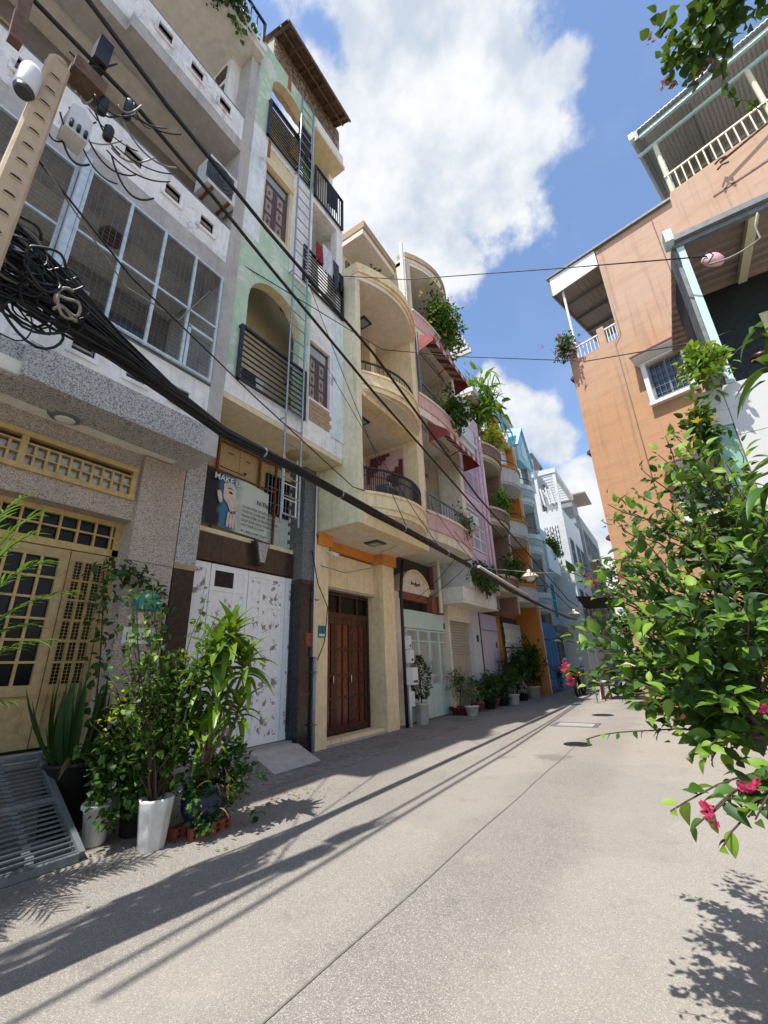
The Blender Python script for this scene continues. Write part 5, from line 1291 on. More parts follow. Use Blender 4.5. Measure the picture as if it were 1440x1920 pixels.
MB().box(0, .2, .2, 6, 0, 11.06).build('side_wall', 'orange_wall', H); MB().box(1.64, 9, 1.6, 1.8, 11.06, 14.7).build('wall', 'peach_wall', H); MB().box(1.66, 1.8, .2, 3.0, 11.06, 14.7).build('side_wall', 'peach_wall', H)
MB().box(.2, 9, .2, 6, 10.9, 11.0).build('floor', 'concrete', H)
# terrace corner: parapet pier, railings, post, sheet roof with white fascia
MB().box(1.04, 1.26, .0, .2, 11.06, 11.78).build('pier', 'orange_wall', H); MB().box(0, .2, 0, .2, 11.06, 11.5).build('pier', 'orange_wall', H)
def rail_x(x0, x1, z0, z1, n, mat, y=.1, r=.016):
    m = MB(); m.box(x0, x1, y-.03, y+.03, z1-.05, z1); m.box(x0, x1, y-.02, y+.02, z0, z0+.03); ro = m.build('railing', mat, H)
    for i in range(n): x = x0+(x1-x0)*(i+.5)/n; rod('bar', ro, mat, (x, y, z0+.03), (x, y, z1-.05), r)
rail_x(1.26, 1.64, 11.06, 11.7, 4, 'white_trim'); rail_x(.2, 1.04, 11.06, 11.64, 7, 'white_trim')
rod('post', H, 'white_trim', (.26, .12, 11.0), (.26, .12, 14.4), .045)
rf = MB(); rf.prism([(-.16, 15.02), (4.0, 14.72), (4.0, 14.80), (-.16, 15.10)], 'y', -.12, 4.2); rf.build('roof_sheet', 'grey_fascia', H)
fa = MB(); fa.prism([(-.1, 14.17), (1.62, 14.17), (1.62, 14.86), (-.1, 15.0)], 'y', -.05, -.01); fa.build('fascia', 'white_trim', H)
fs_ = MB(); fs_.prism([(-.05, 14.17), (4.0, 14.17), (4.0, 14.9), (-.05, 15.0)], 'x', -.1, -.05); fs_.build('fascia', 'corr_brown', H)
MB().box(-.04, 1.6, .0, 4.0, 14.3, 14.34).build('ceiling', 'corr_brown', H)
for y in (.9, 1.9, 2.9): MB().box(-.04, 1.6, y, y+.06, 14.2, 14.3).build('purlin', 'grey_fascia', H)
for k in range(9): MB().box(-.04+.18*k, .0+.18*k, .0, 4.0, 14.285, 14.298).build('ceiling_rib', 'corr_brown', H)
# windows with hoods
for z0, z1 in ((8.38, 9.57), (4.75, 5.95)):
    fr = MB(); xa, xb = 2.11, 3.03
    fr.box(xa-.12, xa, -.14, .1, z0-.1, z1+.05); fr.box(xb, xb+.12, -.14, .1, z0-.1, z1+.05); fr.box(xa-.14, xb+.16, -.18, .1, z0-.2, z0-.1); fr.box(xa-.18, xb+.2, -.1, .1, z1+.05, z1+.12)
    fr.build('window_surround', 'white_trim', H)
    hd = MB(); hd.prism([(0, z1+.42), (-.42, z1+.24), (-.42, z1+.17), (0, z1+.12)], 'x', xa-.24, xb+.26); hd.build('hood', 'white_trim', H)
    hd = MB(); hd.prism([(0, z1+.45), (-.47, z1+.26), (-.47, z1+.22), (0, z1+.42)], 'x', xa-.27, xb+.29); hd.build('hood_roof', 'maroon', H)
    fr = MB(); fr.box(xa, xb, .02, .06, z0, z0+.05); fr.box(xa, xb, .02, .06, z1-.05, z1); fr.box(xa, xa+.05, .02, .06, z0, z1); fr.box(xb-.05, xb, .02, .06, z0, z1); fr.box((xa+xb)/2-.025, (xa+xb)/2+.025, .01, .06, z0, z1)
    wo = fr.build('window', 'galv_dull', H)
    for a, c_ in ((xa+.05, (xa+xb)/2-.025), ((xa+xb)/2+.025, xb-.05)): blk('pane', wo, 'win_glass', a, c_, .08, .09, z0+.05, z1-.05)
    gb = []
    for k in range(7): x = xa+.06+.133*k; rod('bar', wo, 'galv_dull', (x, .0, z0+.02), (x, .0, z1-.02), .006)
    for k in range(5): z = z0+.14+.23*k; rod('bar', wo, 'galv_dull', (xa+.02, -.004, z), (xb-.02, -.004, z), .006)
MB().tube([(1.72, -.05, 14.1), (1.72, -.05, 11.2), (1.5, -.05, 10.9), (1.5, -.05, .2)], .012, 6).build('downpipe', 'cable_grey', H)
MB().tube([(3.4, -.03, 14.5), (3.45, -.03, 10), (3.42, -.03, 4)], .01, 6).build('wall_cable', 'iron_black', H)
# small hoods over windows on the street side
for z in (10.75, 7.75, 4.75):
    MB().prism([(0, z+.25), (-.3, z+.08), (-.3, z), (0, z-.02)], 'y', .5, 2.0).build('hood', 'maroon', H)
# upper terrace on the right
rail_x(4.05, 9, 15.10, 15.9, 26, 'cream_metal', .1, .022)
for x in (4.12, 6.6): rod('post', H, 'cream_metal', (x, .18, 15.07), (x, .18, 17.5), .07)
rf = MB(); n = 50
for i in range(n): x = 3.6+5.6*i/n; rf.box(x, x+5.6/n*.55, -.4, 3.2, 17.98, 18.0); rf.box(x+5.6/n*.55, x+5.6/n, -.4, 3.2, 18.0, 18.02)
rf.build('roof_sheet', 'corrugated', H, kind='stuff')
bw = MB().box(4.2, 9, 2.6, 2.7, 15.07, 17.9).build('back_wall', 'corrugated', H)
for k in range(28): blk('rib', bw, 'corrugated', 4.2, 9, 2.56, 2.6, 15.1+.1*k, 15.15+.1*k)
MB().box(3.6, 9, -.3, -.2, 17.75, 17.86).build('beam', 'mint_post', H); MB().box(3.6, 9, .12, .2, 17.5, 17.6).build('beam', 'mint_post', H); MB().box(3.72, 3.85, -.42, 3.0, 17.6, 17.97).build('gutter', 'grey_fascia', H); MB().box(3.6, 3.75, -.46, -.3, 17.75, 18.0).build('gutter_end', 'white_trim', H)
for x in (5.2, 7.2): MB().box(x, x+.07, -.2, 2.6, 17.6, 17.7).build('purlin', 'grey_fascia', H)
MB().box(4.07, 4.2, .2, 2.7, 15.07, 17.6).build('corner_sheet', 'galv_dull', H)
MB().box(4.9, 9, -.02, .0, 13.85, 13.9).build('ledge_line', 'maroon', H)
lb = MB(); lb.tube([(5.3, -.25, 14.6), (6.6, -.12, 14.95), (9, -.1, 15.0)], .035, 8); lb.build('bracket_arm', 'roof_rust', H)
for q in (-.12, .12): MB().tube([(5.2, -.3, 14.5+q), (5.32, -.25, 14.62+q), (5.45, -.3, 14.5+q)], .03, 6).build('bracket_claw', 'roof_rust', H)

# ================================================================ shop front on the right with tiled beam and sheet-roofed loft
H = thing('house', 'low shop house with white marble tiles and a mint-posted loft under sheet roofing', 'house', (1.6, 6.4, 0))
MB().box(1.2, 4.5, 6.03, 8.5, 0, 4.3).build('wall', 'dark_inside', H)
for k, (x0, x1, z0, z1) in enumerate(((.955, 1.165, 3.84, 4.35), (1.172, 2.0, 3.68, 4.36), (1.172, 2.0, 2.4, 3.673), (2.007, 3.2, 2.4, 3.2), (2.007, 3.2, 3.207, 4.36))):
    blk('tile', H, 'marble' if 'marble' in MATS else 'white_trim', x0, x1, 6.0, 6.4, z0, z1)
gp = MB().box(.96, 1.16, 6.02, 6.06, 3.1, 3.835); gp.build('glass_panel', 'green_glass' if 'green_glass' in MATS else 'win_pale', H)
MB().box(.97, 1.15, 6.1, 7.6, 3.0, 3.1).build('beam', 'mint_post', H); MB().box(.96, 3.2, 6.42, 9, 4.2, 4.33).build('floor', 'concrete', H)
MB().box(1.235, 1.32, 6.0, 6.06, 4.37, 6.72).build('post', 'mint_post', H); MB().box(1.19, 1.233, 6.02, 6.4, 4.36, 6.72).build('post_return', 'grey_fascia', H)  # post_return: shaded side of the mint post, its shade put into a grey colour
MB().box(1.335, 4.5, 6.0, 6.05, 6.56, 6.70).build('beam', 'mint_post', H) if False else None
MB().box(1.2, 4.6, 5.92, 6.0, 6.74, 6.83).build('gutter', 'grey_fascia', H); MB().box(1.2, 4.6, 5.98, 6.04, 6.66, 6.735).build('fascia', 'galv_dull', H); MB().box(1.12, 1.22, 5.84, 6.05, 6.7, 6.9).build('gutter_end', 'mint_post', H)
rf = MB()
for k in range(16): y = 6.05+.17*k; rf.prism([(y, 6.80), (y+.06, 6.80), (y+.085, 6.77), (y+.145, 6.77), (y+.17, 6.80), (y+.17, 6.815), (y, 6.815)], 'x', 1.2, 4.6)
rf.build('roof_sheet', 'corr_brown', H)
MB().box(2.05, 2.16, 6.05, 8.6, 6.66, 6.76).build('purlin', 'cream_metal', H); MB().box(3.3, 3.4, 6.05, 8.6, 6.66, 6.76).build('purlin', 'cream_metal', H)
MB().box(1.3, 4.6, 7.3, 7.33, 4.33, 6.7).build('tarpaulin', 'tarp_green', H); MB().box(1.24, 1.27, 6.5, 7.3, 4.33, 6.7).build('tarpaulin', 'dark_fabric', H); rod('rail', H, 'iron_black', (1.3, 7.0, 4.4), (1.3, 7.0, 6.7), .035)
sg = thing('sign', 'cream phone-number sign hung on the green tarpaulin', 'sign', (2.5, 7.28, 5.4))
MB().box(2.12, 3.4, 7.26, 7.29, 5.25, 6.0).build('board', 'sign_cream', sg)
lettering('lettering', '0907 294', sg, 'ink', (2.2, 7.255, 5.92), (.3, 0, -1), (1, 0, .3), .22)
lettering('lettering', 'NH', sg, 'ink', (2.6, 7.255, 5.6), (1, 0, 0), (0, 0, 1), .3)
bt = thing('folded_awning', 'pale folded awning roll with a red end under the tarpaulin', 'awning', (2.3, 6.8, 4.9)); MB().box(1.9, 3.4, 6.78, 6.84, 4.95, 5.07).build('arm', 'cream_metal', bt); MB().lathe([(.11, 0), (.11, .05), (.03, .06)], (1.82, 6.75, 4.98), 14).build('end_cap', 'red_plastic', bt)
fn = MB().box(1.3, 1.34, 6.06, 7.2, 4.36, 4.45).build('kerb', 'concrete', H)
lid = thing('lamp_shade', 'pink oval plastic shade with a wire handle on the mint post', 'lamp', (1.5, 5.86, 6.08))
q = MB().lathe([(.001, -.03), (.09, -.025), (.13, 0), (.12, .05), (.06, .09), (.001, .1)], (0, 0, 0), 18); qo = q.build('shade', 'pink_plastic', lid); qo.location = (0, 0, 0); qo.rotation_euler = (math.radians(75), 0, math.radians(25)); qo.data.transform(Matrix.Translation(Vector((1.5, 5.86, 6.08)))); OFF
MB().tube([(1.40, 5.72, 6.1), (1.46, 5.70, 6.12), (1.50, 5.72, 6.06), (1.42, 5.72, 5.96)], .008, 5).build('handle', 'iron_black', lid)
MB().tube(curve3((1.42, 5.72, 5.95), (1.95, 5.7, 6.0), .06, 8)+[Vector((1.95, 5.7, 6.2)), Vector((2.02, 5.7, 6.38))], .012, 5).build('cable', 'cable_grey', lid)

# overhead corner of the neighbouring balcony
H = thing('balcony', 'rounded salmon balcony edge overhead in the corner by the vines', 'balcony', (1.4, 1.0, 3.4))
def rcorner(r, z0, z1, x0, y1, n=8):
    pts = [(x0+r-r*math.cos(math.pi/2*i/n), y1-r+r*math.sin(math.pi/2*i/n)) for i in range(n+1)]
    return MB().prism([(4, -3), (x0, -3)]+pts+[(4, y1)], 'z', z0, z1)
rcorner(.5, 3.47, 3.62, .80, 1.62).build('soffit', 'salmon', H); rcorner(.5, 3.62, 3.67, .765, 1.655).build('moulding', 'white_trim', H); rcorner(.5, 3.67, 3.95, .80, 1.62).build('parapet', 'salmon', H); rcorner(.5, 3.95, 4.0, .765, 1.655).build('moulding', 'white_trim', H); rcorner(.5, 4.0, 4.5, .80, 1.62).build('parapet', 'salmon', H)

# dark awning, plants and houses further down the right side
aw = thing('awning', 'dark sagging cloth awning across the far right of the lane', 'awning', (-1.6, 16, 2.8))
n = 10; vs = []
for i in range(n+1):
    for j in range(5):
        u, v_ = i/n, j/4; vs.append((-2.35+1.9*u, 15.2+1.8*v_, 3.22-.30*u-.25*v_*(1-u)-.1*math.sin(math.pi*u)*math.sin(math.pi*v_)))
MB().add(vs+[(a, b_, c_-.02) for a, b_, c_ in vs], [(i*5+j, (i+1)*5+j, (i+1)*5+j+1, i*5+j+1) for i in range(n) for j in range(4)]+[(55+i*5+j, 55+i*5+j+1, 55+(i+1)*5+j+1, 55+(i+1)*5+j) for i in range(n) for j in range(4)], True).build('cloth', 'dark_fabric', aw)
for x, y in ((-2.3, 15.3), (-2.3, 16.9)): rod('pole', aw, 'galv_dull', (x, y, 0), (x, y, 3.2), .02)
H = thing('house', 'blue house front behind the dark awning on the right', 'house', (0, 24, 0))
MB().box(-.6, 5, 19.5, 27, 0, 6.0).build('wall', 'far_blue', H)
for y in (20, 22, 24): 
    for z in (1, 3.6): q = MB().box(-.66, -.6, y, y+1.2, z, z+1.5).build('window', 'white_trim', H); blk('pane', q, 'win_glass', -.67, -.655, y+.08, y+1.12, z+.08, z+1.42)
MB().box(-1.6, -.6, 19.6, 26.8, 3.0, 3.1).build('canopy', 'h8_blue', H)
H = thing('house', 'cream house on the far right of the lane', 'house', (0, 33, 0))
MB().box(-.8, 5, 27.2, 44, 0, 7.5).build('wall', 'h4_cream', H)
for y in (28, 31, 34, 37, 40):
    for z in (1, 4.2): q = MB().box(-.86, -.8, y, y+1.4, z, z+1.6).build('window', 'shutter_brown', H); blk('pane', q, 'win_glass', -.87, -.855, y+.08, y+1.32, z+.08, z+1.52)
MB().box(-1.9, -.8, 27.4, 43, 3.2, 3.3).build('canopy', 'corr_brown', H)

# ================================================================ utility pole, cables, lamps
PX, PY = -2.9, .28
P = thing('utility_pole', 'concrete utility pole with recessed footholds and metal boxes, top left', 'utility pole', (PX, PY, 0))
MB().add([(PX+sx*r, PY+sy*r2, z) for z, r, r2 in ((0, .095, .105), (5.5, .055, .066)) for sx, sy in ((-1,-.8),(-.8,-1),(.8,-1),(1,-.8),(1,.8),(.8,1),(-.8,1),(-1,.8))], [(7,6,5,4,3,2,1,0),(8,9,10,11,12,13,14,15)]+[(i, (i+1) % 8, 8+(i+1) % 8, 8+i) for i in range(8)]).build('shaft', 'pole_concrete', P)
MB().lathe([(.063, 0), (.057, .05), (.04, .075), (.001, .08)], (PX, PY, 5.5), 14).build('cap', 'pole_concrete', P)
z = 2.2
while z < 5.4:
    f = 1-z/5.5; xx = PX+.055+.04*f
    MB().prism([(PY-.028, z), (PY+.028, z), (PY+.03, z+.016), (PY+.014, z+.026), (PY-.014, z+.026), (PY-.03, z+.016)], 'x', xx-.006, xx+.002).build('foothold', 'hole_dark', P)
    MB().box(xx-.006, xx+.008, PY-.034, PY+.034, z-.007, z).build('foothold_lip', 'pole_concrete', P)
    z += .155
b1 = thing('meter_box', 'rounded white metal box strapped to the left of the pole', 'electrical box', (PX+.05, .13, 4.92))
MB().lathe([(.055, 0), (.063, .03), (.063, .2), (.05, .24), (.001, .25)], (PX+.06, .17, 4.95), 16).build('casing', 'white_plastic', b1); MB().lathe([(.045, -.03), (.06, 0)], (PX+.06, .17, 4.95), 16).build('base', 'ac_grille', b1)
b2 = thing('meter_box', 'square grey junction box strapped to the right of the pole', 'electrical box', (PX+.05, .45, 4.9))
MB().prism([(.40, 4.88), (.54, 4.88), (.54, 5.1), (.47, 5.17), (.40, 5.13)], 'x', PX-.02, PX+.13).build('casing', 'ac_white', b2)
for k in range(3): MB().tube([(PX+.135, .425+.045*k, 4.97), (PX+.14, .425+.045*k, 4.90)], .012, 8).build('gland', 'iron_black', b2)
b3 = thing('crossarm', 'weathered timber crossarm with black splice cases at the pole head', 'crossarm', (PX, .36, 5.6))
MB().bar((PX, .05, 5.36), (PX+.03, .0, 5.95), .07).build('upright', 'roof_rust', b3); MB().box(PX-.09, PX+.07, .34, .56, 5.58, 5.72).build('casing', 'roof_rust', b3); MB().box(PX-.08, PX+.06, .43, .53, 5.9, 6.2).build('insulator_box', 'iron_black', b3); MB().box(PX-.07, PX+.07, -.12, .04, 5.9, 6.1).build('casing', 'concrete_pale', b3)
for (y, z, d) in ((.58, 5.42, .2), (.66, 5.22, .16), (.74, 5.62, .24), (.5, 5.9, .3)): MB().lathe([(.02, 0), (.034, .02), (.036, d-.03), (.018, d)], (PX+.02, y, z), 10).build('splice_case', 'iron_black', b3)
tw_ = thing('slack_wires', 'loose black and pale wires looping around the pole head', 'cables', (PX, .4, 5.5))
for k in range(22):
    a = Vector((PX+rnd.uniform(-.02, .1), rnd.uniform(.3, .75), rnd.uniform(4.9, 5.8))); b_ = a+Vector((rnd.uniform(-.08, .1), rnd.uniform(.08, .45), rnd.uniform(-.2, .35)))
    MB().tube(curve3(a, b_, rnd.uniform(.05, .2), 14), rnd.uniform(.004, .008), 5).build('wire', 'cable_grey' if k % 5 == 0 else 'cable_black', tw_)
# bundle of telecom cables along the facades
Cb = thing('cable_bundle', 'thick sagging bundle of black telecom cables along the house fronts', 'cables', (-3.2, 3.0, 3.4))
path = [(-1.8, 4.25), (-.6, 4.08), (.3, 3.95), (.75, 3.84), (1.2, 3.70), (1.65, 3.56), (2.2, 3.44), (3.2, 3.42), (4.75, 3.34), (6.4, 3.27), (8.6, 3.15), (11, 3.0), (13.3, 2.9), (18, 2.8), (24, 2.95), (30, 3.2)]
for k in range(52):
    a0 = rnd.uniform(0, 6.28); rr = rnd.random()**.5; tw = rnd.uniform(.3, 1.1); pts = []
    dz = rnd.uniform(-.3, .2)
    for y, z in path:
        R_ = (.22 if y < .5 else .16 if y < 1 else .10 if y < 1.4 else .065 if y < 1.8 else .052 if y < 5 else .048 if y < 12 else .04)
        a = a0+y*tw; spread = dz*(1 if y < .6 else max(0, 1-(y-.6)/.95)**1.3)
        pts.append(Vector((-3.2+R_*rr*math.cos(a), y+rnd.uniform(-.05, .05), z+R_*rr*math.sin(a)+spread*.75)))
    MB().tube(pts, rnd.uniform(.006, .012), 5).build('cable', 'cable_black' if rnd.random() > .05 else 'cable_grey', Cb)
for y, z in ((2.7, 3.43), (4.0, 3.38), (5.6, 3.31), (7.2, 3.23), (8.3, 3.165)): MB().tube([(-3.2, y-.012, z), (-3.2, y+.012, z)], .056, 10).build('tie', 'galv', Cb)
Cc = thing('coiled_cable', 'tangled loops of slack black cable hanging by the pole', 'cables', (-3.15, .4, 3.4))
for k in range(44):
    c0 = Vector((-3.18+rnd.uniform(-.15, .2), rnd.uniform(-.1, .75), rnd.uniform(3.62, 4.12))); r0 = rnd.uniform(.07, .2); pts = []
    ph = rnd.uniform(0, 6); ov = rnd.uniform(.5, 1.0); da = rnd.uniform(.26, .36)
    for i in range(40): a = ph+i*da; pts.append(c0+Vector((.04*math.sin(a*.7+ph), r0*math.cos(a), r0*ov*math.sin(a)-.004*i+.02*math.sin(i*.9))))
    MB().tube(pts, rnd.uniform(.005, .011), 5).build('cable', 'cable_black' if k % 6 else 'cable_grey', Cc)
def wire(label, pts, r=.016, mat='cable_black', group=None, sub=1, name='power_cable'):
    out = []
    for i in range(len(pts)-1):
        a, c_ = Vector(pts[i]), Vector(pts[i+1])
        for k in range(sub): out.append(a.lerp(c_, k/sub))
    out.append(Vector(pts[-1])); o = MB().tube(out, r, 6).build(name, mat); tag(o, label, 'cable', group); return o
wire('thick black power cable, the upper of two over the facades', [(PX+.12, -2, 6.85), (PX+.12, .29, 6.28), (PX+.12, .96, 6.08), (PX+.11, 2.17, 5.86), (PX+.1, 4.26, 5.63), (PX, 8.4, 4.7), (-3.1, 13.5, 4.25), (-3.4, 20, 3.7), (-3.6, 30, 3.6)], .022)
wire('thick black power cable, the lower of two over the facades', [(PX, -2, 6.2), (PX, .04, 5.91), (PX, .76, 5.9), (PX, 1.58, 5.74), (PX, 2.3, 5.55), (PX, 4.39, 5.06), (PX-.05, 8.4, 4.4), (-3.15, 13.5, 3.9), (-3.4, 20, 3.4), (-3.6, 30, 3.4)], .02)
wire('thin cable crossing the lane high up to the mint post', [(-4.5, 5.7, 9.65), (-3.0, 5.9, 8.75), (-1.5, 6.0, 8.0), (0, 5.9, 7.05), (1.45, 5.75, 6.1)], .009, name='thin_cable')
wire('thin cable crossing the lane below the striped awning to the shop', [(-4.6, 3.0, 7.5), (-4.2, 6.8, 8.2), (-2.3, 7.0, 7.2), (-.2, 7.0, 6.08), (1.3, 6.4, 5.3), (1.5, 6.2, 5.2)], .009, name='thin_cable')
wire('thin cable running from the pole past the caged balcony to the yellow house', [(-2.95, .3, 4.65), (-3.35, 1.2, 4.6), (-3.8, 3.0, 4.55), (-4.2, 5.6, 4.3), (-4.1, 8.4, 4.6)], .009, name='thin_cable')
wire('pale thin cable looping over the cage of the grey house', [(-2.95, .4, 4.6), (-3.7, 1.3, 4.8), (-4.4, 2.2, 5.5), (-4.48, 2.6, 6.4)], .007, 'cable_grey', name='thin_cable')
wire('pale cable looped under the soffit of the yellow house', [(-5.15, 5.85, 3.05), (-5.0, 6.4, 2.98), (-4.8, 7.0, 3.15), (-4.7, 7.2, 3.5), (-4.5, 7.5, 3.66)], .009, 'cable_grey', name='thin_cable')
wire('black cable drooping down the pilaster beside the red doors', [(-5.15, 5.6, 3.3), (-5.12, 5.75, 2.7), (-5.1, 6.0, 2.3), (-5.12, 5.95, 1.7), (-5.14, 5.8, 1.4)], .009, name='thin_cable')
for k, (p, q) in enumerate((((-4.5, 4.7, 8.3), (-3.22, 5.8, 3.3)), ((-4.5, 5.2, 6.8), (-3.22, 7.0, 3.24)), ((-3.22, 7.6, 3.2), (-5.1, 8.75, 2.6)), ((-3.22, 8.2, 3.17), (-5.1, 8.78, 2.5)), ((-4.2, 8.6, 5.0), (-3.22, 9.4, 3.1)), ((-4.3, 9.6, 4.9), (-3.22, 10.6, 3.03)))):
    wire(('drop cable from the second balcony of the green house to the bundle', 'drop cable from the shuttered window of the green house to the bundle', 'drop cable from the bundle down to the meter boxes, nearer one', 'drop cable from the bundle down to the meter boxes, farther one', 'drop cable from the curved balcony end to the bundle', 'drop cable from the pink parapet to the bundle')[k], curve3(p, q, .12, 8), .006, name='drop_cable')
wire('white conduit lying along the bundle beyond the yellow house', [(-3.16, 8.7, 3.22), (-3.16, 10.7, 3.1), (-3.16, 12.6, 3.0)], .035, 'concrete_pale', name='conduit')
wire('thin cable strung straight across to the first street lamp', [(-4.5, 9.0, 3.55), (-2.9, 13, 3.72), (-1.2, 14.5, 3.7)], .012, 'cable_grey', name='thin_cable')
wire('thin cable strung across to the second street lamp', [(-4.5, 17, 3.2), (-3.3, 20, 3.3), (-1.0, 21, 3.3)], .012, 'cable_grey', name='thin_cable')
def streetlamp(label, c, r):
    L = thing('street_lamp', label, 'street lamp', c, group='shaded lamps strung over the lane')
    MB().lathe([(r, -.02), (r*1.0, 0), (r*.7, r*.28), (r*.25, r*.5), (r*.22, r*.8), (r*.1, r*.85)], c, 20).build('shade', 'lamp_cream', L)
    MB().lathe([(.001, -r*.55), (r*.4, -r*.45), (r*.55, -.03), (r*.5, 0)], c, 16).build('globe', 'white_plastic', L)
    MB().tube([(c[0], c[1], c[2]+r*.8), (c[0], c[1], c[2]+r*1.1)], r*.08, 6).build('hook', 'iron_black', L)
    MB().tube([(c[0]+r*.7, c[1], c[2]-.02), (c[0]+r*.75, c[1], c[2]-r*.35), (c[0]+r*.2, c[1], c[2]-r*.6)], r*.05, 6).build('guard', 'iron_black', L)
streetlamp('nearer cream enamel street lamp hung over the lane before the orange house', (-3.17, 13, 3.64), .26)
streetlamp('farther small white street lamp hung over the lane by the blue gate', (-3.27, 20, 3.1), .24)

dp = thing('downpipe', 'pale plastic downpipe between the dark pillar and the yellow house', 'pipe', (-5.15, 5.74, 0))
MB().tube([(-5.15, 5.74, 0), (-5.15, 5.74, 1.45)], .028, 10).build('pipe', 'pvc_grey', dp); MB().tube([(-5.15, 5.70, 1.45), (-5.15, 5.70, 4.9)], .016, 8).build('pipe', 'white_plastic', dp)
for z in (.4, 1.2, 2.4, 3.6): MB().box(-5.19, -5.11, 5.69, 5.775, z, z+.02).build('clip', 'galv_dull', dp)
TIPS = [(0.05, 2.63, 1.21), (0.32, 2.80, 1.20), (0.35, 2.77, 1.34), (-0.23, 1.92, 1.57), (0.03, 1.62, 1.38), (0.18, 1.81, 1.20), (0.38, 2.40, 2.06), (0.32, 1.88, 1.79), (0.21, 1.98, 1.09), (0.36, 2.48, 1.47), (0.03, 2.76, 0.88), (-0.07, 1.82, 1.66), (-0.11, 1.60, 1.37), (0.19, 2.00, 1.69), (0.23, 2.01, 1.51), (-0.03, 1.67, 1.26), (0.07, 1.62, 1.14), (0.29, 2.35, 1.71), (-0.35, 2.81, 1.20), (0.35, 2.06, 1.66), (-0.03, 1.74, 1.19), (0.14, 2.72, 1.13), (-0.01, 2.04, 1.03), (0.27, 2.01, 1.43), (0.33, 2.13, 1.45), (-0.24, 2.67, 1.46), (0.02, 1.67, 1.55), (-0.06, 1.77, 1.13), (0.06, 2.42, 0.95), (0.35, 2.16, 2.02), (-0.15, 2.90, 1.74), (0.13, 2.19, 0.95), (-0.05, 2.22, 1.24), (-0.08, 1.79, 1.61), (0.30, 2.25, 1.35), (-0.27, 2.73, 1.16), (-0.18, 2.61, 1.15), (0.14, 2.59, 1.32), (-0.12, 1.97, 1.27), (-0.07, 2.50, 1.18), (0.08, 1.62, 1.37), (0.16, 2.47, 1.95), (-0.10, 2.44, 1.12), (0.31, 2.44, 1.75), (0.09, 2.06, 1.12), (0.17, 2.49, 1.04), (0.21, 2.27, 0.97), (0.19, 2.69, 2.17), (0.37, 2.50, 1.56), (0.09, 1.82, 1.23), (0.22, 2.47, 1.43), (-0.08, 2.61, 1.40), (0.04, 1.64, 1.25), (-0.24, 2.45, 1.70), (-0.26, 2.42, 1.31), (-0.10, 2.37, 1.40), (-0.09, 1.75, 1.59), (0.22, 1.65, 1.56), (0.25, 2.31, 2.13), (-0.15, 2.85, 1.49), (0.33, 2.66, 1.68), (0.14, 1.78, 1.61), (0.10, 2.84, 1.50), (0.28, 2.06, 1.36), (0.25, 2.42, 2.10), (0.32, 2.16, 1.65), (-0.16, 2.86, 2.06), (0.24, 1.94, 1.37), (0.34, 2.14, 1.49), (0.09, 2.22, 1.84), (0.06, 2.62, 1.94), (0.16, 2.82, 2.01), (0.27, 1.95, 1.78), (-0.16, 2.22, 1.40), (0.12, 2.57, 1.41), (-0.31, 1.99, 1.21), (0.09, 1.99, 1.71), (0.06, 2.07, 1.56), (0.13, 1.65, 1.36), (-0.19, 2.79, 1.72), (0.20, 1.62, 1.39), (0.26, 2.35, 1.63), (0.13, 2.23, 1.35), (0.33, 2.11, 1.63), (0.33, 1.99, 1.84), (-0.36, 2.20, 1.66), (-0.30, 2.20, 1.68), (-0.22, 2.30, 1.72), (-0.12, 2.10, 1.66), (-0.38, 2.00, 1.33), (-0.34, 2.10, 1.38), (-0.31, 2.20, 1.43), (-0.35, 1.90, 1.20), (-0.33, 2.00, 1.15), (-0.29, 2.10, 1.22), (-0.12, 2.20, 1.95), (-0.07, 2.30, 1.93), (-0.11, 2.20, 1.88), (0.00, 2.20, 1.98), (0.05, 2.30, 2.13), (0.17, 2.10, 2.18), (0.21, 2.20, 2.22), (0.13, 2.20, 2.14), (-0.27, 2.40, 1.54), (-0.07, 2.40, 1.84), (-0.13, 2.00, 1.58), (0.30, 2.40, 2.24), (0.45, 2.40, 2.18), (-0.23, 2.00, 1.14), (-0.15, 1.90, 1.09), (-0.08, 1.90, 1.01), (-0.02, 1.80, 0.96), (0.02, 1.70, 0.96)]
LOW = [(-0.35, 1.90, 0.97), (0.02, 1.60, 1.01), (-0.10, 1.50, 0.87), (-0.02, 1.45, 0.88), (-0.05, 1.40, 0.87), (0.08, 1.50, 0.93), (0.06, 1.45, 0.89), (-0.01, 1.40, 0.83), (0.07, 1.40, 0.90)]
FLOW = [(-0.38, 1.90, 1.21), (-0.37, 1.90, 1.18), (-0.12, 2.10, 1.57), (0.07, 2.00, 1.31), (-0.26, 2.20, 1.59), (-0.02, 1.43, 0.89), (0.08, 1.48, 0.94), (0.07, 1.42, 0.90), (0.17, 1.70, 1.10), (0.18, 1.70, 1.08)]

# ================================================================ plants near the camera
VIEW = Vector((0, 0, 1.25))
def cluster(f, c, key, n, size, r=.03):
    for k in range(n):
        a = 6.283*k/n+rnd.uniform(-.4, .4); e = rnd.uniform(-.2, .9)
        f.put(key, Vector(c)+rv(r*.4), (math.cos(a)*math.cos(e), math.sin(a)*math.cos(e), math.sin(e)), Vector((0, 0, 1))+rv(.4), size*rnd.uniform(.7, 1.15))
B = thing('bougainvillea', 'large leafy bougainvillea bush with crimson flowers at the right edge', 'bush', (.62, 2.15, 0))
pot_round(B, (.62, 2.15, 0), .22, .30, .42, 'pot_clay')
base = Vector((.58, 2.15, .42)); st = MB(); f = Foliage()
forks = [Vector((.42, 2.05, .78)), Vector((.36, 2.3, .95)), Vector((.5, 2.0, 1.15)), Vector((.22, 2.15, 1.05)), Vector((.45, 2.4, 1.35)), Vector((.2, 1.9, 1.0))]
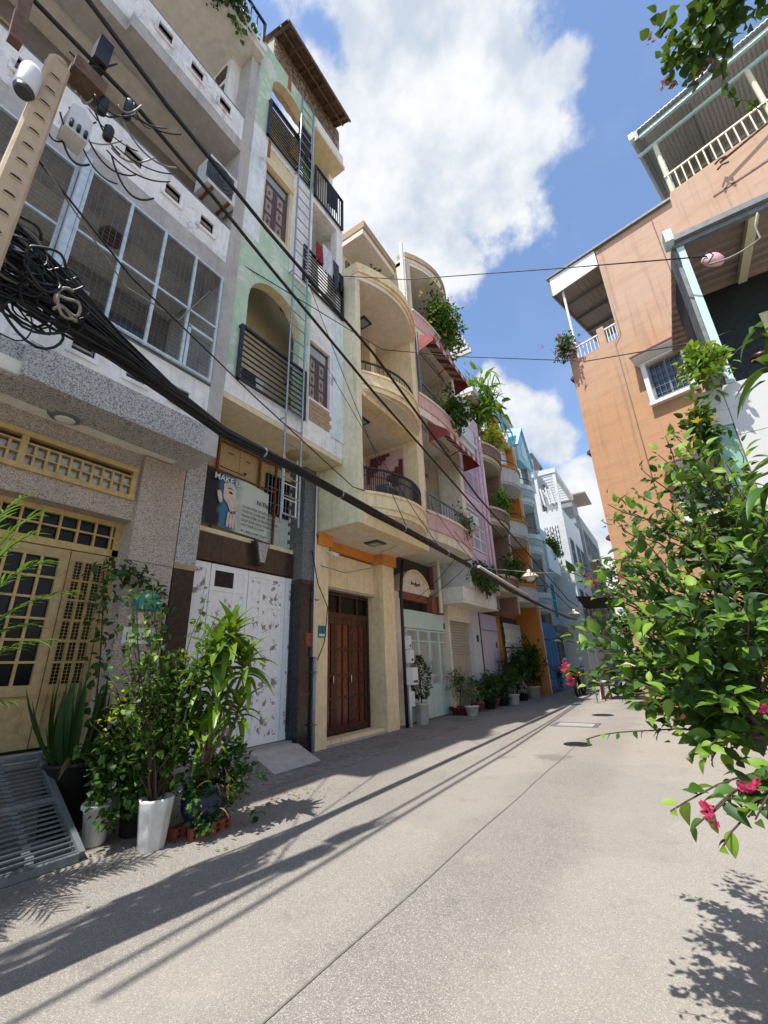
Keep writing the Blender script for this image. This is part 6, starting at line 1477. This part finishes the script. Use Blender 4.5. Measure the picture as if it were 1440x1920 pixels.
for k in forks: st.tube(curve3(base, k, -.05, 5, .012), .024, 6, .014)
def shoot(tip, leaves, size=.068, r=.006, new=.25, frm=None, jit=.012):
    tip = Vector(tip); k = frm or min(forks, key=lambda q: (q-tip).length+rnd.uniform(0, .35))
    pts = curve3(k, tip, -.07*(tip-k).length, 9, jit*.6); st.tube(pts, r, 5, .002)
    L = [(pts[i+1]-pts[i]).length for i in range(len(pts)-1)]; n = leaves
    for i in range(n):
        u = 1-(i/n)*.72-rnd.uniform(0, .02); s = u*(len(pts)-1); a = min(int(s), len(pts)-2); p = pts[a].lerp(pts[a+1], s-a)
        t_ = (pts[a+1]-pts[a]).normalized(); side = t_.cross(Vector((0, 0, 1))+rv(.5)).normalized()*(1 if i % 2 else -1)
        d = side*.8+t_*.55+rv(.35)+Vector((0, 0, .1)); off = (side*rnd.uniform(0, .035)+rv(.014))*(1 if jit > .005 else .15)
        key = 'bushnew' if (u > .82 and rnd.random() < new+.25) or rnd.random() < new*.35 else ('bush' if rnd.random() > .25 else 'dark')
        f.put(key, p+off, d, Vector((-.25, -.55, 1))+rv(.5), size*rnd.uniform(.4, 1.3)*(1.0 if u < .93 else .7))
for t_ in TIPS: shoot(t_, rnd.randint(36, 52), .063)
for i, t_ in enumerate(LOW): shoot(t_, 12 if i else 14, .06 if i > 1 else .05, .003, .3, jit=.003, frm=Vector((.25, 1.75, .95)) if i > 1 else Vector((.18, 1.95, .98)))
st.tube(curve3(base, (.25, 1.75, .95), -.03, 5), .014, 6, .008)
for c in FLOW[:7]+FLOW[8:9]:
    for k in range(3): cluster(f, Vector(c)+rv(.009), 'pink', 10, .017, .009)
st.build('branches', 'bark', B, kind='stuff')
f.build(B, 300, view=VIEW)

# long-leaved plant right at the frame edge
G = thing('mango_sapling', 'dark long-leaved sapling reaching in from the right edge', 'plant', (.75, 1.75, 0))
s2 = MB(); f = Foliage(); pot_round(G, (.75, 1.75, 0), .16, .22, .34, 'pot_black')
for c in ((.46, 1.6, 2.1), (.46, 1.65, 1.82), (.42, 1.7, 1.62), (.52, 1.7, 2.3), (.36, 1.65, 1.74)):
    s2.tube(curve3((.75, 1.75, .34), c, -.1, 7, .01), .011, 5, .005)
    for k in range(9):
        a = 6.283*k/9+rnd.uniform(-.3, .3); d = Vector((math.cos(a), math.sin(a)*.8, rnd.uniform(-.5, .35)))
        f.put('mango', Vector(c)+rv(.02), d, (0, -.2, 1), rnd.uniform(.11, .18))
s2.build('stem', 'bark_pale', G); f.build(G, 100)

# climbing vine on the balcony overhead
Vn = thing('flowering_vine', 'vine with small dull pink flowers hanging from the balcony overhead', 'vine', (1.2, 1.7, 4.1))
f = bushy(None, (.93, 2.15, 4.62), .22, .30, .26, 300, .068, 'vine', keys2=['bush', 'dark']); bushy(None, (1.12, 1.95, 4.55), .25, .3, .25, 240, .068, 'vine', f, keys2=['dark', 'bushnew'])
bushy(None, (.78, 2.2, 4.5), .12, .14, .14, 70, .055, 'vine', f, keys2=['bushnew'])
s2 = MB(); s2.tube(curve3((1.35, 1.6, 4.0), (.95, 2.1, 4.6), -.15, 6), .014, 5, .006)
strand = [Vector((.98, 2.2, 4.45)), Vector((.90, 2.2, 4.28)), Vector((.88, 2.2, 4.12)), Vector((.89, 2.2, 4.02)), Vector((.93, 2.2, 3.94)), Vector((.95, 2.2, 3.84))]; s2.tube(strand, .005, 5, .002)
for i in range(18): u = i/18*5; a = min(int(u), 4); p = strand[a].lerp(strand[a+1], u-a); f.put('vine', p+rv(.01), rv()+Vector((0, 0, -.5)), Vector((0, -.3, 1))+rv(.4), (.075-.0022*i))
s2.build('stem', 'bark', Vn)
for c in ((.66, 2.15, 4.75), (.66, 2.2, 4.42), (.70, 2.2, 4.36), (.80, 2.2, 4.31), (.86, 2.2, 4.33)): cluster(f, c, 'pinkdull', 6, .03)
f.build(Vn, 220, view=VIEW)

# ---------------------------------------------------------------- left cluster in front of the grey house
D = thing('dracaena', 'bushy dracaena with long glossy leaves in a blue glazed pot', 'potted plant', (-3.63, 2.68, 0))
MB().lathe([(.10, .085), (.13, .10), (.17, .18), (.18, .26), (.165, .33), (.175, .35), (.168, .37), (.15, .35)], (-3.63, 2.68, 0), 24).build('pot', 'pot_blue', D); MB().lathe([(.15, 0), (.15, .01), (.001, .02)], (-3.63, 2.68, .335), 16).build('soil', 'soil', D)
s2 = MB(); f = Foliage()
heads = [((-3.56, 2.77, 1.52), 34, .42), ((-3.64, 2.66, 1.38), 28, .42), ((-3.48, 2.88, 1.26), 28, .42), ((-3.68, 2.56, 1.15), 22, .38), ((-3.58, 2.72, 1.0), 24, .38), ((-3.46, 2.84, .88), 16, .34), ((-3.7, 2.52, .82), 16, .32), ((-3.6, 2.62, .68), 12, .28)]
for c, n, L in heads:
    s2.tube(curve3((-3.63+rnd.uniform(-.05, .05), 2.68+rnd.uniform(-.05, .05), .4), c, 0, 5, .012), .018, 6, .014)
    for k in range(n):
        a = k*2.39996+rnd.uniform(-.2, .2); e = 1.3-1.45*(k/n)+rnd.uniform(-.2, .2)
        d = Vector((math.cos(a)*math.cos(e), math.sin(a)*math.cos(e), math.sin(e)))
        f.put('drac2' if e > .8 else 'drac' if e > -.05 else 'drac3', Vector(c)+Vector((0, 0, .16*(1-k/n)-.07))+d*.02, d, (0, 0, 1), .82*L*rnd.uniform(.7, 1.1))
s2.build('stem', 'bark_pale', D); f.build(D, 300)
for k, (x, y, rz, lb) in enumerate(((-3.72, 2.55, .2, 'nearer red hollow brick propping the blue pot'), (-3.55, 2.62, -.3, 'middle red hollow brick propping the blue pot'), (-3.55, 2.80, .1, 'farther red hollow brick propping the blue pot'))):
    br = thing('brick', lb, 'brick', (x, y, 0), rz, group='hollow bricks under the blue pot', local=True)
    bm_ = MB(); bm_.holes(-.04, .04, -.09, .09, 0, .085, []); bm_.build('body', 'brick_red', br)
    for q in (-.045, .045):
        for z in (.025, .06): blk('hole', br, 'hole_dark', .04, .0415, q-.02, q+.02, z-.012, z+.012)
def trailing(name, label, c, n, r, h, key='vine', size=.06, cat='plant', npart=60, group=None):
    t = thing(name, label, cat, c, group=group); f = bushy(t, (c[0], c[1], c[2]+h*.5), r, r, h*.5, n, size, key, keys2=['bush', 'dark']); f.build(t, npart); return t
trailing('pothos', 'trailing pothos spilling over the blue pot', (-3.5, 2.86, .05), 420, .22, .8, 'vine', .055)
trailing('creeper', 'tangle of creeper and dry stems hiding the front of the blue pot', (-3.55, 2.52, .12), 200, .16, .5, 'vine', .05)
trailing('dry_creeper', 'dead brown creeper stems heaped on the blue pot', (-3.52, 2.72, .25), 160, .16, .22, 'dry', .13)
trailing('creeper', 'leafy creeper between the two white pots', (-3.95, 2.15, .05), 520, .26, .8, 'vine', .06)
trailing('creeper', 'low creeper sprawling over the bricks beside the blue pot', (-3.5, 2.6, .0), 170, .17, .3, 'vine', .045)
trailing('leafy_shrub', 'broad dark leaves massed behind the tall white pot', (-3.95, 2.5, .3), 520, .3, 1.3, 'dark', .085, npart=100)
trailing('ground_weed', 'small green weed growing at the foot of the blue pot', (-3.42, 3.1, 0), 16, .08, .12, 'palm', .09)
# tall shrub in a fluted white pot
W = thing('shrub', 'tall thin-stemmed shrub with pale leaves in a fluted white pot', 'potted plant', (-3.7, 2.3, 0))
mb = MB(); n = 32; prof = [(0, .09), (.02, .095), (.32, .125), (.34, .13), (.34, .112), (.29, .108)]
vs = []
for z, r in prof:
    for k in range(n): a = 6.283*k/n; rr = r*(1+.05*math.cos(6.283*k*8/n)); vs.append((-3.7+rr*math.cos(a), 2.3+rr*math.sin(a), z))
mb.add(vs, [(i*n+k, i*n+(k+1) % n, (i+1)*n+(k+1) % n, (i+1)*n+k) for i in range(len(prof)-1) for k in range(n)], True); mb.build('pot', 'pot_white', W)
MB().lathe([(.105, 0), (.105, .01), (.001, .02)], (-3.7, 2.3, .285), 16).build('soil', 'soil', W)
s2 = MB(); f = Foliage()
for k in range(26):
    tip = Vector((-3.75+rnd.gauss(0, .17), 2.25+rnd.gauss(0, .22), rnd.uniform(.8, 2.1))); pts = curve3((-3.7+rnd.gauss(0, .03), 2.3+rnd.gauss(0, .03), .33), tip, -.04, 8, .02); s2.tube(pts, .008, 5, .003)
    for i in range(44):
        u = rnd.uniform(.2, 1)*8; a = min(int(u), 7); p = pts[a].lerp(pts[a+1], u-a)
        f.put('vine' if i % 3 else 'bushnew', p+rv(.035), rv()+Vector((.2, 0, -.1)), Vector((0, 0, 1))+rv(.45), rnd.uniform(.04, .08))
s2.build('stem', 'bark', W, kind='stuff'); f.build(W, 200, view=VIEW)
t_ = thing('shrub', 'small shrub in a plain white pot beside the metal ramp', 'potted plant', (-4.2, 2.12, 0)); pot_round(t_, (-4.2, 2.12, 0), .08, .11, .29, 'pot_white'); f = bushy(t_, (-4.1, 2.05, .6), .26, .26, .4, 420, .06, 'vine', keys2=['dark', 'bush']); MB().tube(curve3((-4.2, 2.12, .24), (-4.15, 2.1, .6), 0, 4), .01, 5).build('stem', 'bark', t_); f.build(t_, 80)
t_ = thing('snake_plant', 'clump of upright sword leaves before the yellow door', 'potted plant', (-4.75, 2.1, .0)); pot_round(t_, (-4.75, 2.1, 0), .16, .2, .55, 'pot_black')
f = Foliage()
for k in range(46): a = rnd.uniform(0, 6.28); e = rnd.uniform(.9, 1.5); f.put('sword', (-4.75+.12*math.cos(a), 2.1+.14*math.sin(a), .52), (math.cos(a)*math.cos(e), math.sin(a)*math.cos(e), math.sin(e)), (math.cos(a), math.sin(a), .3), rnd.uniform(.4, .85))
for k in range(14): a = rnd.uniform(0, 6.28); e = rnd.uniform(.1, .7); f.put('dry', (-4.7, 2.1, .56), (math.cos(a)*math.cos(e), math.sin(a)*math.cos(e), math.sin(e)), (0, 0, 1), rnd.uniform(.3, .5))
f.build(t_, 80)
t_ = thing('yellow_shrub', 'small shrub with yellow-green leaf tips behind the white pots', 'potted plant', (-4.1, 1.95, 0)); pot_round(t_, (-4.15, 2.42, 0), .12, .15, .34, 'pot_black'); s2 = MB(); f = Foliage()
for k in range(5):
    tip = Vector((-3.92+rnd.uniform(-.05, .05), 1.9+rnd.uniform(-.08, .12), .9+.07*k)); pts = curve3((-4.15, 2.42, .3), tip, -.05, 6); s2.tube(pts, .006, 5, .003)
    for i in range(28): u = rnd.uniform(.35, 1)*6; a = min(int(u), 5); f.put('yellow' if u > 4.2 else 'bushnew', pts[a].lerp(pts[a+1], u-a)+rv(.03), rv()+Vector((0, 0, .3)), Vector((0, 0, 1))+rv(.4), rnd.uniform(.035, .06))
s2.build('stem', 'bark', t_); f.build(t_, 90)
t_ = thing('climbing_vine', 'dark climbing vine trained from the yellow door across the terrazzo column', 'vine', (-5.1, 2.5, .5)); s2 = MB(); f = Foliage()
vp = [Vector(p) for p in ((-5.0, 2.35, .5), (-5.0, 2.3, 1.3), (-5.05, 2.25, 1.9), (-5.1, 2.2, 2.35), (-5.1, 2.45, 2.4), (-5.08, 2.75, 2.25), (-5.08, 2.92, 2.0), (-5.08, 2.95, 1.6))]
s2.tube(vp, .008, 5)
for i in range(330): u = rnd.random()*7; a = min(int(u), 6); f.put('dark' if rnd.random() < .6 else 'vine', vp[a].lerp(vp[a+1], u-a)+rv(.07), rv()+Vector((.5, 0, -.4)), Vector((.6, 0, 1))+rv(.35), rnd.uniform(.06, .11))
s2.build('stem', 'bark', t_); f.build(t_, 260)
t_ = trailing('leafy_shrub', 'low dark leafy shrub filling the gap before the plinth', (-4.45, 2.55, 0), 900, .42, 1.5, 'dark', .08, npart=120)
t_ = trailing('leafy_shrub', 'low green shrub crowding behind the dracaena', (-4.2, 2.9, 0), 700, .36, 1.35, 'vine', .07, npart=100)
# areca palm reaching in from the left edge
A_ = thing('areca_palm', 'areca palm fronds reaching in from the left edge over the yellow door', 'palm', (-3.95, .75, 0)); pot_round(A_, (-3.95, .75, 0), .17, .22, .36, 'pot_clay'); s2 = MB(); f = Foliage()
for k, tip in enumerate(((-3.62, 1.42, 1.86), (-3.7, 1.1, 2.25), (-3.75, 1.25, 1.62), (-3.6, 1.2, 2.05), (-3.85, 1.15, 2.45), (-3.6, 1.32, 1.5), (-4.0, 1.05, 2.6), (-3.6, 1.18, 1.12), (-4.1, .4, 2.4), (-3.45, .75, 1.7), (-3.4, .5, 1.5), (-3.5, .3, 1.9), (-3.35, .85, 1.35), (-3.6, .1, 1.6), (-3.3, .6, 1.2))):
    p0 = Vector((-3.95+rnd.gauss(0, .03), .75, .34)); mid = Vector((-3.93, .8, tip[2]*.75+.4)); tp_ = Vector(tip); pts = []
    for i in range(13): u = i/12; pts.append(p0*(1-u)**2+mid*2*u*(1-u)+tp_*u*u)
    s2.tube(pts, .009, 5, .003)
    for i in range(5, 13):
        tg = (pts[i]-pts[i-1]).normalized(); sd_ = tg.cross(Vector((0, 0, 1))).normalized()
        for q in (0, .5):
            for s_ in (-1, 1):
                f.put('palm', pts[i-1].lerp(pts[i], q), sd_*s_*.75+tg*.8+Vector((0, 0, .12))+rv(.08), Vector((0, 0, 1)), .26*(1-.45*(i-5)/8)*rnd.uniform(.85, 1.1))
s2.build('frond_stem', 'leaf_palm', A_, kind='stuff'); f.build(A_, 300, view=VIEW)
# metal ramp
Rm = thing('metal_ramp', 'slatted galvanised motorbike ramp leaning on the plinth at the left edge', 'ramp', (-4.5, 1.0, 0))
pA, pB = Vector((-3.95, 0, .03)), Vector((-5.0, 0, .60)); ra = MB()
def rp(u, y, dz=0): v = pA.lerp(pB, u); return Vector((v.x, y, v.z+dz))
for y in (1.92, .0): ra.bar(rp(0, y), rp(1, y), .04, .07)
for u in (0, 1, .52): ra.bar(rp(u, -.02), rp(u, 1.9), .045, .05)
ro = ra.build('frame', 'galv_dull', Rm)
for k in range(24):
    u = .03+.94*k/23
    if abs(u-.52) < .025: continue
    a, c_ = rp(u, .02, .01), rp(u, 1.9, .01); bq = MB().bar(a, c_, .022, .012); bq.build('slat', 'iron_grey', Rm)
for yy in (.35, .78, 1.22, 1.62):
    bq = MB()
    for k in range(23): bq.bar(rp(.05+.94*k/23, yy+.012*(k % 2), .004), rp(.07+.94*k/23, yy+.012*(k % 2), .004), .05, .012)
    bq.build('clip', 'galv', Rm, kind='stuff')
# letter box and painted number on the terrazzo column
t_ = thing('letter_box', 'turquoise plastic hood over a bell on the terrazzo column', 'letter box', (-5.15, 2.7, 1.95)); MB().prism([(2.62, 1.98), (2.62, 2.12), (2.68, 2.2), (2.80, 2.2), (2.88, 2.1), (2.88, 1.98)], 'x', -5.2, -5.06).build('hood', 'teal_plastic', t_); MB().box(-5.2, -5.15, 2.68, 2.78, 1.82, 1.95).build('bell', 'cream_metal', t_)
t_ = thing('house_number', 'blue painted house number on a white patch of the terrazzo column', 'house number', (-5.19, 2.7, 1.65)); MB().box(-5.199, -5.192, 2.56, 2.94, 1.6, 1.78).build('patch', 'ink_white', t_); lettering('lettering', '162/1H4', t_, 'ink_blue', (-5.19, 2.58, 1.64), (0, 1, 0), (0, 0, 1), .12)

# ---------------------------------------------------------------- pots along the left side further on
potted('potted_cypress', 'dark upright shrub in a tall white cylinder pot beside the green gate', (-5.15, 9.42, 0), (.14, .15, .44, 'pot_white'), ('cone', .95, .25, 1100, .09, 'tinydark', 60))
potted('bonsai', 'bonsai with a spreading crown in a dark red bowl', (-5.05, 11.35, 0), (.2, .28, .2, 'pot_red'), ('ball', .95, .42, 1100, .06, 'tiny', 60))
potted('variegated_shrub', 'pale variegated shrub in a round white pot', (-4.67, 11.2, 0), (.13, .17, .24, 'pot_white'), ('ball', .55, .22, 520, .065, 'var', 60))
potted('potted_shrub', 'white potted shrub standing in front of the lilac doors', (-4.6, 14.5, 0), (.15, .18, .3, 'pot_white'), ('ball', .8, .34, 600, .1, 'tiny', 40))
potted('potted_tree', 'taller leafy tree in a square white pot before the orange house', (-4.72, 17.4, 0), (.2, .25, .38, 'pot_white'), ('ball', 1.75, .6, 1300, .13, 'bush', 80))
potted('potted_shrub', 'smaller white potted shrub next to the square white pot', (-5.0, 16.6, 0), (.13, .16, .3, 'pot_white'), ('ball', 1.45, .5, 900, .12, 'dark', 50))
for k, (x, y, r, h, key, lb) in enumerate(((-4.95, 12.3, .3, .7, 'palm', 'fern-like clump nearest the white pot'), (-4.8, 12.9, .34, .75, 'dark', 'dark clump before the roller shutter'), (-4.9, 13.5, .34, .8, 'tinydark', 'dark leafy clump before the white pier'), (-4.75, 13.95, .3, .7, 'dark', 'dark clump before the downpipe'), (-4.95, 15.3, .4, 1.5, 'tinydark', 'tall dark shrub before the lilac doors'), (-4.7, 15.9, .4, 1.5, 'dark', 'tall dark shrub before the white gate'), (-5.0, 18.6, .4, 1.3, 'dark', 'dark shrub at the foot of the orange pilaster'), (-4.7, 19.6, .4, 1.2, 'tinydark', 'dark shrub before the blue gate'), (-4.7, 20.9, .4, 1.0, 'dark', 'dark shrub at the far end of the blue gate'))):
    t_ = thing('potted_shrub', lb, 'potted plant', (x, y, 0), group='shrubs lined up along the house fronts'); pot_round(t_, (x, y, 0), .13, .18, .24, 'pot_black' if k % 2 else 'pot_clay')
    f = bushy(t_, (x, y, .2+h*.5), r, r, h*.52, 700 if k < 6 else 500, .11, key, keys2=['tiny', 'vine']); MB().tube([(x, y, .2), (x, y, .2+h*.4)], .012, 5).build('stem', 'bark', t_); f.build(t_, 40)
# plants on balconies and roofs
def balcony_plant(label, c, r, h, n, size, key, k2=None, hang=0, npart=30, name='balcony_plant', flowers=None):
    t = thing(name, label, 'plant', c); rx = r if isinstance(r, tuple) else (r, r)
    sm_ = MB()
    for i in range(7): sm_.tube(curve3((c[0]-.1, c[1]+rnd.gauss(0, rx[1]*.25), c[2]), (c[0]+rnd.gauss(0, rx[0]*.4), c[1]+rnd.gauss(0, rx[1]*.5), c[2]+h*rnd.uniform(.4, .9)), -.03, 5), .008, 5, .003)
    sm_.build('stems', 'bark', t, kind='stuff')
    f = bushy(t, (c[0], c[1], c[2]+h*.5), rx[0]*1.15, rx[1]*1.15, h*.62, int(n*2.4), size, key, keys2=k2, hang=hang)
    if flowers:
        for i in range(flowers[1]): cluster(f, Vector(c)+Vector((rnd.gauss(0, rx[0]*.6), rnd.gauss(0, rx[1]*.6), h*rnd.random())), flowers[0], 5, size*.8)
    f.build(t, npart); return t
balcony_plant('bougainvillea tumbling over the roof edge of the grey house', (-4.35, 1.9, 12.75), (.25, .75), .9, 420, .1, 'vine', ['dark', 'dry'], .5, 60, 'balcony_bougainvillea', ('pink', 6))
balcony_plant('orange tree and climbers over the topmost pink balcony', (-4.0, 10.4, 10.7), (.42, 1.05), 1.9, 900, .13, 'bush', ['vine', 'bushnew'], .2, 60, flowers=('petalyellow', 12))
balcony_plant('dark shrubs on the topmost yellow balcony', (-4.7, 7.3, 9.9), (.35, .7), 1.3, 260, .12, 'dark', ['vine'], 0, 40)
balcony_plant('leafy creeper over the second pink balcony', (-4.0, 10.6, 7.95), (.3, .75), 1.0, 420, .12, 'vine', ['dark'], .2, 50)
balcony_plant('fern on the second pink balcony near the yellow house', (-4.1, 9.6, 8.05), (.2, .4), .5, 140, .12, 'palm', None, .3, 30)
balcony_plant('dry creeper hanging from the lowest pink balcony', (-4.15, 10.7, 4.3), (.2, .5), 1.1, 320, .09, 'dry', ['vine', 'dry'], .5, 40)
balcony_plant('dense ferns along the slab above the roller shutter', (-4.38, 12.4, 3.3), (.3, 1.15), .8, 620, .16, 'palm', ['vine', 'dark'], .2, 60)
balcony_plant('ferns on the lowest brown balcony', (-4.15, 14.9, 3.95), (.28, .85), .8, 320, .15, 'palm', ['dark', 'vine'], .1, 40)
balcony_plant('round clipped bush on the middle brown balcony', (-4.2, 14.9, 6.4), (.38, .5), 1.0, 380, .1, 'bushnew', ['bush'], 0, 60)
balcony_plant('yellowing bush on the top brown balcony', (-4.25, 15.0, 9.0), (.42, .85), 1.2, 360, .14, 'yellow', ['dry', 'bush'], 0, 50)
balcony_plant('tall palm-leaved plant on the roof of the brown house', (-4.7, 15.2, 10.6), (.6, .7), 2.2, 220, .6, 'palm', ['drac'], 0, 60)
balcony_plant('trailing plants on the pale blue balcony', (-4.4, 24.0, 6.5), (.35, .8), 1.2, 260, .16, 'vine', ['dry'], .4, 30)
balcony_plant('magenta bougainvillea on the corner terrace of the orange house', (-.95, 13.7, 11.0), (.4, .35), 1.1, 260, .11, 'bush', ['vine'], .2, 60, 'balcony_bougainvillea', ('magenta', 22))
balcony_plant('yellow-green croton climbing beside the marble beam', (1.05, 5.75, 4.35), (.22, .2), .5, 150, .11, 'bushnew', ['yellow', 'bush'], 0, 50, 'croton')
balcony_plant('croton stems with yellow flowers below the marble beam', (.85, 5.75, 3.3), (.14, .16), .95, 170, .1, 'bush', ['bushnew', 'dark'], .1, 50, 'croton', ('petalyellow', 6))
balcony_plant('dense hanging greenery under the far dark awning', (-1.4, 18.4, 1.5), (.8, .9), 1.6, 420, .16, 'dark', ['vine', 'dry'], .4, 40)
balcony_plant('leafy creeper on the far right house by the awning', (-.9, 19.0, 3.3), (.5, .6), 2.0, 260, .18, 'vine', ['dry'], .3, 30)
for k, (x, y, r, lb) in enumerate(((-.62, 12.5, .26, 'orange-red clay pot at the right kerb, farther one'), (-.12, 11.4, .26, 'orange-red clay pot at the right kerb, nearer one'))):
    potted('clay_pot', lb, (x, y, 0), (r*.7, r, .3, 'pot_clay' if k else 'brick_red'), ('ball', .8, .45, 600, .1, 'tiny', 40))

# ---------------------------------------------------------------- laundry on the green house
def cloth(name, label, x, y0, y1, zt, zb, mat):
    t = MB(); n, m_ = 8, 6; vs = []
    for i in range(n+1):
        for j in range(m_+1):
            u, v_ = i/n, j/m_; w_ = 1-.25*v_*math.sin(3*u); vs.append((x+.03*math.sin(u*9+y0*5)*v_+.02*v_, y0+(y1-y0)*(u*w_+.1*v_*(1-w_)), zt+(zb-zt)*v_*(1-.12*math.sin(u*3.1))))
    k = len(vs); vs += [(a-.012, b_, c_) for a, b_, c_ in vs]
    fs = [(i*(m_+1)+j, (i+1)*(m_+1)+j, (i+1)*(m_+1)+j+1, i*(m_+1)+j+1) for i in range(n) for j in range(m_)]
    t.add(vs, fs+[tuple(k+q for q in f_[::-1]) for f_ in fs], True); o = t.build(name, mat); tag(o, label, 'laundry', 'laundry hung on the balconies'); return o
cloth('shirt', 'white shirt drying on the second-floor balcony of the green house', -4.48, 4.98, 5.28, 9.9, 9.1, 'cloth_white')
cloth('shirt', 'dark red shirt drying beside the white shirt', -4.47, 4.78, 4.96, 9.75, 9.2, 'cloth_red')
cloth('trousers', 'dark grey trousers drying at the right end of the second-floor balcony', -4.47, 5.32, 5.52, 9.75, 8.9, 'cloth_grey')
cloth('trousers', 'black trousers drying by the pier of the second-floor balcony', -4.48, 5.54, 5.7, 9.6, 9.0, 'cloth_black')
cloth('jacket', 'black jacket hung over the top arched balcony railing', -4.47, 4.1, 4.5, 12.75, 11.6, 'cloth_black')
cloth('cloth', 'dark cloth hung on the topmost right railing', -4.5, 5.1, 5.5, 12.1, 11.3, 'cloth_black')

# ---------------------------------------------------------------- motorbike, table
Mt = thing('motorbike', 'black motorbike with round mirrors parked in the lane facing the camera', 'motorbike', (-3.3, 18.0, 0))
mx, my = -3.3, 17.9
def wheel(y, r):
    w = MB(); pts = [(mx, y+r*math.cos(a*math.pi/10), r+.02+r*math.sin(a*math.pi/10)) for a in range(21)]; w.tube(pts, .05, 8, cap=False); wo = w.build('wheel', 'rubber', Mt)
    for a in range(5): rod('spoke', wo, 'chrome', (mx, y, r+.02), (mx, y+r*math.cos(a*1.2566), r+.02+r*math.sin(a*1.2566)), .012)
    rod('hub', wo, 'chrome', (mx-.06, y, r+.02), (mx+.06, y, r+.02), .05)
wheel(my, .27); wheel(my+1.22, .27)
b_ = MB(); b_.tube([(mx, my+.02, .3), (mx, my+.12, .62), (mx, my+.22, .98)], .05, 8, .04); b_.build('fork', 'chrome', Mt)
MB().prism([(my-.2, .50), (my+.02, .58), (my+.22, .50), (my+.2, .46), (my+.02, .54), (my-.2, .46)], 'x', mx-.055, mx+.055).build('mudguard', 'moto_black', Mt)
MB().prism([(my+.02, .62), (my+.12, 1.0), (my+.34, 1.0), (my+.40, .55), (my+.2, .45)], 'x', mx-.15, mx+.15).build('front_cowl', 'moto_black', Mt)
MB().prism([(my+.3, .38), (my+.42, .62), (my+.9, .72), (my+1.5, .82), (my+1.52, .70), (my+1.0, .5), (my+.8, .3)], 'x', mx-.12, mx+.12).build('body', 'moto_black', Mt)
MB().prism([(my+.6, .74), (my+.7, .80), (my+1.4, .90), (my+1.45, .82)], 'x', mx-.13, mx+.13).build('seat', 'rubber', Mt)
MB().lathe([(.001, 0), (.07, .0), (.08, .05), (.05, .1)], (0, 0, 0), 14).build('headlight', 'win_pale', Mt).matrix_basis = Matrix.Translation((mx+3.3, my+.06-18, .88)) @ Matrix.Rotation(math.radians(90), 4, 'X')
MB().tube([(mx-.34, my+.3, 1.02), (mx-.15, my+.22, 1.0), (mx+.15, my+.22, 1.0), (mx+.34, my+.3, 1.02)], .018, 8).build('handlebar', 'iron_black', Mt)
for s_ in (-1, 1):
    MB().tube([(mx+s_*.22, my+.25, 1.02), (mx+s_*.28, my+.22, 1.22)], .009, 6).build('mirror_stalk', 'iron_black', Mt)
    MB().tube([(mx+s_*.29, my+.19, 1.29), (mx+s_*.29, my+.225, 1.29)], .07, 16).build('mirror', 'chrome', Mt)
    MB().tube([(mx+s_*.12, my+.05, .8), (mx+s_*.2, my+.03, .8)], .03, 8).build('indicator', 'h3_orange', Mt)
MB().box(mx-.12, mx+.12, my+.0, my+.02, .68, .80).build('front_panel', 'moto_red', Mt)
MB().tube([(mx+.12, my+.7, .35), (mx+.16, my+1.0, .33), (mx+.17, my+1.5, .42)], .04, 8).build('exhaust', 'chrome', Mt)
MB().tube([(mx, my+.75, .32), (mx-.2, my+.75, .02)], .014, 6).build('kickstand', 'iron_black', Mt)
Tb = thing('folding_table', 'small folding table with white legs on the right side of the lane', 'table', (-2.05, 17.2, 0))
MB().box(-2.45, -1.65, 16.85, 17.5, .52, .55).build('table_top', 'h9_blue', Tb)
for (a, c_) in (((-2.4, 16.9), (-2.33, 16.95)), ((-1.68, 16.9), (-1.82, 16.95)), ((-2.4, 17.45), (-2.33, 17.4)), ((-1.68, 17.45), (-1.82, 17.4))): MB().bar((a[0], a[1], 0), (c_[0], c_[1], .52), .07).build('leg', 'white_plastic', Tb)
St = thing('stool', 'dark red plastic stool beside the folding table', 'stool', (-2.2, 16.7, 0)); MB().box(-2.34, -2.06, 16.58, 16.84, .42, .45).build('seat', 'moto_red', St)
for sx, sy in ((-.12, -.11), (.12, -.11), (-.12, .11), (.12, .11)): MB().bar((-2.2+sx*1.15, 16.71+sy*1.15, 0), (-2.2+sx, 16.71+sy, .42), .035).build('leg', 'moto_red', St)

# fallen leaves and grit along the foot of the pots
lt_ = MB()
for k in range(420):
    if k < 260: x, y = rnd.gauss(-3.75, .25), rnd.uniform(1.6, 4.2)
    else: x, y = rnd.gauss(-4.3, .25), rnd.uniform(4, 16)
    key = rnd.choice(('dry', 'tiny', 'var')); src = LEAF['tiny'][0]; a = rnd.uniform(0, 6.28); m_ = leafmat((x, y, .012), (math.cos(a), math.sin(a), rnd.uniform(-.1, .15)), Vector((0, 0, 1))+rv(.25), rnd.uniform(.02, .055))
    lt_.add([tuple(m_ @ Vector(v)) for v in src.v], src.f, True)
o = lt_.build('leaf_litter', 'leaf_dry'); o['kind'] = 'stuff'; tag(o, 'dry fallen leaves scattered along the foot of the pots', 'leaf litter')
